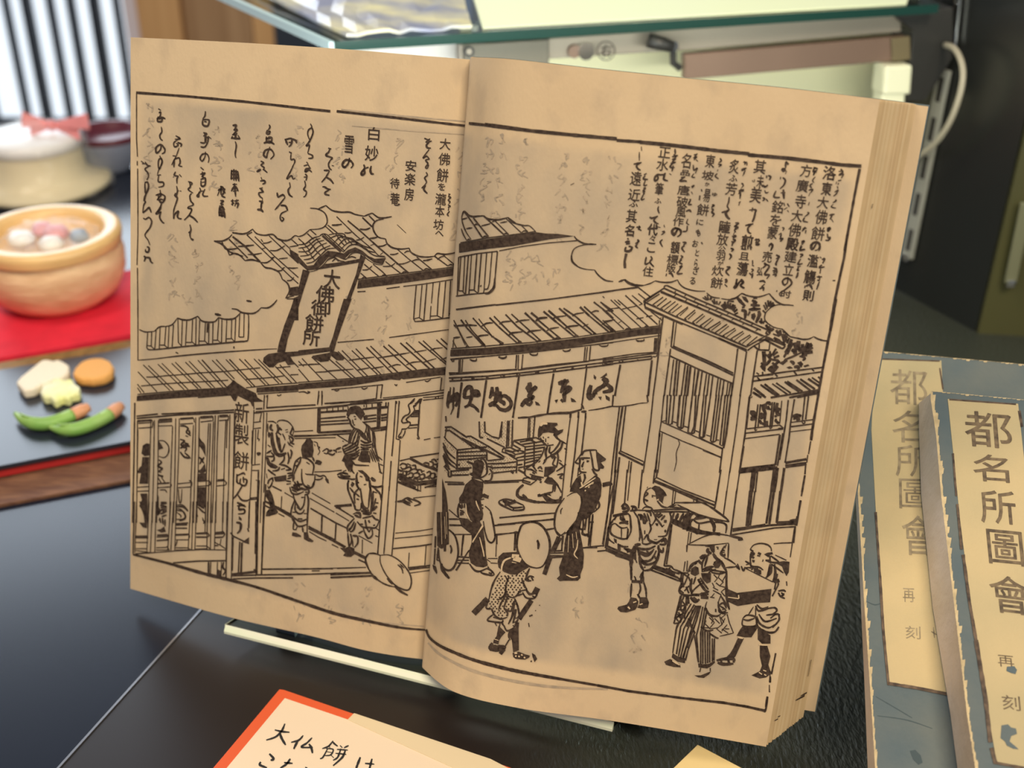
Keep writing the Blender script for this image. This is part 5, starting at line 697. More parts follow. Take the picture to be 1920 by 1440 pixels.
3 890 460 830 560 760 670 740 760 715 930/3s 920 470 790 680 750 940/3s 935 480 820 700 770 960/3s 950 480 850 720 790 970/3s 965 480 880 740 815 980/3s 980 480 940 620 850 880/3s 920 740 860 900 835 1000/3s 900 700 840 880 810 970/f 715 930 760 960 835 980 830 1025 760 1010 705 970/f 635 1010 690 985 780 1030 790 1065 720 1060 650 1040/p3 710 1000 780 1040/3s 880 640 920 740/3 860 600 900 700 930 740
3s 1000 490 970 640 940 760 960 1020/3s 1020 500 980 740 980 1030/3s 1040 520 1000 720 1000 1030/3s 1020 720 1025 1030/3s 1045 730 1045 1025/3s 1065 730 1065 1020/3s 1090 790 1090 1010/3s 1110 790 1105 1000/3s 920 760 940 880 955 1010/3s 905 520 870 640/3s 870 540 820 640/3s 890 580 850 680/f 955 1025 1000 1035 1060 1030 1110 1000 1115 1020 1070 1060 1040 1075 960 1065/3 980 1070 970 1110/3 1070 1070 1070 1100/f 920 1140 980 1140 1080 1100 1060 1130 1010 1165 960 1160
2s 1030 620 1000 700/2s 1060 590 1110 640/2s 1010 640 1070 700/2s 1110 640 1060 700/2s 1000 690 1060 690/2s 1110 600 1160 650/2s 1160 580 1180 660/2s 1210 600 1180 660/2s 1180 660 1130 700/2s 1230 660 1180 720/2s 1180 700 1240 740/2s 1250 640 1290 740/2s 1230 560 1250 640/3 1060 740 1120 780 1150 790/2s 1130 700 1180 740/2s 1070 700 1140 690/3 1030 500 1060 560 1130 580 1170 560/3 1150 500 1160 540 1210 560/2.5 1160 480 1220 520/2s 1120 510 1120 540/2s 1170 590 1200 640/3 980 680 1040 720 1100 710/2 1290 740 1160 770/2s 1220 560 1170 600/2s 1060 560 1100 610 1080 650/2s 1250 700 1210 700
f 1380 670 1500 670 1520 690 1460 780 1400 780 1320 765 1350 710/f 1330 790 1390 790 1350 870 1310 960 1290 980 1220 970 1260 930 1290 880/5 1130 1000 1200 985 1290 985 1290 1020/5 1140 1020 1200 1035 1290 1030/4s 1170 990 1180 1030/4s 1240 990 1250 1030/p3 1330 775 1380 790
f 1520 700 1560 720 1640 760 1640 840 1560 840 1520 800/f 1540 850 1610 860 1640 960 1620 1040 1640 1100 1640 1130 1600 1160 1540 1170 1460 1140 1540 1100 1560 1050 1540 960/p2 1530 850 1630 855/p3 1530 1110 1560 1130/p3 1570 1090 1600 1100/p3 1580 1130 1600 1140
3 1380 600 1420 570 1500 590 1500 670 1380 670 1380 600/3 1385 610 1430 620 1490 600/2 1430 570 1480 490/2 1500 490 1500 590/3 1500 480 1530 530 1620 510/3 1510 470 1560 510 1620 490/3 1510 580 1540 650 1620 690 1680 660/3 1530 560 1590 630 1700 600/4 1510 600 1520 680 1600 730 1680 730 1720 680/3 1600 570 1700 560 1730 570/3 1720 570 1720 620 1660 690/3 1600 510 1680 500 1700 530 1660 560/3s 1690 560 1640 600
3s 1690 930 1650 1130/3s 1640 1150 1635 1210/2s 1630 1230 1630 1300/3.5s 1610 1340 1595 1440/2s 1640 1100 1630 1200
5s 0 1235 300 1290 800 1355 1200 1400 1430 1440
@1380 1240 8
5s 0 650 120 665 430 735/3 410 720 440 740 480 525/4s 515 240 512 310/2s 500 440 505 460
@830 780 6
3s 40 0 45 60/2s 50 120 30 240/3s 30 125 100 120 160 160/3s 30 160 90 160/3s 90 165 240 270 360 360/3s 160 160 280 240/2.5s 20 230 60 280 170 380/3s 170 380 500 345 350 360/3s 165 410 500 390/3s 170 450 500 440/3s 165 490 330 480 500 460/4s 150 550 200 545/3s 150 590 330 580/3s 90 620 300 600/3s 90 665 300 660/3s 170 380 165 600/3 10 300 60 400 150 480/3 10 340 70 470 150 540/3 20 420 70 520 150 580/4 10 440 60 560 80 600/3s 20 560 70 620 70 680/3s 100 610 100 680/3s 70 680 100 680/3s 500 390 500 500/3s 30 550 90 600
d 1.2 34 30 130 90 125 160 170 340 350 310 370 200 260 100 160/d 1.4 30 20 260 60 300 165 390 165 440 60 360 10 320/d 1.4 30 170 390 500 370 500 600 330 600 300 655 100 660 170 560/d 1.4 30 30 560 90 610 90 660 60 660 20 600
3s 260 230 320 225 520 340 700 460/4s 220 250 400 340 690 480/3s 260 270 460 390/3s 690 480 510 500/3s 500 345 460 350/3s 700 400 840 490/3s 840 490 830 640/3s 510 535 700 530 840 510/3s 560 580 830 570/3s 570 640 830 610/4s 770 620 800 640/d 1.4 30 260 230 330 230 700 450 830 490 820 600 570 630 550 550 510 500 700 480 480 370
3s 415 60 420 240/3s 475 60 480 180 560 230 640 250/3s 640 250 670 60/3s 420 240 460 240/3s 500 250 700 350/3s 670 60 660 240/3s 735 50 720 350/3s 750 50 740 340/3s 790 40 780 350/d 1.3 32 425 70 470 70 480 190 640 260 670 240 680 50 730 50 715 340 540 250 420 230/d 1.3 32 750 50 790 50 780 340 735 345/d 1.3 32 985 30 1030 30 1020 230 975 220/3s 970 20 960 240/3s 1040 0 1020 240/2s 985 20 980 240
3s 800 275 1050 240 1140 280/3s 800 275 880 320 1140 280/3s 790 320 880 370/3s 800 275 790 320/3s 880 320 930 345 920 600/3s 930 345 1150 320/3s 930 380 1140 350/3s 930 420 1120 390/3s 920 455 1110 430/3s 920 490 1090 460/3s 915 530 1070 490/3s 910 570 1010 545/3s 1030 290 1030 560/3s 840 550 900 540/3s 680 365 760 350 860 400/3s 680 365 670 400 820 450/3s 780 400 820 430 920 410/3s 780 400 860 380 920 400/3s 830 470 920 450/3s 840 500 915 490/3s 850 580 910 570/4s 850 600 920 640/4s 700 380 780 400/5s 940 270 1020 260/3s 950 250 1060 300/3s 870 290 980 270
f 1070 220 1075 150 1090 110 1130 80 1180 70 1290 75 1295 100 1260 120 1300 160 1360 145 1350 180 1290 220 1250 210 1250 190 1190 180 1130 190 1100 230 1080 250/p4 1100 110 1130 80 1180 85
3 1100 240 1120 280 1150 310 1180 330 1250 320/3 1130 230 1140 250/3 1180 240 1200 235/3 1160 250 1160 290/f 1175 300 1195 305 1185 320/4 1250 200 1270 220 1300 260/3 1300 250 1320 290 1260 380 1220 410/4 1350 290 1330 360 1270 420 1210 440/3 1300 260 1390 310/3 1210 340 1200 400 1230 420/4 1180 340 1160 400 1170 480/3 1150 340 1120 430 1060 510 940 590 930 660 980 690/3 1170 480 1130 540/3 1140 500 1210 450 1260 470 1240 540 1280 560/3 1290 400 1300 480 1280 580/3 1100 500 1080 520/3s 1010 550 1060 620
f 1150 570 1280 560 1260 620 1180 680 1140 680/f 1140 740 1180 680 1230 690 1290 750 1310 780 1180 760/3 1280 620 1340 580 1390 540/3 1180 670 1220 720 1270 750/3 980 650 1060 680 1140 690/3 950 600 1000 600 1060 640/4 1010 630 1040 650/5s 1000 670 1060 720/5s 1060 690 1110 720/3s 910 700 960 690 1060 720 990 770 900 740 910 700/3s 905 720 990 745/3 1070 590 1100 570 1120 600/3 1080 610 1130 620/3 1290 660 1350 650 1320 690 1350 700/3 1370 360 1400 380/3 1380 400 1400 410/3 1310 520 1360 560/3 1310 490 1340 510/4 1250 440 1280 470/3 1220 450 1240 480/5 1100 750 1110 730
5 910 770 850 830 850 900 950 940 1060 965 1150 965/5 900 880 960 940/6 1070 890 1100 880/4 1070 900 1150 880 1240 850/3 1130 900 1200 960 1340 970/3 1150 880 1230 940 1330 950/4s 1140 880 1230 970/4 1140 970 1330 970/3 1240 850 1250 780 1290 770/3 1270 770 1260 850/3s 1290 770 1340 860/3 1190 880 1220 890/3s 1330 900 1310 950/6s 1260 960 1340 940
3s 460 740 800 725 900 720/2s 30 740 240 745/3s 60 765 250 765/2s 470 755 700 745 860 740/2.5s 640 1140 900 1120 1260 1090/3s 580 1230 900 1190 1260 1160/2.5s 580 1340 800 1310 850 1310/3s 1160 1280 1260 1260
3 640 950 740 935 910 1000/3 640 950 650 990 790 1060/3 740 1000 800 1030 910 1020/3 790 1060 910 1050 910 1000/3s 800 1030 795 1060/5s 700 1000 830 960/4s 680 950 750 1000/4s 800 940 830 970/3s 690 940 780 980
3s 820 1310 810 1440/4s 850 1310 830 1440/3 840 1440 850 1340 880 1240 940 1200 1020 1190 1100 1220 1160 1290 1200 1400 1205 1440/3 1070 1390 1080 1440/3s 610 1340 610 1440
f 340 560 360 500 400 485 450 500 470 530 460 600 430 690 360 690 300 650 340 630/4s 280 510 350 540/3 430 490 460 480 490 520 500 560 500 640 460 680 420 690/3 500 560 560 580 560 600/3 530 590 560 640 540 720 470 725/3 520 660 540 640/2 530 570 560 550
f 340 700 380 715 460 740 460 790 450 860 460 900 430 940 440 1000 460 1100 450 1160 420 1180 340 1190 300 1150 280 1100 270 980 190 980 190 920 230 860 260 770/3 330 700 350 690 420 700 470 740/3 190 980 175 1060 185 1140/4 190 990 220 1040/4 220 985 230 1030/4 250 985 250 1030/4 200 1060 240 1070/4 200 1090 250 1080/4 200 1110 240 1100/6s 440 890 520 910/5s 460 880 500 900/3 430 940 470 930/f 185 1145 220 1160 280 1150 330 1190 420 1180 460 1260 480 1440 330 1440 330 1330 280 1290 220 1240/3 410 990 460 1000/3s 440 1040 460 1030/p2 380 950 390 990 420 1060/p2 270 1000 275 1090 310 1160/p2s 450 1230 340 1420
2.5 480 1010 540 1070 560 1160 590 1330 580 1400 540 1420 500 1380 460 1230/2s 75 1050 180 1140/2s 80 1160 190 1160/2s 80 1220 220 1225/2s 140 1330 330 1330/3s 240 1330 230 1440/2.5 75 1280 140 1340 170 1440
f 0 700 40 850 60 1000 70 1200 75 1440 0 1440
3 1490 520 1550 440 1600 390 1690 380 1730 380/f 1740 400 1840 480 1830 500 1780 520 1820 570 1810 590 1760 590 1750 520/3 1490 520 1540 530 1540 460/3 1540 470 1660 470/3 1660 390 1680 480 1700 590 1760 600 1740 480 1730 380/3 1550 480 1540 600 1570 630 1620 630/4 1560 480 1590 490/3 1620 510 1640 515/3 1590 510 1570 560 1580 570/f 1560 590 1590 590 1580 600/3 1620 500 1650 505/3 1680 590 1710 640 1740 660/3 1560 640 1530 660/3 1590 400 1570 440/3 1600 650 1610 700
f 1550 660 1570 760 1550 780 1600 760 1720 660 1770 700 1790 770 1780 900 1740 1000 1700 1080 1640 1120 1580 1170 1520 1170 1560 1000 1550 900 1500 850 1430 850 1440 800 1500 700/3 1590 650 1600 700 1570 770/3 1740 660 1660 740 1540 820/p2 1720 690 1600 770 1540 810/p2 1600 800 1650 770 1700 740/p3s 1640 790 1650 800/p3s 1600 830 1610 840/p3s 1680 740 1690 760/p3s 1560 740 1570 780
3 1370 920 1290 1040 1260 1170 1270 1280 1330 1340/2.5 1330 1340 1420 1290 1500 1180 1560 1000 1560 910 1530 860 1470 860 1400 900/2 1330 1100 1330 1060 1350 1030/3 1700 980 1750 960 1760 1020 1700 1080/3 1720 1000 1730 1050/3 1560 1170 1540 1260 1600 1270/3s 1620 1120 1600 1240/3s 1660 1100 1640 1300/3 1580 1280 1570 1320 1620 1340 1650 1300/3s 1690 1100 1650 1440/3s 1660 1190 1700 1190/4 1620 1320 1650 1360
f 1400 1290 1500 1180 1560 1170 1540 1270 1560 1440 1370 1440/4s 1800 760 1900 740/5s 1800 785 1910 760/3s 1920 780 1870 1000 1800 1440/3s 1320 1340 1280 1440/2.5s 1360 1340 1350 1440
2.5s 1440 0 1400 300 1340 930/3s 1530 0 1490 400 1440 800/3s 1610 0 1560 440/2.5s 1530 580 1520 680/3 1870 1400 1860 1280 1890 1200 1920 1190
@800 960 6
f 120 0 250 0 255 360 215 370 200 400 170 410 135 390 120 200/p1s 170 0 180 360/p1s 210 50 220 300/p1s 230 0 235 250
3s 105 270 100 400/2.5s 130 250 130 380/3s 100 410 90 590/2.5s 135 400 120 540/f 70 590 110 610 125 680 115 695 80 640/2s 115 480 140 480/2s 115 510 150 510/2s 120 540 150 545
3 255 195 320 260 355 380 355 500 310 620 250 655 190 620 150 540 140 420/5s 210 370 210 440/3 270 370 285 420 275 465/6 170 580 180 640 220 700 260 745/2s 255 75 350 75/2s 260 150 400 150/2s 330 250 500 250/3s 415 255 395 490/3s 360 500 480 510/2.5s 350 540 480 540/2.5s 350 570 480 575/2s 690 520 800 520/2s 720 570 800 575/2 680 530 720 560/3 500 0 600 0
f 360 60 440 70 480 120 580 100 620 160 660 330 670 480 690 600 640 620 560 610 500 570 480 500 480 440 510 340 510 250 440 180/p2s 640 150 520 330/p2 600 280 640 440 650 500/3 485 580 540 650 600 665 680 630/3 610 670 640 690 740 710 765 690/3 680 630 720 650 760 690/2.5 610 660 680 635/3s 700 680 740 690/3 690 610 710 640/f 470 430 500 410 345 660 325 650
2.5 715 0 745 80 770 250 760 310 730 345 690 310 660 220 640 100/2.5s 770 150 1000 130/2s 790 260 780 500/2.5s 770 250 1000 230/2.5s 820 65 1100 30 1440 10/3s 800 140 1100 115/3s 1180 105 1430 75/4s 1000 230 990 430/3s 1030 230 1010 400/4 980 230 1035 225
3.5 1040 230 1080 140 1160 105 1250 120 1330 190 1380 300 1385 430 1350 540 1300 610 1240 628/3.5 1040 230 1015 330 1030 450 1090 560 1160 610 1240 628/4 1245 315 1260 360 1255 415/3s 1345 195 1440 180/2.5 1440 0 1440 150 1470 240 1510 260 1560 220
11s 1495 280 1420 440/9s 1400 480 1325 700/3s 1530 260 1520 430/3s 1390 440 1530 430/3s 1390 460 1540 455/3s 1380 490 1540 490/3s 1370 515 1540 500
f 1600 180 1700 60 1740 100 1720 200 1750 350 1770 480 1760 620 1730 700 1730 740 1700 770 1540 770 1500 775 1465 745 1500 710 1490 620 1540 480 1560 300/f 1700 0 1880 0 1800 80 1700 60/p2 1700 310 1690 400 1660 470 1700 520/p2 1570 700 1640 730 1700 720/p1s 1600 260 1590 450/p1s 1640 240 1650 400/p1s 1680 220 1690 300
3 1760 60 1760 180 1720 190/3s 1800 60 1780 200/3s 1830 30 1820 270/3s 1870 40 1840 380/3 1750 200 1760 240 1790 250/3 1790 240 1820 280/3s 1830 280 1820 380/2.5s 1750 400 1920 380/3s 1760 400 1920 395/2.5s 1870 60 1820 380
f 800 560 810 500 860 455 940 450 1020 445 1040 480 1100 580 1150 620 1080 660 1020 700 950 700 870 670 810 620/p3 950 510 880 540 850 600 845 660/p2 960 560 1010 570/p8s 960 490 1040 500/p10s 980 510 1060 540/p8s 1030 530 1060 545/3 950 505 1000 545 1080 560
3 830 670 770 760 730 860 705 970/3 705 970 680 1030 675 1080 740 1090/3 1160 630 1130 700 1110 770/3 1070 740 1090 800 1130 870/3 1120 760 1160 720 1210 730/3 1120 770 1180 770/4 1130 740 1150 760/3s 1180 730 1200 770/3 890 720 910 770/3 930 720 900 800 890 880 920 940 980 965/3 980 965 1020 930 1050 890 1130 870/3 1010 940 1080 920/5s 1030 900 1060 890/3 890 880 870 940 800 990/3 900 920 840 1020 810 1100/3 920 940 890 1010 870 1080/3 870 1080 950 1110 980 1000/3 870 1080 910 1130 910 1170/3 740 1090 760 1150 830 1200 910 1180/d 3.2 42 830 680 890 710 930 720 1160 640 1130 720 1090 800 1120 870 1030 880 980 960 960 1100 870 1080 910 1160 830 1190 750 1130 690 1070 720 960
3 1080 900 1120 960 1200 970 1240 930 1230 900/4 1120 870 1160 920 1220 910/12s 1250 850 1215 920/10s 1180 990 1040 1200/12s 690 975 530 1140/4 1190 940 1220 960
3 990 970 1020 1040 1040 1130 1040 1200/3 750 1150 700 1190 690 1220 750 1230/3 700 1225 840 1240 860 1210/3 750 1180 850 1200/3 770 1240 790 1280/3 870 1270 900 1330 950 1320 990 1290/3 1000 1090 960 1180 920 1260/3 990 990 980 1080 950 1200/3 970 1270 990 1290/3 830 1240 820 1290/3 1000 1030 1030 1050/3 990 1190 1030 1190/3 980 1240 1010 1230/4 1030 1200 990 1290/3 840 1230 870 1280/3 1010 1090 990 1180 970 1250
@880 1080 8
f 440 740 545 840 490 900 450 960 440 1020 360 1000 370 950 410 900/f 600 820 740 740 745 1110 660 1140 640 960 600 900/f 700 700 750 690 740 780 700 800/7 350 1000 320 1050 330 1090 420 1105 540 1090/7 420 1050 500 1060 550 1080/5 340 1040 440 1060/5s 370 1050 380 1100/5s 430 1060 440 1100/3s 600 950 540 1050/8s 520 1090 465 1165/f 650 1150 740 1130 840 1170 910 1190 900 1220 840 1250 700 1240 660 1210/p5 680 1150 720 1150/p4 690 1190 710 1200/p4 740 1190 755 1210/p4 780 1170 800 1185/p4 820 1210 840 1225/p2 380 940 440 960/f 940 1150 990 1180 1020 1240 980 1290 950 1210/3s 920 1270 940 1280/2 600 820 590 900 620 960
2s 890 700 900 760/3s 900 600 950 580/2s 990 510 1000 520/2s 1050 430 1060 440
@780 1180 5.333
6 105 0 140 80 240 160 400 235 600 310 900 390 1200 450 1600 520 1920 575
@1340 920 8
3s 45 0 20 160/2s 180 0 130 370/3s 330 0 290 300 240 670/8s 545 0 490 530/3s 605 0 535 520/4s 850 0 775 490/5s 890 0 820 495/5s 990 0 930 480/6s 930 480 1230 465/9s 1130 465 1230 450/3s 1315 0 1300 80/4s 1290 140 1250 380/5s 1245 380 1220 520/3s 1210 540 1185 780/3s 270 570 480 545 760 500/4s 270 600 500 560 820 515 1220 495/3s 250 660 500 620 900 555 1220 535
@1120 880 6.857
3s 1590 0 1510 500/2s 1705 0 1620 600
'''
GL = {}
def glyph(ch, off):
    k = (ch, off)
    if k in GL: return GL[k]
    cu = bpy.data.curves.new('g', 'FONT'); cu.body = ch; cu.size = 1; cu.offset = off; cu.resolution_u = 3
    ob = bpy.data.objects.new('g', cu); S.collection.objects.link(ob); dg = bpy.context.evaluated_depsgraph_get(); dg.update()
    me = bpy.data.meshes.new_from_object(ob.evaluated_get(dg)); vs = [v.co.copy() for v in me.vertices]; fs = [tuple(p.vertices) for p in me.polygons]
    bpy.data.objects.remove(ob); bpy.data.curves.remove(cu); bpy.data.meshes.remove(me)
    if vs:
        x0, x1 = min(v.x for v in vs), max(v.x for v in vs); y0, y1 = min(v.y for v in vs), max(v.y for v in vs)
        vs = [((v.x - x0) / max(x1 - x0, 1e-5) - .5, .5 - (v.y - y0) / max(y1 - y0, 1e-5)) for v in vs]
    GL[k] = (vs, fs); return GL[k]
class Ink:
    """collects flat print in photo pixels, drops it on the paper surface it belongs to"""
    def __init__(s, hit): s.V, s.F, s.hit = [], [], hit
    def add(s, pts, faces, lift):
        ids = []
        for p in pts:
            h = s.hit(p[0], p[1]); ids.append(None if h is None else len(s.V))
            if h is not None: s.V.append(h[0] + h[1] * lift)
        for f in faces:
            if all(ids[i] is not None for i in f): s.F.append(tuple(ids[i] for i in f))
    def stroke(s, P, w, straight, lift, taper=True, ym=1e9):
        P = [Vector((p[0], p[1], 0)) for p in P]
        if not straight: P = catmull(P, 5)
        Q = [P[0]]
        for p in P[1:]:
            d = (p - Q[-1]).length
            if d < 0.01: continue
            m_ = int(d / 9) + 1; q0 = Q[-1]
            for k in range(1, m_ + 1): Q.append(q0 + (p - q0) * (k / m_))
        if Q[0].y > ym: Q = Q[::-1]
        cutQ = []
        for p in Q:
            if p.y > ym:
                if cutQ and cutQ[-1].y < ym: c = cutQ[-1]; cutQ.append(c + (p - c) * ((ym - c.y) / (p.y - c.y)))
                break
            cutQ.append(p)
        Q = cutQ; n = len(Q)
        if n < 2: return
        pts, fs = [], []
        for i, p in enumerate(Q):
            t = Q[min(i + 1, n - 1)] - Q[max(i - 1, 0)]; t = t.normalized() if t.length > 0 else Vector((1, 0, 0)); nn = Vector((-t.y, t.x, 0))
            k = 1.0
            if taper and not straight:
                u = i / (n - 1); k = 0.55 + 0.6 * math.sin(math.pi * min(1, max(0, u * 0.9 + 0.07)))
            hw = w * 0.5 * k * (1 + random.uniform(-.13, .13)); pts += [p + nn * hw, p - nn * hw]
        for i in range(n - 1): fs.append((2 * i, 2 * i + 1, 2 * i + 3, 2 * i + 2))
        s.add(pts, fs, lift)
    def fill(s, P, lift):
        bm = bmesh.new(); vs = [bm.verts.new((p[0], p[1], 0)) for p in P]
        tri = tessellate_polygon([[Vector((p[0], p[1], 0)) for p in P]])
        for t in tri:
            try: bm.faces.new([vs[i] for i in t])
            except ValueError: pass
        xs = [p[0] for p in P]; x = min(xs) + 16
        while x < max(xs):
            bmesh.ops.bisect_plane(bm, geom=bm.verts[:] + bm.edges[:] + bm.faces[:], plane_co=(x, 0, 0), plane_no=(1, 0, 0)); x += 16
        bm.verts.index_update(); s.add([(v.co.x, v.co.y) for v in bm.verts], [tuple(v.index for v in f.verts) for f in bm.faces], lift); bm.free()
    def glyph(s, cx, cy, w, h, ch, bold, slope, lean, lift):
        vs, fs = glyph(ch, 0.0)
        off = max(0.0, min(1.0, bold)) * 0.5
        for q, (ax, ay) in enumerate(((0, 0), (off, 0), (-off, 0), (0, off), (0, -off)) if off else ((0, 0),)):
            s.add([(cx + ax + u * w + v * h * lean, cy + ay + v * h + u * w * slope) for u, v in vs], fs, lift + q * .0015)
    def dots(s, P, size, gap, lift):
        xs = [p[0] for p in P]; ys = [p[1] for p in P]; y = min(ys); row = 0
        def inside(x, y):
            c = False; j = len(P) - 1
            for i in range(len(P)):
                if (P[i][1] > y) != (P[j][1] > y) and x < (P[j][0] - P[i][0]) * (y - P[i][1]) / (P[j][1] - P[i][1]) + P[i][0]: c = not c
                j = i
            return c
        while y < max(ys):
            x = min(xs) + (row % 2) * gap / 2
            while x < max(xs):
                if inside(x, y):
                    a, b = x + random.uniform(-.15, .15) * gap, y + random.uniform(-.15, .15) * gap; q = size * 0.62
                    s.add([(a - q, b), (a, b - q), (a + q, b), (a, b + q)], [(0, 1, 2, 3)], lift)
                x += gap
            y += gap * 0.62; row += 1
def hit_page(bv):
    def h(px_, py_):
        for dx in (0, 2, 4, 7, 10, -2, -4, -7):
            d = wray(px_ + dx, py_).normalized(); r = bv.ray_cast(CAM, d)
            if r[0] is not None: break
        if r[0] is None: return None
        n = r[1]; n = -n if n.dot(d) > 0 else n
        return r[0], n
    return h
def draw(text, pick, lift0=0.025):
    ox = oy = 0; k = 1; ym = 1e9
    for line in text.split('\n'):
        line = line.strip()
        if not line: continue
        if line[0] == '@': a_ = [float(a) for a in line[1:].split()]; ox, oy, k = a_[:3]; ym = a_[3] if len(a_) > 3 else 1e9; continue
        for it in line.split('/'):
            tk = it.split()
            if not tk: continue
            c = tk[0]; cut = 0
            try:
                if c in 'gb' or c in ('g', 'b'):
                    x, y, w_, h_ = (float(a) for a in tk[1:5]); X, Y = ox + x / k, oy + y / k
                    if Y > ym: continue
                    ik, sl = pick(X, Y); ik[0].glyph(X, Y, w_ / k * .92, h_ / k * .92, tk[5], 1.0 if c == 'b' else 0.5, sl, (VP[0] - X) / (VP[1] - Y), lift0); continue
                paper = c[0] == 'p'; c = c[1:] if paper else c
                if c[0] == 'f': nums = [float(a) for a in tk[1:]]
                elif c[0] == 'd': size, gap = float(tk[1]), float(tk[2]) / k; nums = [float(a) for a in tk[3:]]
                else: nums = [float(a) for a in tk[1:]]
                P = [(ox + nums[i] / k, oy + nums[i + 1] / k) for i in range(0, len(nums) - 1, 2)]
                mx, my = sum(p[0] for p in P) / len(P), sum(p[1] for p in P) / len(P); ik, sl = pick(mx, my); ik = ik[1] if paper else ik[0]
                lf_ = lift0 + (0.012 if paper else 0)
                if c[0] in 'fd' and my > ym: continue
                if c[0] == 'f': ik.fill(P, lf_)
                elif c[0] == 'd': ik.dots(P, size, gap, lf_)
                else: st = c.endswith('s'); ik.stroke(P, float(c.rstrip('s')) * (0.95 if st or float(c.rstrip('s')) >= 6 else 1.08), st, lf_, ym=ym)
            except Exception as ex_: print('ink?', it[:60], ex_)
inkL, inkR = Ink(hit_page(bvL)), Ink(hit_page(bvR)); resL, resR = Ink(hit_page(bvL)), Ink(hit_page(bvR)); ghL, ghR = Ink(hit_page(bvL)), Ink(hit_page(bvR))
def edge_x(y): return 887 + (797 - 887) * (y - 108) / (1250 - 108) - (8 * math.sin(math.pi * min(1, max(0, (y - 108) / 1140))) if y > 108 else 0)
PICK = {}
def pick(x, y):
    if PICK['side'] == 'L': return (inkL, resL), 0.09 + 0.10 * max(0, (y - 400) / 700)
    return (inkR, resR), 0.11
parts = INK.split('%%RIGHT')
PICK['side'] = 'L'; draw(parts[0], pick)
PICK['side'] = 'R'; draw(parts[1], pick)
# strokes traced in a left tile but lying on the rolled right leaves, and the other way round, were cut by the page outlines
def ghost(ik, x, y, h):
    for _ in range(int(h / 26)):
        yy = y + _ * 26 + random.uniform(-4, 4); xx = x + (VP[0] - x) * (yy - y) / 8000
        for s in range(3):
            a, b = xx + random.uniform(-8, 8), yy + random.uniform(-8, 8)
            ik.stroke([(a, b), (a + random.uniform(-8, 8), b + random.uniform(-2, 8)), (a + random.uniform(-8, 8), b + random.uniform(4, 14))], random.uniform(1.6, 3.2), False, 0.012)
for x, y, h in ((282, 195, 200), (325, 440, 150), (372, 470, 110), (405, 240, 130), (350, 560, 40), (480, 260, 100), (560, 240, 120), (640, 250, 120), (742, 260, 130), (868, 280, 190), (440, 420, 140), (660, 560, 130), (725, 560, 160), (770, 600, 60), (560, 1100, 90), (620, 1110, 80), (690, 1110, 80), (752, 1130, 70)): ghost(ghL, x, y, h)
for x, y, h in ((915, 260, 150), (940, 262, 160), (985, 268, 170), (1060, 280, 200), (1105, 290, 180), (1150, 300, 200), (960, 480, 80), (985, 480, 80), (1010, 490, 70), (1040, 500, 60), (1180, 1100, 60), (1200, 1160, 80), (1090, 1120, 60), (1350, 600, 40), (1500, 590, 60), (1250, 640, 90)): ghost(ghR, x, y, h)
ghL.stroke([(560, 1125), (640, 1155), (720, 1168), (795, 1174)], 3, False, 0.012)
ghL.stroke([(640, 205), (760, 218), (880, 228)], 3, False, 0.012); ghL.stroke([(660, 236), (780, 246), (870, 252)], 2, False, 0.012)
ghR.stroke([(803, 1205), (830, 1230), (900, 1262), (1020, 1286), (1140, 1292)], 5, False, 0.012)
for ik, nm, m, pg in ((inkL, 'printed_ink', m_ink, lpage), (inkR, 'printed_ink', m_ink, rpage), (resL, 'reserved_lines', m_paper, lpage), (resR, 'reserved_lines', m_paper, rpage), (ghL, 'show_through_print', m_ghost, lpage), (ghR, 'show_through_print', m_ghost, rpage)):
    if ik.F: mk(nm, ik.V, ik.F, m, pg, recalc=False, kind='stuff')
# marks on the fore-edge of the block
fe = []
def edge_pt(t, v):
    C = catmull(TRb, 6); er = 0.012 + 0.128 * (t - .05) / .13
    return c2w(C[-1] + (C[-1] - C[-2]).normalized() * (er + .07) + e2 * t + R2 * (LH * v))
for (t, v, a, b) in ((0.2, .955, .16, .0016), (0.34, .951, .12, .0014), (1.25, .935, .45, .0022), (1.5, .931, .3, .002), (.5, .14, .03, .006), (1.7, .87, .02, .03)):
    p = [edge_pt(t, v), edge_pt(t + a, v - .004 * a), edge_pt(t + a, v + b), edge_pt(t, v + b)]; fe.append((p, [(0, 1, 2, 3)]))
mk('edge_marks', *merge(*fe), m_ink, bk, recalc=False, label='small ink marks on the fore-edge', kind='stuff')
# ---------------------------------------------------------------- clear stand
LZ = 1.16
st = thing('acrylic_stand', 'clear acrylic book stand with a front edge coloured pale green for piped light', 'stand', on_z(800, 1300, 0))
a, b = on_z(421, 1172, LZ), on_z(1150, 1355, LZ)
u_ = (b - a).normalized(); back = Vector((-u_.y, u_.x, 0)); back = back if back.y > 0 else -back
lb = on_z(452, 1152, LZ); bl = (lb - a).length
depth = 8.0; lvv = (lb - a).normalized()
c_, d_ = b + lvv * depth, a + lvv * depth
mk('ledge', *slab([a + lvv * .05, b + lvv * .05, c_, d_], 0.33), m_acr, st, bevel=0.02)
fb = -back
V = [a + fb * .12 - UP * .42, b + fb * .12 - UP * .42, b + lvv * .05 - UP * .42, a + lvv * .05 - UP * .42, a + fb * .12 - UP * .28, b + fb * .12 - UP * .28, b + lvv * .05, a + lvv * .05]
mk('front_edge', V, [(0, 1, 2, 3), (4, 5, 1, 0), (4, 7, 6, 5), (7, 3, 2, 6), (0, 3, 7, 4), (1, 5, 6, 2)], m_edgeglow, st, label='front edge, its piped light put into a pale green colour')
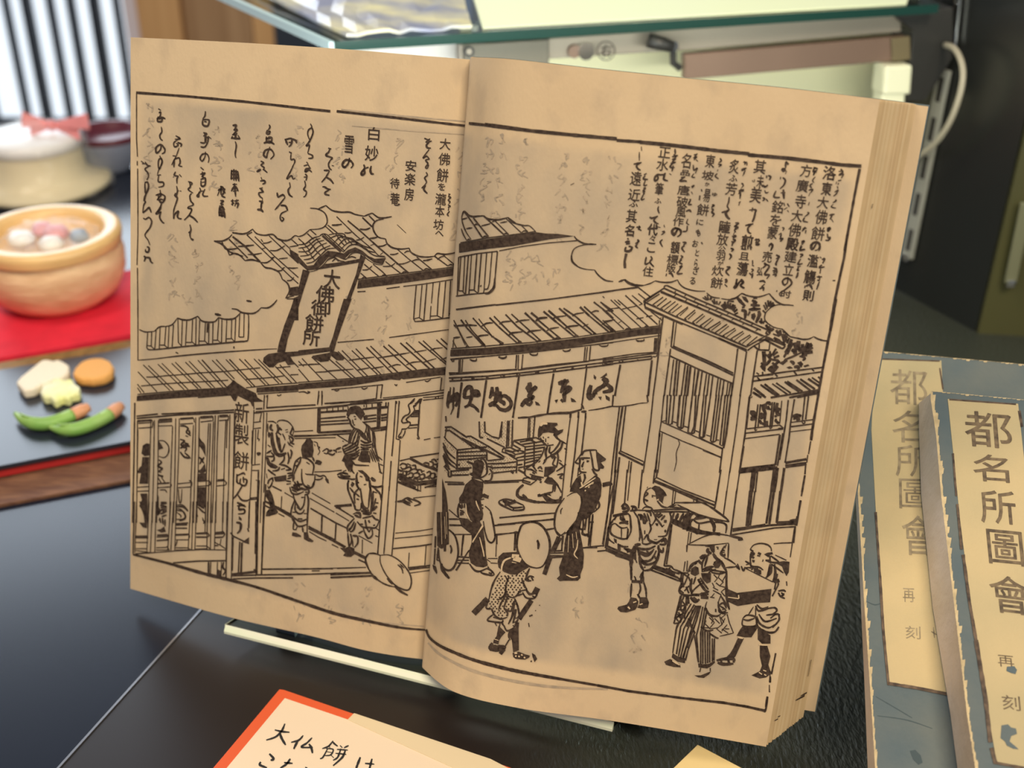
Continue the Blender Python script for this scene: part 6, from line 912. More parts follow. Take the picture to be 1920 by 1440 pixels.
mk('side_edge', *slab([a + lvv * .05, a + lvv * 3.0, a + lvv * 3.0 - u_ * .04, a + lvv * .05 - u_ * .04], 0.33), mat('dim_acrylic_edge', (0.35, 0.40, 0.30), 0.3), st, label='dim side edge')
for p in (a + lvv * 4 + u_ * 1, b + lvv * 4 - u_ * 1): mk('foot', *obox(p - UP * (.33 + .385), u_ * .5, back * 2.5, UP * .385), m_acr, st)
# ---------------------------------------------------------------- caption card in front
oc = thing('caption_card', 'orange-bordered cream caption card with black brush writing, in front of the book', 'card', on_z(560, 1420, 0))
def polyz(P, h, t): return slab([on_z(x, y, h) for x, y in P], t)
mk('orange_backing', *polyz([(524, 1292), (532, 1293), (960, 1440), (1130, 1500), (1000, 1700), (180, 1700)], .12, .12), m_orange, oc, bevel=.02)
mk('cream_sheet', *polyz([(534, 1309), (652, 1349), (905, 1440), (1050, 1495), (960, 1680), (250, 1650)], .15, .03), m_cream, oc)
mk('overlapping_strip', *polyz([(664, 1337), (920, 1423), (1010, 1470), (960, 1490), (652, 1349)], .18, .03), m_cream2, oc, label='paler strip over the orange border')
capk = Ink(lambda x, y: (on_z(x, y, .155), UP))
def ck(P, w): capk.stroke([(400 + x / 3.4286, 1280 + y / 3.4286) for x, y in P], w, False, .012)
for w, P in ((3.4, [(395, 305), (440, 315), (490, 320)]), (3.6, [(460, 265), (440, 310), (400, 350), (340, 370)]), (4.6, [(428, 325), (440, 360), (465, 402)]),
             (3.4, [(578, 340), (550, 370), (500, 385)]), (4, [(548, 368), (530, 400), (517, 428)]), (3.4, [(635, 355), (600, 390), (565, 415), (640, 418)]), (4.2, [(615, 395), (630, 420), (638, 455)]),
             (3, [(770, 375), (740, 410), (700, 425)]), (3, [(765, 380), (780, 395), (800, 410)]), (2.6, [(725, 425), (770, 430), (755, 465), (715, 470)]), (2.6, [(735, 425), (705, 480), (685, 490)]), (2.2, [(730, 445), (760, 450)]), (2.6, [(755, 465), (775, 485)]), (2.4, [(745, 405), (750, 425)]),
             (2.6, [(815, 405), (830, 420)]), (3, [(870, 405), (840, 420)]), (2.6, [(795, 430), (865, 435)]), (2.6, [(785, 455), (855, 462)]), (3.2, [(820, 425), (800, 480), (770, 500)]), (3.6, [(850, 430), (830, 480), (770, 535)]),
             (4, [(945, 480), (930, 520), (915, 560)]), (3.2, [(975, 520), (1035, 525)]), (3.6, [(1020, 490), (1010, 530), (1000, 570)]),
             (4.6, [(360, 458), (388, 490), (368, 500)]), (4, [(305, 510), (300, 530), (345, 548)]), (3.4, [(455, 515), (510, 520)]), (3.8, [(495, 490), (470, 525), (430, 550)]), (3.6, [(590, 545), (605, 550)])): ck(P, w)
mk('brush_writing', capk.V, capk.F, m_pen, oc, recalc=False)
mk('yellow_card', *polyz([(1308, 1396), (1395, 1442), (1500, 1520), (1330, 1620), (1180, 1520)], .14, .08), m_yel, bevel=.02, label='small pale yellow card corner at the front edge beneath the book', cat='card')
# ---------------------------------------------------------------- blue closed books on a sloping rest
al = math.radians(25); ya = math.radians(10)
uh = Vector((-math.sin(ya), -math.cos(ya), 0)); dirA = uh * math.cos(al) - UP * math.sin(al); eA = Vector((math.cos(ya), -math.sin(ya), 0))
nA = eA.cross(-dirA); nA = nA if nA.z > 0 else -nA
hT = 26 * math.sin(al) + 1.9; T = on_z(1650, 660, hT)
nA.normalize()
def PA(px_, py_, o=0.0): return on_plane(px_, py_, T + nA * o, nA)
def quad_book(name, label, outl, side_l, o, th, group, slip, slipedge, chars, frame_segs, top_frame=True):
    """outl: cover outline in pixels on the plane at offset o; side_l: page-edge outline at the foot of the left side"""
    r = thing(name, label, 'book', PA(*side_l[-1], o - th), group)
    up = [PA(x, y, o) for x, y in outl[:-2]]; up = up + [up[-1] + eA * 16.6, up[0] + eA * 16.6]
    # page block: top face follows the cover outline slightly inside, left side runs down to the traced foot line
    L = [p for p in outl[:len(side_l)]]
    vt = [PA(x + 2, y + 2, o - .14) for x, y in L]; vb = [PA(x, y, o - th + .13) for x, y in side_l]
    rt = [p + eA * 16.2 for p in vt]; rb = [p + eA * (16.2 + (p2 - p).dot(eA)) for p, p2 in zip(vb, vt)]
    n = len(vt); V = vt + vb + rt + rb; Fc = []
    for i in range(n - 1): Fc += [(i, i + 1, n + i + 1, n + i), (2 * n + i, 3 * n + i, 3 * n + i + 1, 2 * n + i + 1), (i, 2 * n + i, 2 * n + i + 1, i + 1), (n + i, n + i + 1, 3 * n + i + 1, 3 * n + i)]
    Fc += [(0, n, 3 * n, 2 * n), (n - 1, 3 * n - 1, 4 * n - 1, 2 * n - 1)]
    mk('page_block', V, Fc, m_edge2, r, label='tan fore-edge of many leaves')
    mk('cover', *slab(up, 0.12, nA), m_blue, r, bevel=0.03, label='worn indigo front cover')
    bot = [PA(x + 1, y, o - th + .12) for x, y in side_l]; bot = bot + [bot[-1] + eA * (16.6 + (up[len(bot) - 1] - bot[-1]).dot(eA)), bot[0] + eA * (16.6 + (up[0] - bot[0]).dot(eA))]
    mk('cover', *slab(bot, 0.12, nA), m_blue, r, label='indigo back cover')
    # frayed rim
    fr = []
    rnd = random.Random(3)
    ep = []
    for i in range(len(L) - 1):
        for k in range(44):
            t = (k + rnd.random()) / 44; ep.append((L[i][0] + (L[i + 1][0] - L[i][0]) * t, L[i][1] + (L[i + 1][1] - L[i][1]) * t))
    for (x, y) in ep:
        w_ = rnd.uniform(.8, 3.2) * (2.6 if rnd.random() < .14 else 1); 
        q = [PA(x - 1, y, o + .01), PA(x + w_, y + rnd.uniform(-2, 2), o + .015), PA(x + w_ * .8, y + 12, o + .015), PA(x - 1, y + 16, o + .01)]; fr.append((q, [(0, 1, 2, 3)]))
    L2 = outl[0], outl[-1]
    for k in range(62):
        x, y = w2p(up[0] + eA * (.05 + k * .19)); w_ = rnd.uniform(.3, 2.2) + (2 if rnd.random() < .1 else 0)
        q = [PA(x, y, o + .01), PA(x + 9, y + .3, o + .01), PA(x + 7, y + w_, o + .015), PA(x + 2, y + w_, o + .015)]; fr.append((q, [(0, 1, 2, 3)]))
    mk('frayed_rim', *merge(*fr), m_fray, r, recalc=False, label='pale frayed edge of the cover')
    lb_ = mk('title_slip', *slab([PA(x, y, o + .03) for x, y in slip], 0.03, nA), m_label, r, label='yellowed paper title slip')
    ik = Ink(lambda x, y: (PA(x, y, o + .035), nA)); fk = Ink(lambda x, y: (PA(x, y, o + .035), nA))
    for w, P in frame_segs: fk.stroke(P, w, True, .004)
    for it in chars:
        if it[0] == 's': ik.stroke(it[2], it[1], False, .006)
        else: ik.glyph(it[1], it[2], it[3], it[4], it[0], it[5], it[6], it[7], .006)
    mk('slip_border', fk.V, fk.F, m_slipframe, lb_, recalc=False, kind='stuff'); mk('title_writing', ik.V, ik.F, m_slipink if o > 1 else m_slipink2, lb_, recalc=False, kind='stuff')
    return r
m_edge2 = mat('leaf_edges_pale', (0.70, 0.58, 0.45), 0.85, col2=(0.55, 0.43, 0.27), scale=25, stretch=(1, 1, 1), bump=0.4, bscale=300)
gb = 'closed indigo books at the right'
bkA = quad_book('closed_book', 'closed indigo book underneath, its faded title slip half covered by the next book', [(1600, 654), (1604, 800), (1610, 918), (1621, 1112), (1634, 1300), (1650, 1560), (2450, 1610), (2100, 674)],
    [(1594, 664), (1598, 806), (1604, 926), (1614, 1130), (1622, 1310), (1632, 1570)], 0.0, 1.2, gb,
    [(1640, 672), (1765, 676), (1771, 800), (1781, 1000), (1792, 1306), (1666, 1281), (1654, 1112), (1643, 973), (1634, 807)], 3,
    [('都', 1704, 726, 70, 66, .0, .03, .02), ('名', 1706, 800, 66, 60, .0, .03, .02), ('所', 1712, 864, 66, 60, .0, .03, .02), ('圖', 1716, 926, 60, 56, .0, .03, .02), ('會', 1722, 1004, 60, 74, .6, .04, .03), ('再', 1704, 1116, 22, 26, .0, .05, .03), ('刻', 1712, 1186, 28, 24, .0, .05, .03),
     ('s', 1.5, [(1748, 1112), (1752, 1116)]), ('s', 2, [(1746, 1184), (1756, 1190)]), ('s', 2, [(1750, 1176), (1752, 1196)])],
    [(2.5, [(1650, 673), (1762, 677)]), (3, [(1762, 690), (1768, 730)]), (4, [(1642, 960), (1650, 1080)]), (5, [(1650, 1080), (1656, 1180), (1666, 1283)]), (6, [(1664, 1281), (1720, 1290), (1780, 1302)])])
oB = 2.1
bkB = quad_book('closed_book', 'closed indigo book on top of the other, clear title slip in black characters', [(1746, 733), (1756, 800), (1766, 918), (1789, 1112), (1815, 1334), (1850, 1560), (2600, 1620), (2150, 760)],
    [(1723, 756), (1723, 808), (1727, 926), (1749, 1140), (1782, 1340), (1812, 1570)], oB, 2.08, gb,
    [(1777, 748), (1909, 757), (1930, 950), (1955, 1200), (1985, 1450), (1869, 1430), (1828, 1195), (1800, 973)], 3,
    [('都', 1853, 806, 88, 66, 1.0, .07, .08), ('名', 1858, 878, 66, 50, 1.0, .07, .08), ('所', 1871, 951, 66, 62, 1.0, .08, .09), ('圖', 1885, 1027, 66, 64, 1.0, .1, .1), ('會', 1894, 1116, 74, 70, 1.0, .12, .12), ('再', 1886, 1240, 30, 22, .0, .1, .1), ('刻', 1896, 1318, 34, 28, .0, .1, .1)],
    [(3, [(1780, 749), (1905, 758)]), (3.5, [(1787, 850), (1793, 930)]), (5, [(1795, 945), (1803, 1030)]), (6, [(1806, 1040), (1818, 1130), (1830, 1200)]), (8, [(1830, 1200), (1848, 1310), (1857, 1392)]), (8, [(1859, 1402), (1867, 1432)]), (5, [(1866, 1430), (1920, 1440)]), (5, [(1911, 770), (1916, 800)])])
# worn patches of blue on the upper slip
pk = Ink(lambda x, y: (PA(x, y, oB + .045), nA))
pk.fill([(1888, 1250), (1902, 1249), (1907, 1256), (1904, 1264), (1896, 1262), (1887, 1258)], 0)
pk.fill([(1878, 1360), (1890, 1358), (1896, 1364), (1905, 1366), (1907, 1376), (1896, 1380), (1893, 1390), (1905, 1400), (1910, 1405), (1900, 1404), (1888, 1398), (1884, 1390), (1876, 1384)], 0)
mk('bare_patches', pk.V, pk.F, m_blue, bkB, recalc=False, label='blue spots where the slip has worn away')
ck2 = Ink(lambda x, y: (PA(x, y, .006), nA))
for P in ([(1642, 1306), (1680, 1328), (1710, 1346)], [(1645, 1342), (1700, 1350), (1748, 1366)], [(1626, 1128), (1640, 1134), (1652, 1131)]): ck2.stroke(P, 1.6, False, .004)
ck2.fill([(1706, 1408), (1716, 1406), (1726, 1416), (1730, 1430), (1722, 1434), (1712, 1424)], .004)
mk('creases', ck2.V, ck2.F, mat('crease_dark', (0.06, 0.09, 0.10), 0.8), bkA, recalc=False, label='dark creases on the cover', kind='stuff')
# sloping rest
pr = [PA(1700, 700, -1.22), PA(2500, 720, -1.22)]
f0, f1 = PA(1660, 1560, -1.22), PA(2500, 1600, -1.22)
q = [pr[0], pr[1], f1, f0]; V = q + [Vector((p.x, p.y, 0.06)) for p in q]
mk('sloping_rest', V, [(0, 3, 2, 1), (4, 5, 6, 7), (0, 1, 5, 4), (1, 2, 6, 5), (2, 3, 7, 6), (3, 0, 4, 7)], m_leather, label='dark sloping rest under the two blue books', cat='rest')
# ---------------------------------------------------------------- left: mat, trays, sweets, bowls
def quadz(P, h, t): return slab([on_z(x, y, h) for x, y in P], t)
wm = thing('woven_mat', 'brown woven mat with gilt edging under the black lacquer tray', 'mat', on_z(100, 800, 0))
mk('weave', *quadz([(-200, 984), (560, 838), (560, 590), (-200, 716)], .25, .25), m_mat, wm, bevel=.05)
mk('edging', *quadz([(-200, 732), (560, 600), (560, 583), (-200, 714)], .35, .3), m_gold, wm, label='gilt edging strip')
ty = thing('lacquer_tray', 'black lacquer tray with a red edge holding the sweets', 'tray', on_z(100, 780, .35))
TH = 1.25
mk('tray_top', *quadz([(-200, 912), (520, 775), (520, 604), (-200, 727)], TH, .28), m_blk, ty, bevel=.05)
mk('tray_rim', *quadz([(-200, 916), (520, 778), (520, 607), (-200, 729)], TH - .3, .62), m_redlac, ty, bevel=.05, label='red lacquer edge')
rc = mk('red_cloth', *quadz([(-250, 716), (560, 568), (500, 480), (-250, 555)], .5, .5), m_red, bevel=.08, label='bright red cloth board beneath the clay bowl', cat='cloth')
g_ = 'sweets on the black tray'
def sweet(outl, h, m, label, name='sweet'):
    P = [on_z(x, y, TH + h) for x, y in outl]
    return mk(name, *slab(P, h - .02), m, bevel=.22, label=label, cat='sweet', group=g_)
sweet([(30, 716), (38, 706), (58, 690), (78, 674), (90, 673), (100, 676), (108, 673), (118, 677), (129, 684), (129, 697), (118, 706), (96, 713), (78, 720), (62, 729), (44, 732)], .65, m_sw1, 'white shell-shaped sweet, upper left on the black tray')
sweet([(135, 699), (140, 688), (152, 676), (170, 670), (190, 669), (206, 675), (213, 685), (211, 698), (196, 707), (172, 711), (148, 709)], .65, m_sw2, 'orange oval sweet, upper right on the black tray')
sweet([(75, 735), (79, 720), (96, 716), (100, 707), (114, 709), (121, 712), (134, 708), (140, 718), (150, 724), (149, 737), (134, 739), (130, 748), (116, 744), (102, 752), (92, 742), (82, 744)], .65, m_sw3, 'yellow-green star-shaped sweet in the middle of the tray')
def bean(pts, label):
    P = catmull([on_z(x, y, TH + .42) for x, y in pts], 5); n = len(P)
    r = thing('bean_pod', label, 'sweet', on_z(*pts[2], TH), g_)
    R = [0.10 + .34 * min(1, 3.2 * i / n) for i in range(n)]; c = int(n * .80)
    mk('pod', *tube(P[:c + 1], R[:c + 1], 10, .9), m_green, r, smooth=True)
    RR = R[c:]; RR = [x * (1.0 if i < len(RR) - 2 else .75) for i, x in enumerate(RR)]
    mk('tip', *tube(P[c:], RR, 10, .9), m_tip, r, smooth=True, label='orange-brown tip')
    mk('ridge', *tube([p + UP * .36 for p in P[4:c - 2]], .07, 6), m_green, r, smooth=True)
bean([(28, 774), (45, 788), (75, 795), (105, 790), (135, 778), (165, 764)], 'green bean-pod sweet with an orange tip, left of the pair')
bean([(92, 800), (115, 806), (145, 804), (178, 792), (205, 777), (226, 761)], 'green bean-pod sweet with an orange tip, right of the pair')
# clay bowl
pb = on_z(112, 560, .5); zb = (Vector(ray(112, 560)) * 1).z
sc = ((pb - CAM).dot(c2w(ZC) - CAM)) / F     # cm per pixel at the bowl
R_ = 131 * sc
bw = thing('clay_bowl', 'round ochre clay bowl with a thick rim, standing on the red cloth', 'bowl', (pb.x, pb.y, .5))
cb_ = (pb.x, pb.y, .5)
prof = [(R_ * .50, 0), (R_ * .66, .15), (R_ * .86, 1.0), (R_ * .985, 2.3), (R_ * 1.0, 3.4), (R_ * .97, 4.0), (R_ * .93, 4.25), (R_ * .98, 4.5), (R_ * 1.0, 5.0), (R_ * .99, 5.35), (R_ * .93, 5.5), (R_ * .80, 5.45), (R_ * .74, 5.1), (R_ * .74, 4.3), (R_ * .6, 3.9), (R_ * .1, 3.8)]
mk('body', *lathe(cb_, prof[:8], 64, lambda a, j: .008 * math.sin(5 * a + j), (True, False)), m_clay, bw, smooth=True)
mk('rim', *lathe(cb_, prof[7:], 64, lambda a, j: .006 * math.sin(3 * a), (False, True)), m_clayrim, bw, smooth=True, label='smooth orange rim')
for i, (dx, dy, m, r, nm) in enumerate(((-1.7, -.3, m_lid, 1.0, 'white'), (.2, .7, m_pink, .95, 'pink'), (.5, -1.0, m_lid, .9, 'white'), (1.9, .2, mat('blue_grey_wrap', (0.25, 0.32, 0.42), .4), .7, 'blue-grey'), (-.9, 1.2, m_pink, .8, 'pale pink'))):
    mk('wrapped_sweet', *lathe((cb_[0] + dx * 1.1, cb_[1] + dy * 1.2 + .3, 4.75), [(r * .3, 0), (r * .9, .25), (r, .55), (r * .7, .9), (r * .1, 1.05)], 14, lambda a, j: .08 * math.sin(4 * a + j * 1.3)), m, smooth=True,
       label=['white wrapped sweet at the left inside the clay bowl', 'pink wrapped sweet at the centre of the clay bowl', 'white wrapped sweet at the front of the clay bowl', 'blue-grey wrapped sweet at the right in the clay bowl', 'pale pink wrapped sweet at the back of the clay bowl'][i], cat='sweet', group='sweets in the clay bowl')
V, Fc = lathe((cb_[0], cb_[1] + .3, 4.6), [(R_ * .70, 0), (R_ * .66, .7), (R_ * .5, 1.25), (R_ * .3, 1.5), (R_ * .05, 1.7)], 40, lambda a, j: .07 * math.sin(9 * a + j * 2.1) + .04 * math.sin(17 * a - j))
mk('cellophane_wrap', V, Fc, m_film, smooth=False, label='crinkled clear wrapping over the sweets in the clay bowl', cat='wrapping')
# pale container in cellophane
pc = on_z(78, 350, 0); s2 = ((pc - CAM).dot(c2w(ZC) - CAM)) / F
ct = thing('wrapped_container', 'pale yellow round container wrapped in cellophane, tied with a pink ribbon', 'container', (pc.x, pc.y, 0))
rl, rb_ = 86 * s2, 126 * s2
cc = (pc.x, pc.y, 0)
mk('body', *lathe(cc, [(rb_ * .8, 0), (rb_, .35), (rb_ * .99, .75), (rl * 1.15, .95), (rl * 1.0, 1.5), (rl * .95, 3.9)], 48, cap=(True, False)), m_white, ct, smooth=True)
mk('lid', *lathe(cc, [(rl * .94, 3.9), (rl * 1.02, 4.0), (rl * 1.03, 4.7), (rl * .96, 4.95), (rl * .3, 5.1), (rl * .05, 5.1)], 48), m_lid, ct, smooth=True)
V, Fc = lathe(cc, [(rb_ * 1.02, .2), (rb_ * 1.06, .9), (rl * 1.28, 1.6), (rl * 1.1, 3.0), (rl * 1.12, 4.8), (rl * .8, 5.4), (rl * .3, 5.9), (rl * .25, 6.3)], 60, lambda a, j: .035 * math.sin(11 * a + j * 2) + .02 * math.sin(23 * a - j))
mk('cellophane', V, Fc, m_film, ct, smooth=True, label='clear crinkled wrapping')
kn = Vector((pc.x + 2.0, pc.y, 5.8))
bow = []
for a0, l_ in ((0.1, 3.6), (-.55, 3.0), (math.pi - .3, 2.4), (math.pi + .5, 2.0)):
    d = Vector((math.cos(a0), -.25, math.sin(a0) * .5 + .12)); w_ = Vector((-.1, .5, .75))
    bow.append(slab([kn - w_ * .25, kn + w_ * .25, kn + d * l_ + w_ * .85, kn + d * l_ * 1.05 - w_ * .8], .12, Vector((0, -1, 0))))
bow.append(lathe((kn.x, kn.y, kn.z - .5), [(.2, 0), (.5, .3), (.5, .7), (.1, 1.0)], 12))
mk('ribbon', *merge(*bow), m_pink, ct, bevel=.08, label='pink ribbon bow')
# grey-white bowl with a dark red rim behind
p3 = on_z(190, 330, 0); s3 = ((p3 - CAM).dot(c2w(ZC) - CAM)) / F; r3 = 66 * s3
b3 = thing('grey_bowl', 'grey-white bowl with a dark red rim, half hidden behind the wrapped container', 'bowl', (p3.x + .5, p3.y + 2, 0))
c3 = (p3.x + .5, p3.y + 2, 0)
mk('body', *lathe(c3, [(r3 * .5, 0), (r3 * .55, .4), (r3 * .9, 1.8), (r3, 3.2)], 40, cap=(True, False)), mat('grey_glaze', (0.26, 0.29, 0.38), .35), b3, smooth=True)
mk('rim', *lathe(c3, [(r3, 3.2), (r3 * 1.03, 3.5), (r3 * 1.0, 3.8), (r3 * .9, 3.7), (r3 * .85, 3.0), (r3 * .1, 2.8)], 40, cap=(False, True)), mat('dark_red_rim', (0.10, 0.014, 0.025), .35), b3, smooth=True, label='dark red rim')
# ---------------------------------------------------------------- glass-topped steel unit behind the book
GH = 22.0
gp = [(627, 76), (1000, 56), (1320, 37), (1690, 12), (1760, -120), (420, -90), (440, -12)]
P = [on_z(x, y, GH) for x, y in gp]
un = thing('glass_shelf_unit', 'glass-topped steel display unit standing behind the open book', 'shelf unit', Vector((on_z(1100, 60, GH).x, on_z(1100, 60, GH).y + 6, 0)))
back0 = Vector((0, 1, 0))
# glass pane, its dark front edge and pale left edge
fr0, fr1 = on_z(627, 78, GH), on_z(1760, 8, GH)
le = on_z(452, 0, GH)
far_l = le + (le - fr0).normalized() * 22; far_r = fr1 + (le - fr0).normalized() * 8 + Vector((4, 26, 0))
mk('glass_pane', *slab([fr0, fr1, far_r, far_l], .55), glass_mat('shelf_glass', (0.80, 0.95, 0.86), .02), un)
fd = (fr1 - fr0).normalized(); ld = (le - fr0).normalized(); fn = Vector((fd.y, -fd.x, 0)); lnn = Vector((-ld.y, ld.x, 0)); lnn = lnn if lnn.x < 0 else -lnn
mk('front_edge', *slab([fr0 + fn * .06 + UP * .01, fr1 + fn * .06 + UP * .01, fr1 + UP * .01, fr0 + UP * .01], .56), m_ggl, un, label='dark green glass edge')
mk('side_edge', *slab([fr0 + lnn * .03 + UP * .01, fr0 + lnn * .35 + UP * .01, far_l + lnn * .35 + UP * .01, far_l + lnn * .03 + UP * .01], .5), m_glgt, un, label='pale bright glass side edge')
def onh(px_, py_, h): return on_z(px_, py_, h)
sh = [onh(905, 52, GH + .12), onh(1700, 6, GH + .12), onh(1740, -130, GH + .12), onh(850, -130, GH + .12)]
mk('glare_sheet', *slab(sh, .1), m_glare, label='pale yellow-green sheet standing in for the bright reflection in the glass shelf', cat='sheet')  # added sheet, stands in for the glare reflected by the glass top
V, Fc = [], []
pkp = [onh(650, 70, GH + .1), onh(885, 54, GH + .1), onh(850, -60, GH + .1), onh(372, -60, GH + .1)]
nn_ = 12
for j in range(nn_ + 1):
    for i in range(nn_ + 1):
        u, v = i / nn_, j / nn_; p = (pkp[0] * (1 - u) + pkp[1] * u) * (1 - v) + (pkp[3] * (1 - u) + pkp[2] * u) * v
        V.append(p + UP * (.12 + .5 * math.sin(math.pi * u) * math.sin(math.pi * v) + random.uniform(0, .22)))
for j in range(nn_):
    for i in range(nn_): a_ = j * (nn_ + 1) + i; Fc.append((a_, a_ + 1, a_ + nn_ + 2, a_ + nn_ + 1))
k0 = len(V); 
o = mk('wrapped_package', V, Fc, m_pack, smooth=False, recalc=False, label='crumpled yellow and blue wrapped package lying on the left of the glass shelf', cat='package')
s = o.modifiers.new('t', 'SOLIDIFY'); s.thickness = .002; s.offset = -1
# steel members under the glass, on a vertical plane just behind its front edge
pv0 = fr0 + Vector((0, 1.2, 0)); pvn = Vector((fd.y, -fd.x, 0))
def PV(px_, py_, o_=0.0): return on_plane(px_, py_, pv0 - pvn * o_, pvn)
def plate(name, pts, o_, t, m, label=None, bevel=.08, parent=un, **kw): return mk(name, *slab([PV(x, y, o_) for x, y in pts], t, pvn), m, parent, bevel=bevel, label=label, **kw)
plate('upper_rail', [(862, 84), (1320, 52), (1690, 24), (1690, 60), (1320, 92), (862, 122)], .6, 1.0, m_steel)
plate('lower_rail', [(1284, 103), (1700, 68), (1706, 112), (1284, 150)], .2, .6, m_steel2, 'reddish brushed lower rail')
plate('rail_end', [(1672, 72), (1707, 68), (1708, 112), (1674, 116)], .0, .2, mat('dull_brass', (0.16, 0.13, 0.07), .5), 'dull brass plate at the rail end')
plate('side_bracket', [(870, 84), (1030, 74), (1030, 124), (870, 128)], .3, .5, mat('bracket_grey', (0.16, 0.15, 0.12), .5, metal=.3), 'dark grey bracket')
plate('end_block', [(1680, 30), (1788, 14), (1786, 110), (1735, 190), (1700, 190), (1712, 60)], .0, 2.5, m_blkp, 'black end block')
plate('white_panel', [(640, 92), (900, 80), (900, 160), (640, 160)], 3.0, .5, m_lid, 'white panel under the glass')
plate('pale_back_panel', [(1000, 105), (1672, 60), (1664, 290), (1000, 290)], 5.5, .5, m_pale, 'pale yellow back panel', parent=un)
def disc(px_, py_, r, o_, t, m, name, label=None, parent=un):
    c = PV(px_, py_, o_); ax = fd; n = 24; rr = r * .029
    V = [c + ax * (rr * math.cos(2 * math.pi * i / n)) + UP * (rr * math.sin(2 * math.pi * i / n)) for i in range(n)]
    return mk(name, *slab(V, t, pvn), m, parent, label=label)
disc(880, 97, 11, .15, .3, m_blkp, 'screw'); disc(880, 97, 6, .0, .3, m_steel, 'screw')
disc(1100, 97, 18, .1, .8, m_chrome, 'adjusting_bolt', 'chrome adjusting bolt'); disc(1078, 97, 14, .3, .8, m_steel2, 'adjusting_bolt')
# round mark with the character for right
rk = Ink(lambda x, y: (PV(x, y, .57), pvn))
n_ = 32
for i in range(n_):
    a0, a1 = 2 * math.pi * i / n_, 2 * math.pi * (i + 1) / n_; rk.stroke([(1136 + 16.5 * math.cos(a0), 95 + 17.5 * math.sin(a0)), (1136 + 16.5 * math.cos(a1), 95 + 17.5 * math.sin(a1))], 2.2, True, .02)
rk.glyph(1136, 95, 21, 24, '右', .8, -.07, -.1, .02)
mk('round_mark', rk.V, rk.F, mat('mark_dark', (0.05, 0.04, 0.03), .5), un, recalc=False, label='dark circled character on the rail')
kb = [PV(1216, 76, -.2), PV(1262, 88, -.6)]
mk('knob', *tube([kb[0], kb[0] * .5 + kb[1] * .5, kb[1]], [.45, .42, .34], 16), m_blkp, un, smooth=True, label='black clamp knob')
disc(1262, 88, 13, -.5, .3, m_chrome, 'clamp_screw', 'chrome clamp screw')
mk('clamp_arm', *tube([PV(1262, 96, 0), PV(1262, 118, 0), PV(1275, 128, 0)], .22, 8), m_blkp, un)
# posts carrying the unit
for x_, y_ in ((880, 120), (1690, 120)):
    p = PV(x_, y_, 1.6); mk('post', *box((p.x - .6, p.y, 0.03), (p.x + .6, p.y + 1.2, GH - .6)), m_steel, un, bevel=.1)
for x_, y_ in ((880, 120), (1690, 120)):
    p = PV(x_, y_, 1.6); mk('post', *box((p.x - .6, p.y + 20, 0.03), (p.x + .6, p.y + 21.2, GH - .6)), m_steel, un, bevel=.1)
# plug
pl = thing('power_plug', 'ivory power plug standing at the right end of the steel unit', 'plug', PV(1684, 200, -.5))
for pts, o_, t in (([(1658, 132), (1700, 128), (1694, 260), (1650, 262)], -.4, 1.3),): plate('body', pts, o_, t, m_plug, parent=pl, bevel=.15)
plate('cap', [(1662, 124), (1712, 122), (1708, 178), (1656, 180)], -.55, 1.6, m_plug, parent=pl, bevel=.2)
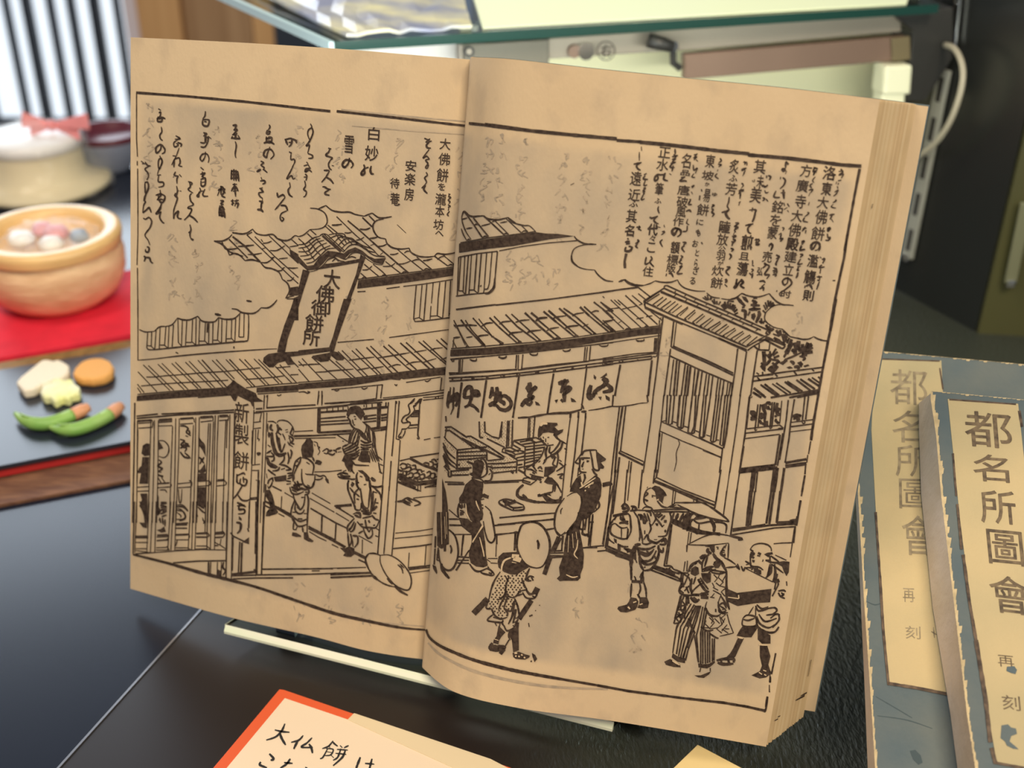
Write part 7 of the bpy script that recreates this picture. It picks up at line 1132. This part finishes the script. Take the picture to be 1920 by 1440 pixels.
# ---------------------------------------------------------------- black cabinet with slotted rails at the right
g0, g1 = on_z(1640, 521, 0), on_z(1828, 622, 0)
gd = (g1 - g0).normalized(); gn = Vector((gd.y, -gd.x, 0)); gn = gn if gn.dot(CAM - g0) > 0 else -gn
kb_ = thing('black_cabinet', 'tall black cabinet panel with slotted metal rails at the right', 'cabinet', g0 * .5 + g1 * .5)
def PG(px_, py_, o_=0.0): return on_plane(px_, py_, g0 + gn * o_, gn)
q0, q1 = g0 - gd * 0.5, g1
mk('front_panel', *slab([q0, q1, q1 + UP * 110, q0 + UP * 110], 1.5, gn), m_panel, kb_)
s1 = g1 + gd * .3; 
ow = [s1, s1 + Vector((9, -1.0, 0)), s1 + Vector((9, -1.0, 0)) + UP * 110, s1 + UP * 110]
mk('side_panel', *slab(ow, 1.5, Vector((0, -1, 0))), m_olive, kb_, label='olive-brown side panel')
# lower brown plinth in front
def rail(p_top, p_bot, n, o_, col, nm, par):
    a, b = PG(*p_top, o_), PG(*p_bot, o_); a = Vector((b.x, b.y, a.z)) if False else a
    ln_ = (b - a); hw = .55
    mk(nm, *obox((a + b) / 2, gd * hw, ln_ / 2, gn * .12), col, par, bevel=.05)
    r = par.children[-1] if False else None
    for i in range(n):
        c = a + ln_ * ((i + .5) / n); mk('slot', *obox(c + gn * .12, gd * .2, ln_ / n * .30, gn * .03), m_slot, par)
    mk('screw', *obox(b + gn * .2, gd * .28, UP * .28, gn * .1), m_chrome, par, bevel=.1)
rail((1772, 130), (1701, 482), 5, .3, m_rail, 'slotted_rail', kb_)
mk('chrome_strip', *obox((PG(1800, -40, .3) + PG(1788, 86, .3)) / 2, gd * .22, (PG(1788, 86, .3) - PG(1800, -40, .3)) / 2, gn * .1), m_chrome, kb_, bevel=.05)
mk('chrome_strip', *obox((PG(1748, 105, .3) + PG(1742, 140, .3)) / 2, gd * .2, (PG(1742, 140, .3) - PG(1748, 105, .3)) / 2, gn * .1), m_chrome, kb_, bevel=.05)
a, b = vline(1925, 380, s1.y - .8), vline(1894, 530, s1.y - .8)
mk('slotted_rail', *obox((a + b) / 2, Vector((.4, 0, 0)), (b - a) / 2, Vector((0, .12, 0))), m_raild, kb_, bevel=.05)
mk('screw', *obox(b + Vector((0, -.2, 0)), Vector((.28, 0, 0)), UP * .28, Vector((0, .1, 0))), m_chrome, kb_, bevel=.1)
# cable
cp = [(1772, 84, 1), (1790, 92, .5), (1803, 118, 0), (1805, 150, -.3), (1796, 190, -.5), (1780, 230, -.5), (1757, 265, -.3), (1730, 288, 0), (1700, 302, .5), (1660, 318, 1)]
mk('cable', *tube(catmull([PG(x, y, 2.2 - o_ * .8) for x, y, o_ in cp], 5), .2, 10), m_cable, smooth=True, label='grey cable looping down beside the black panel', cat='cable')
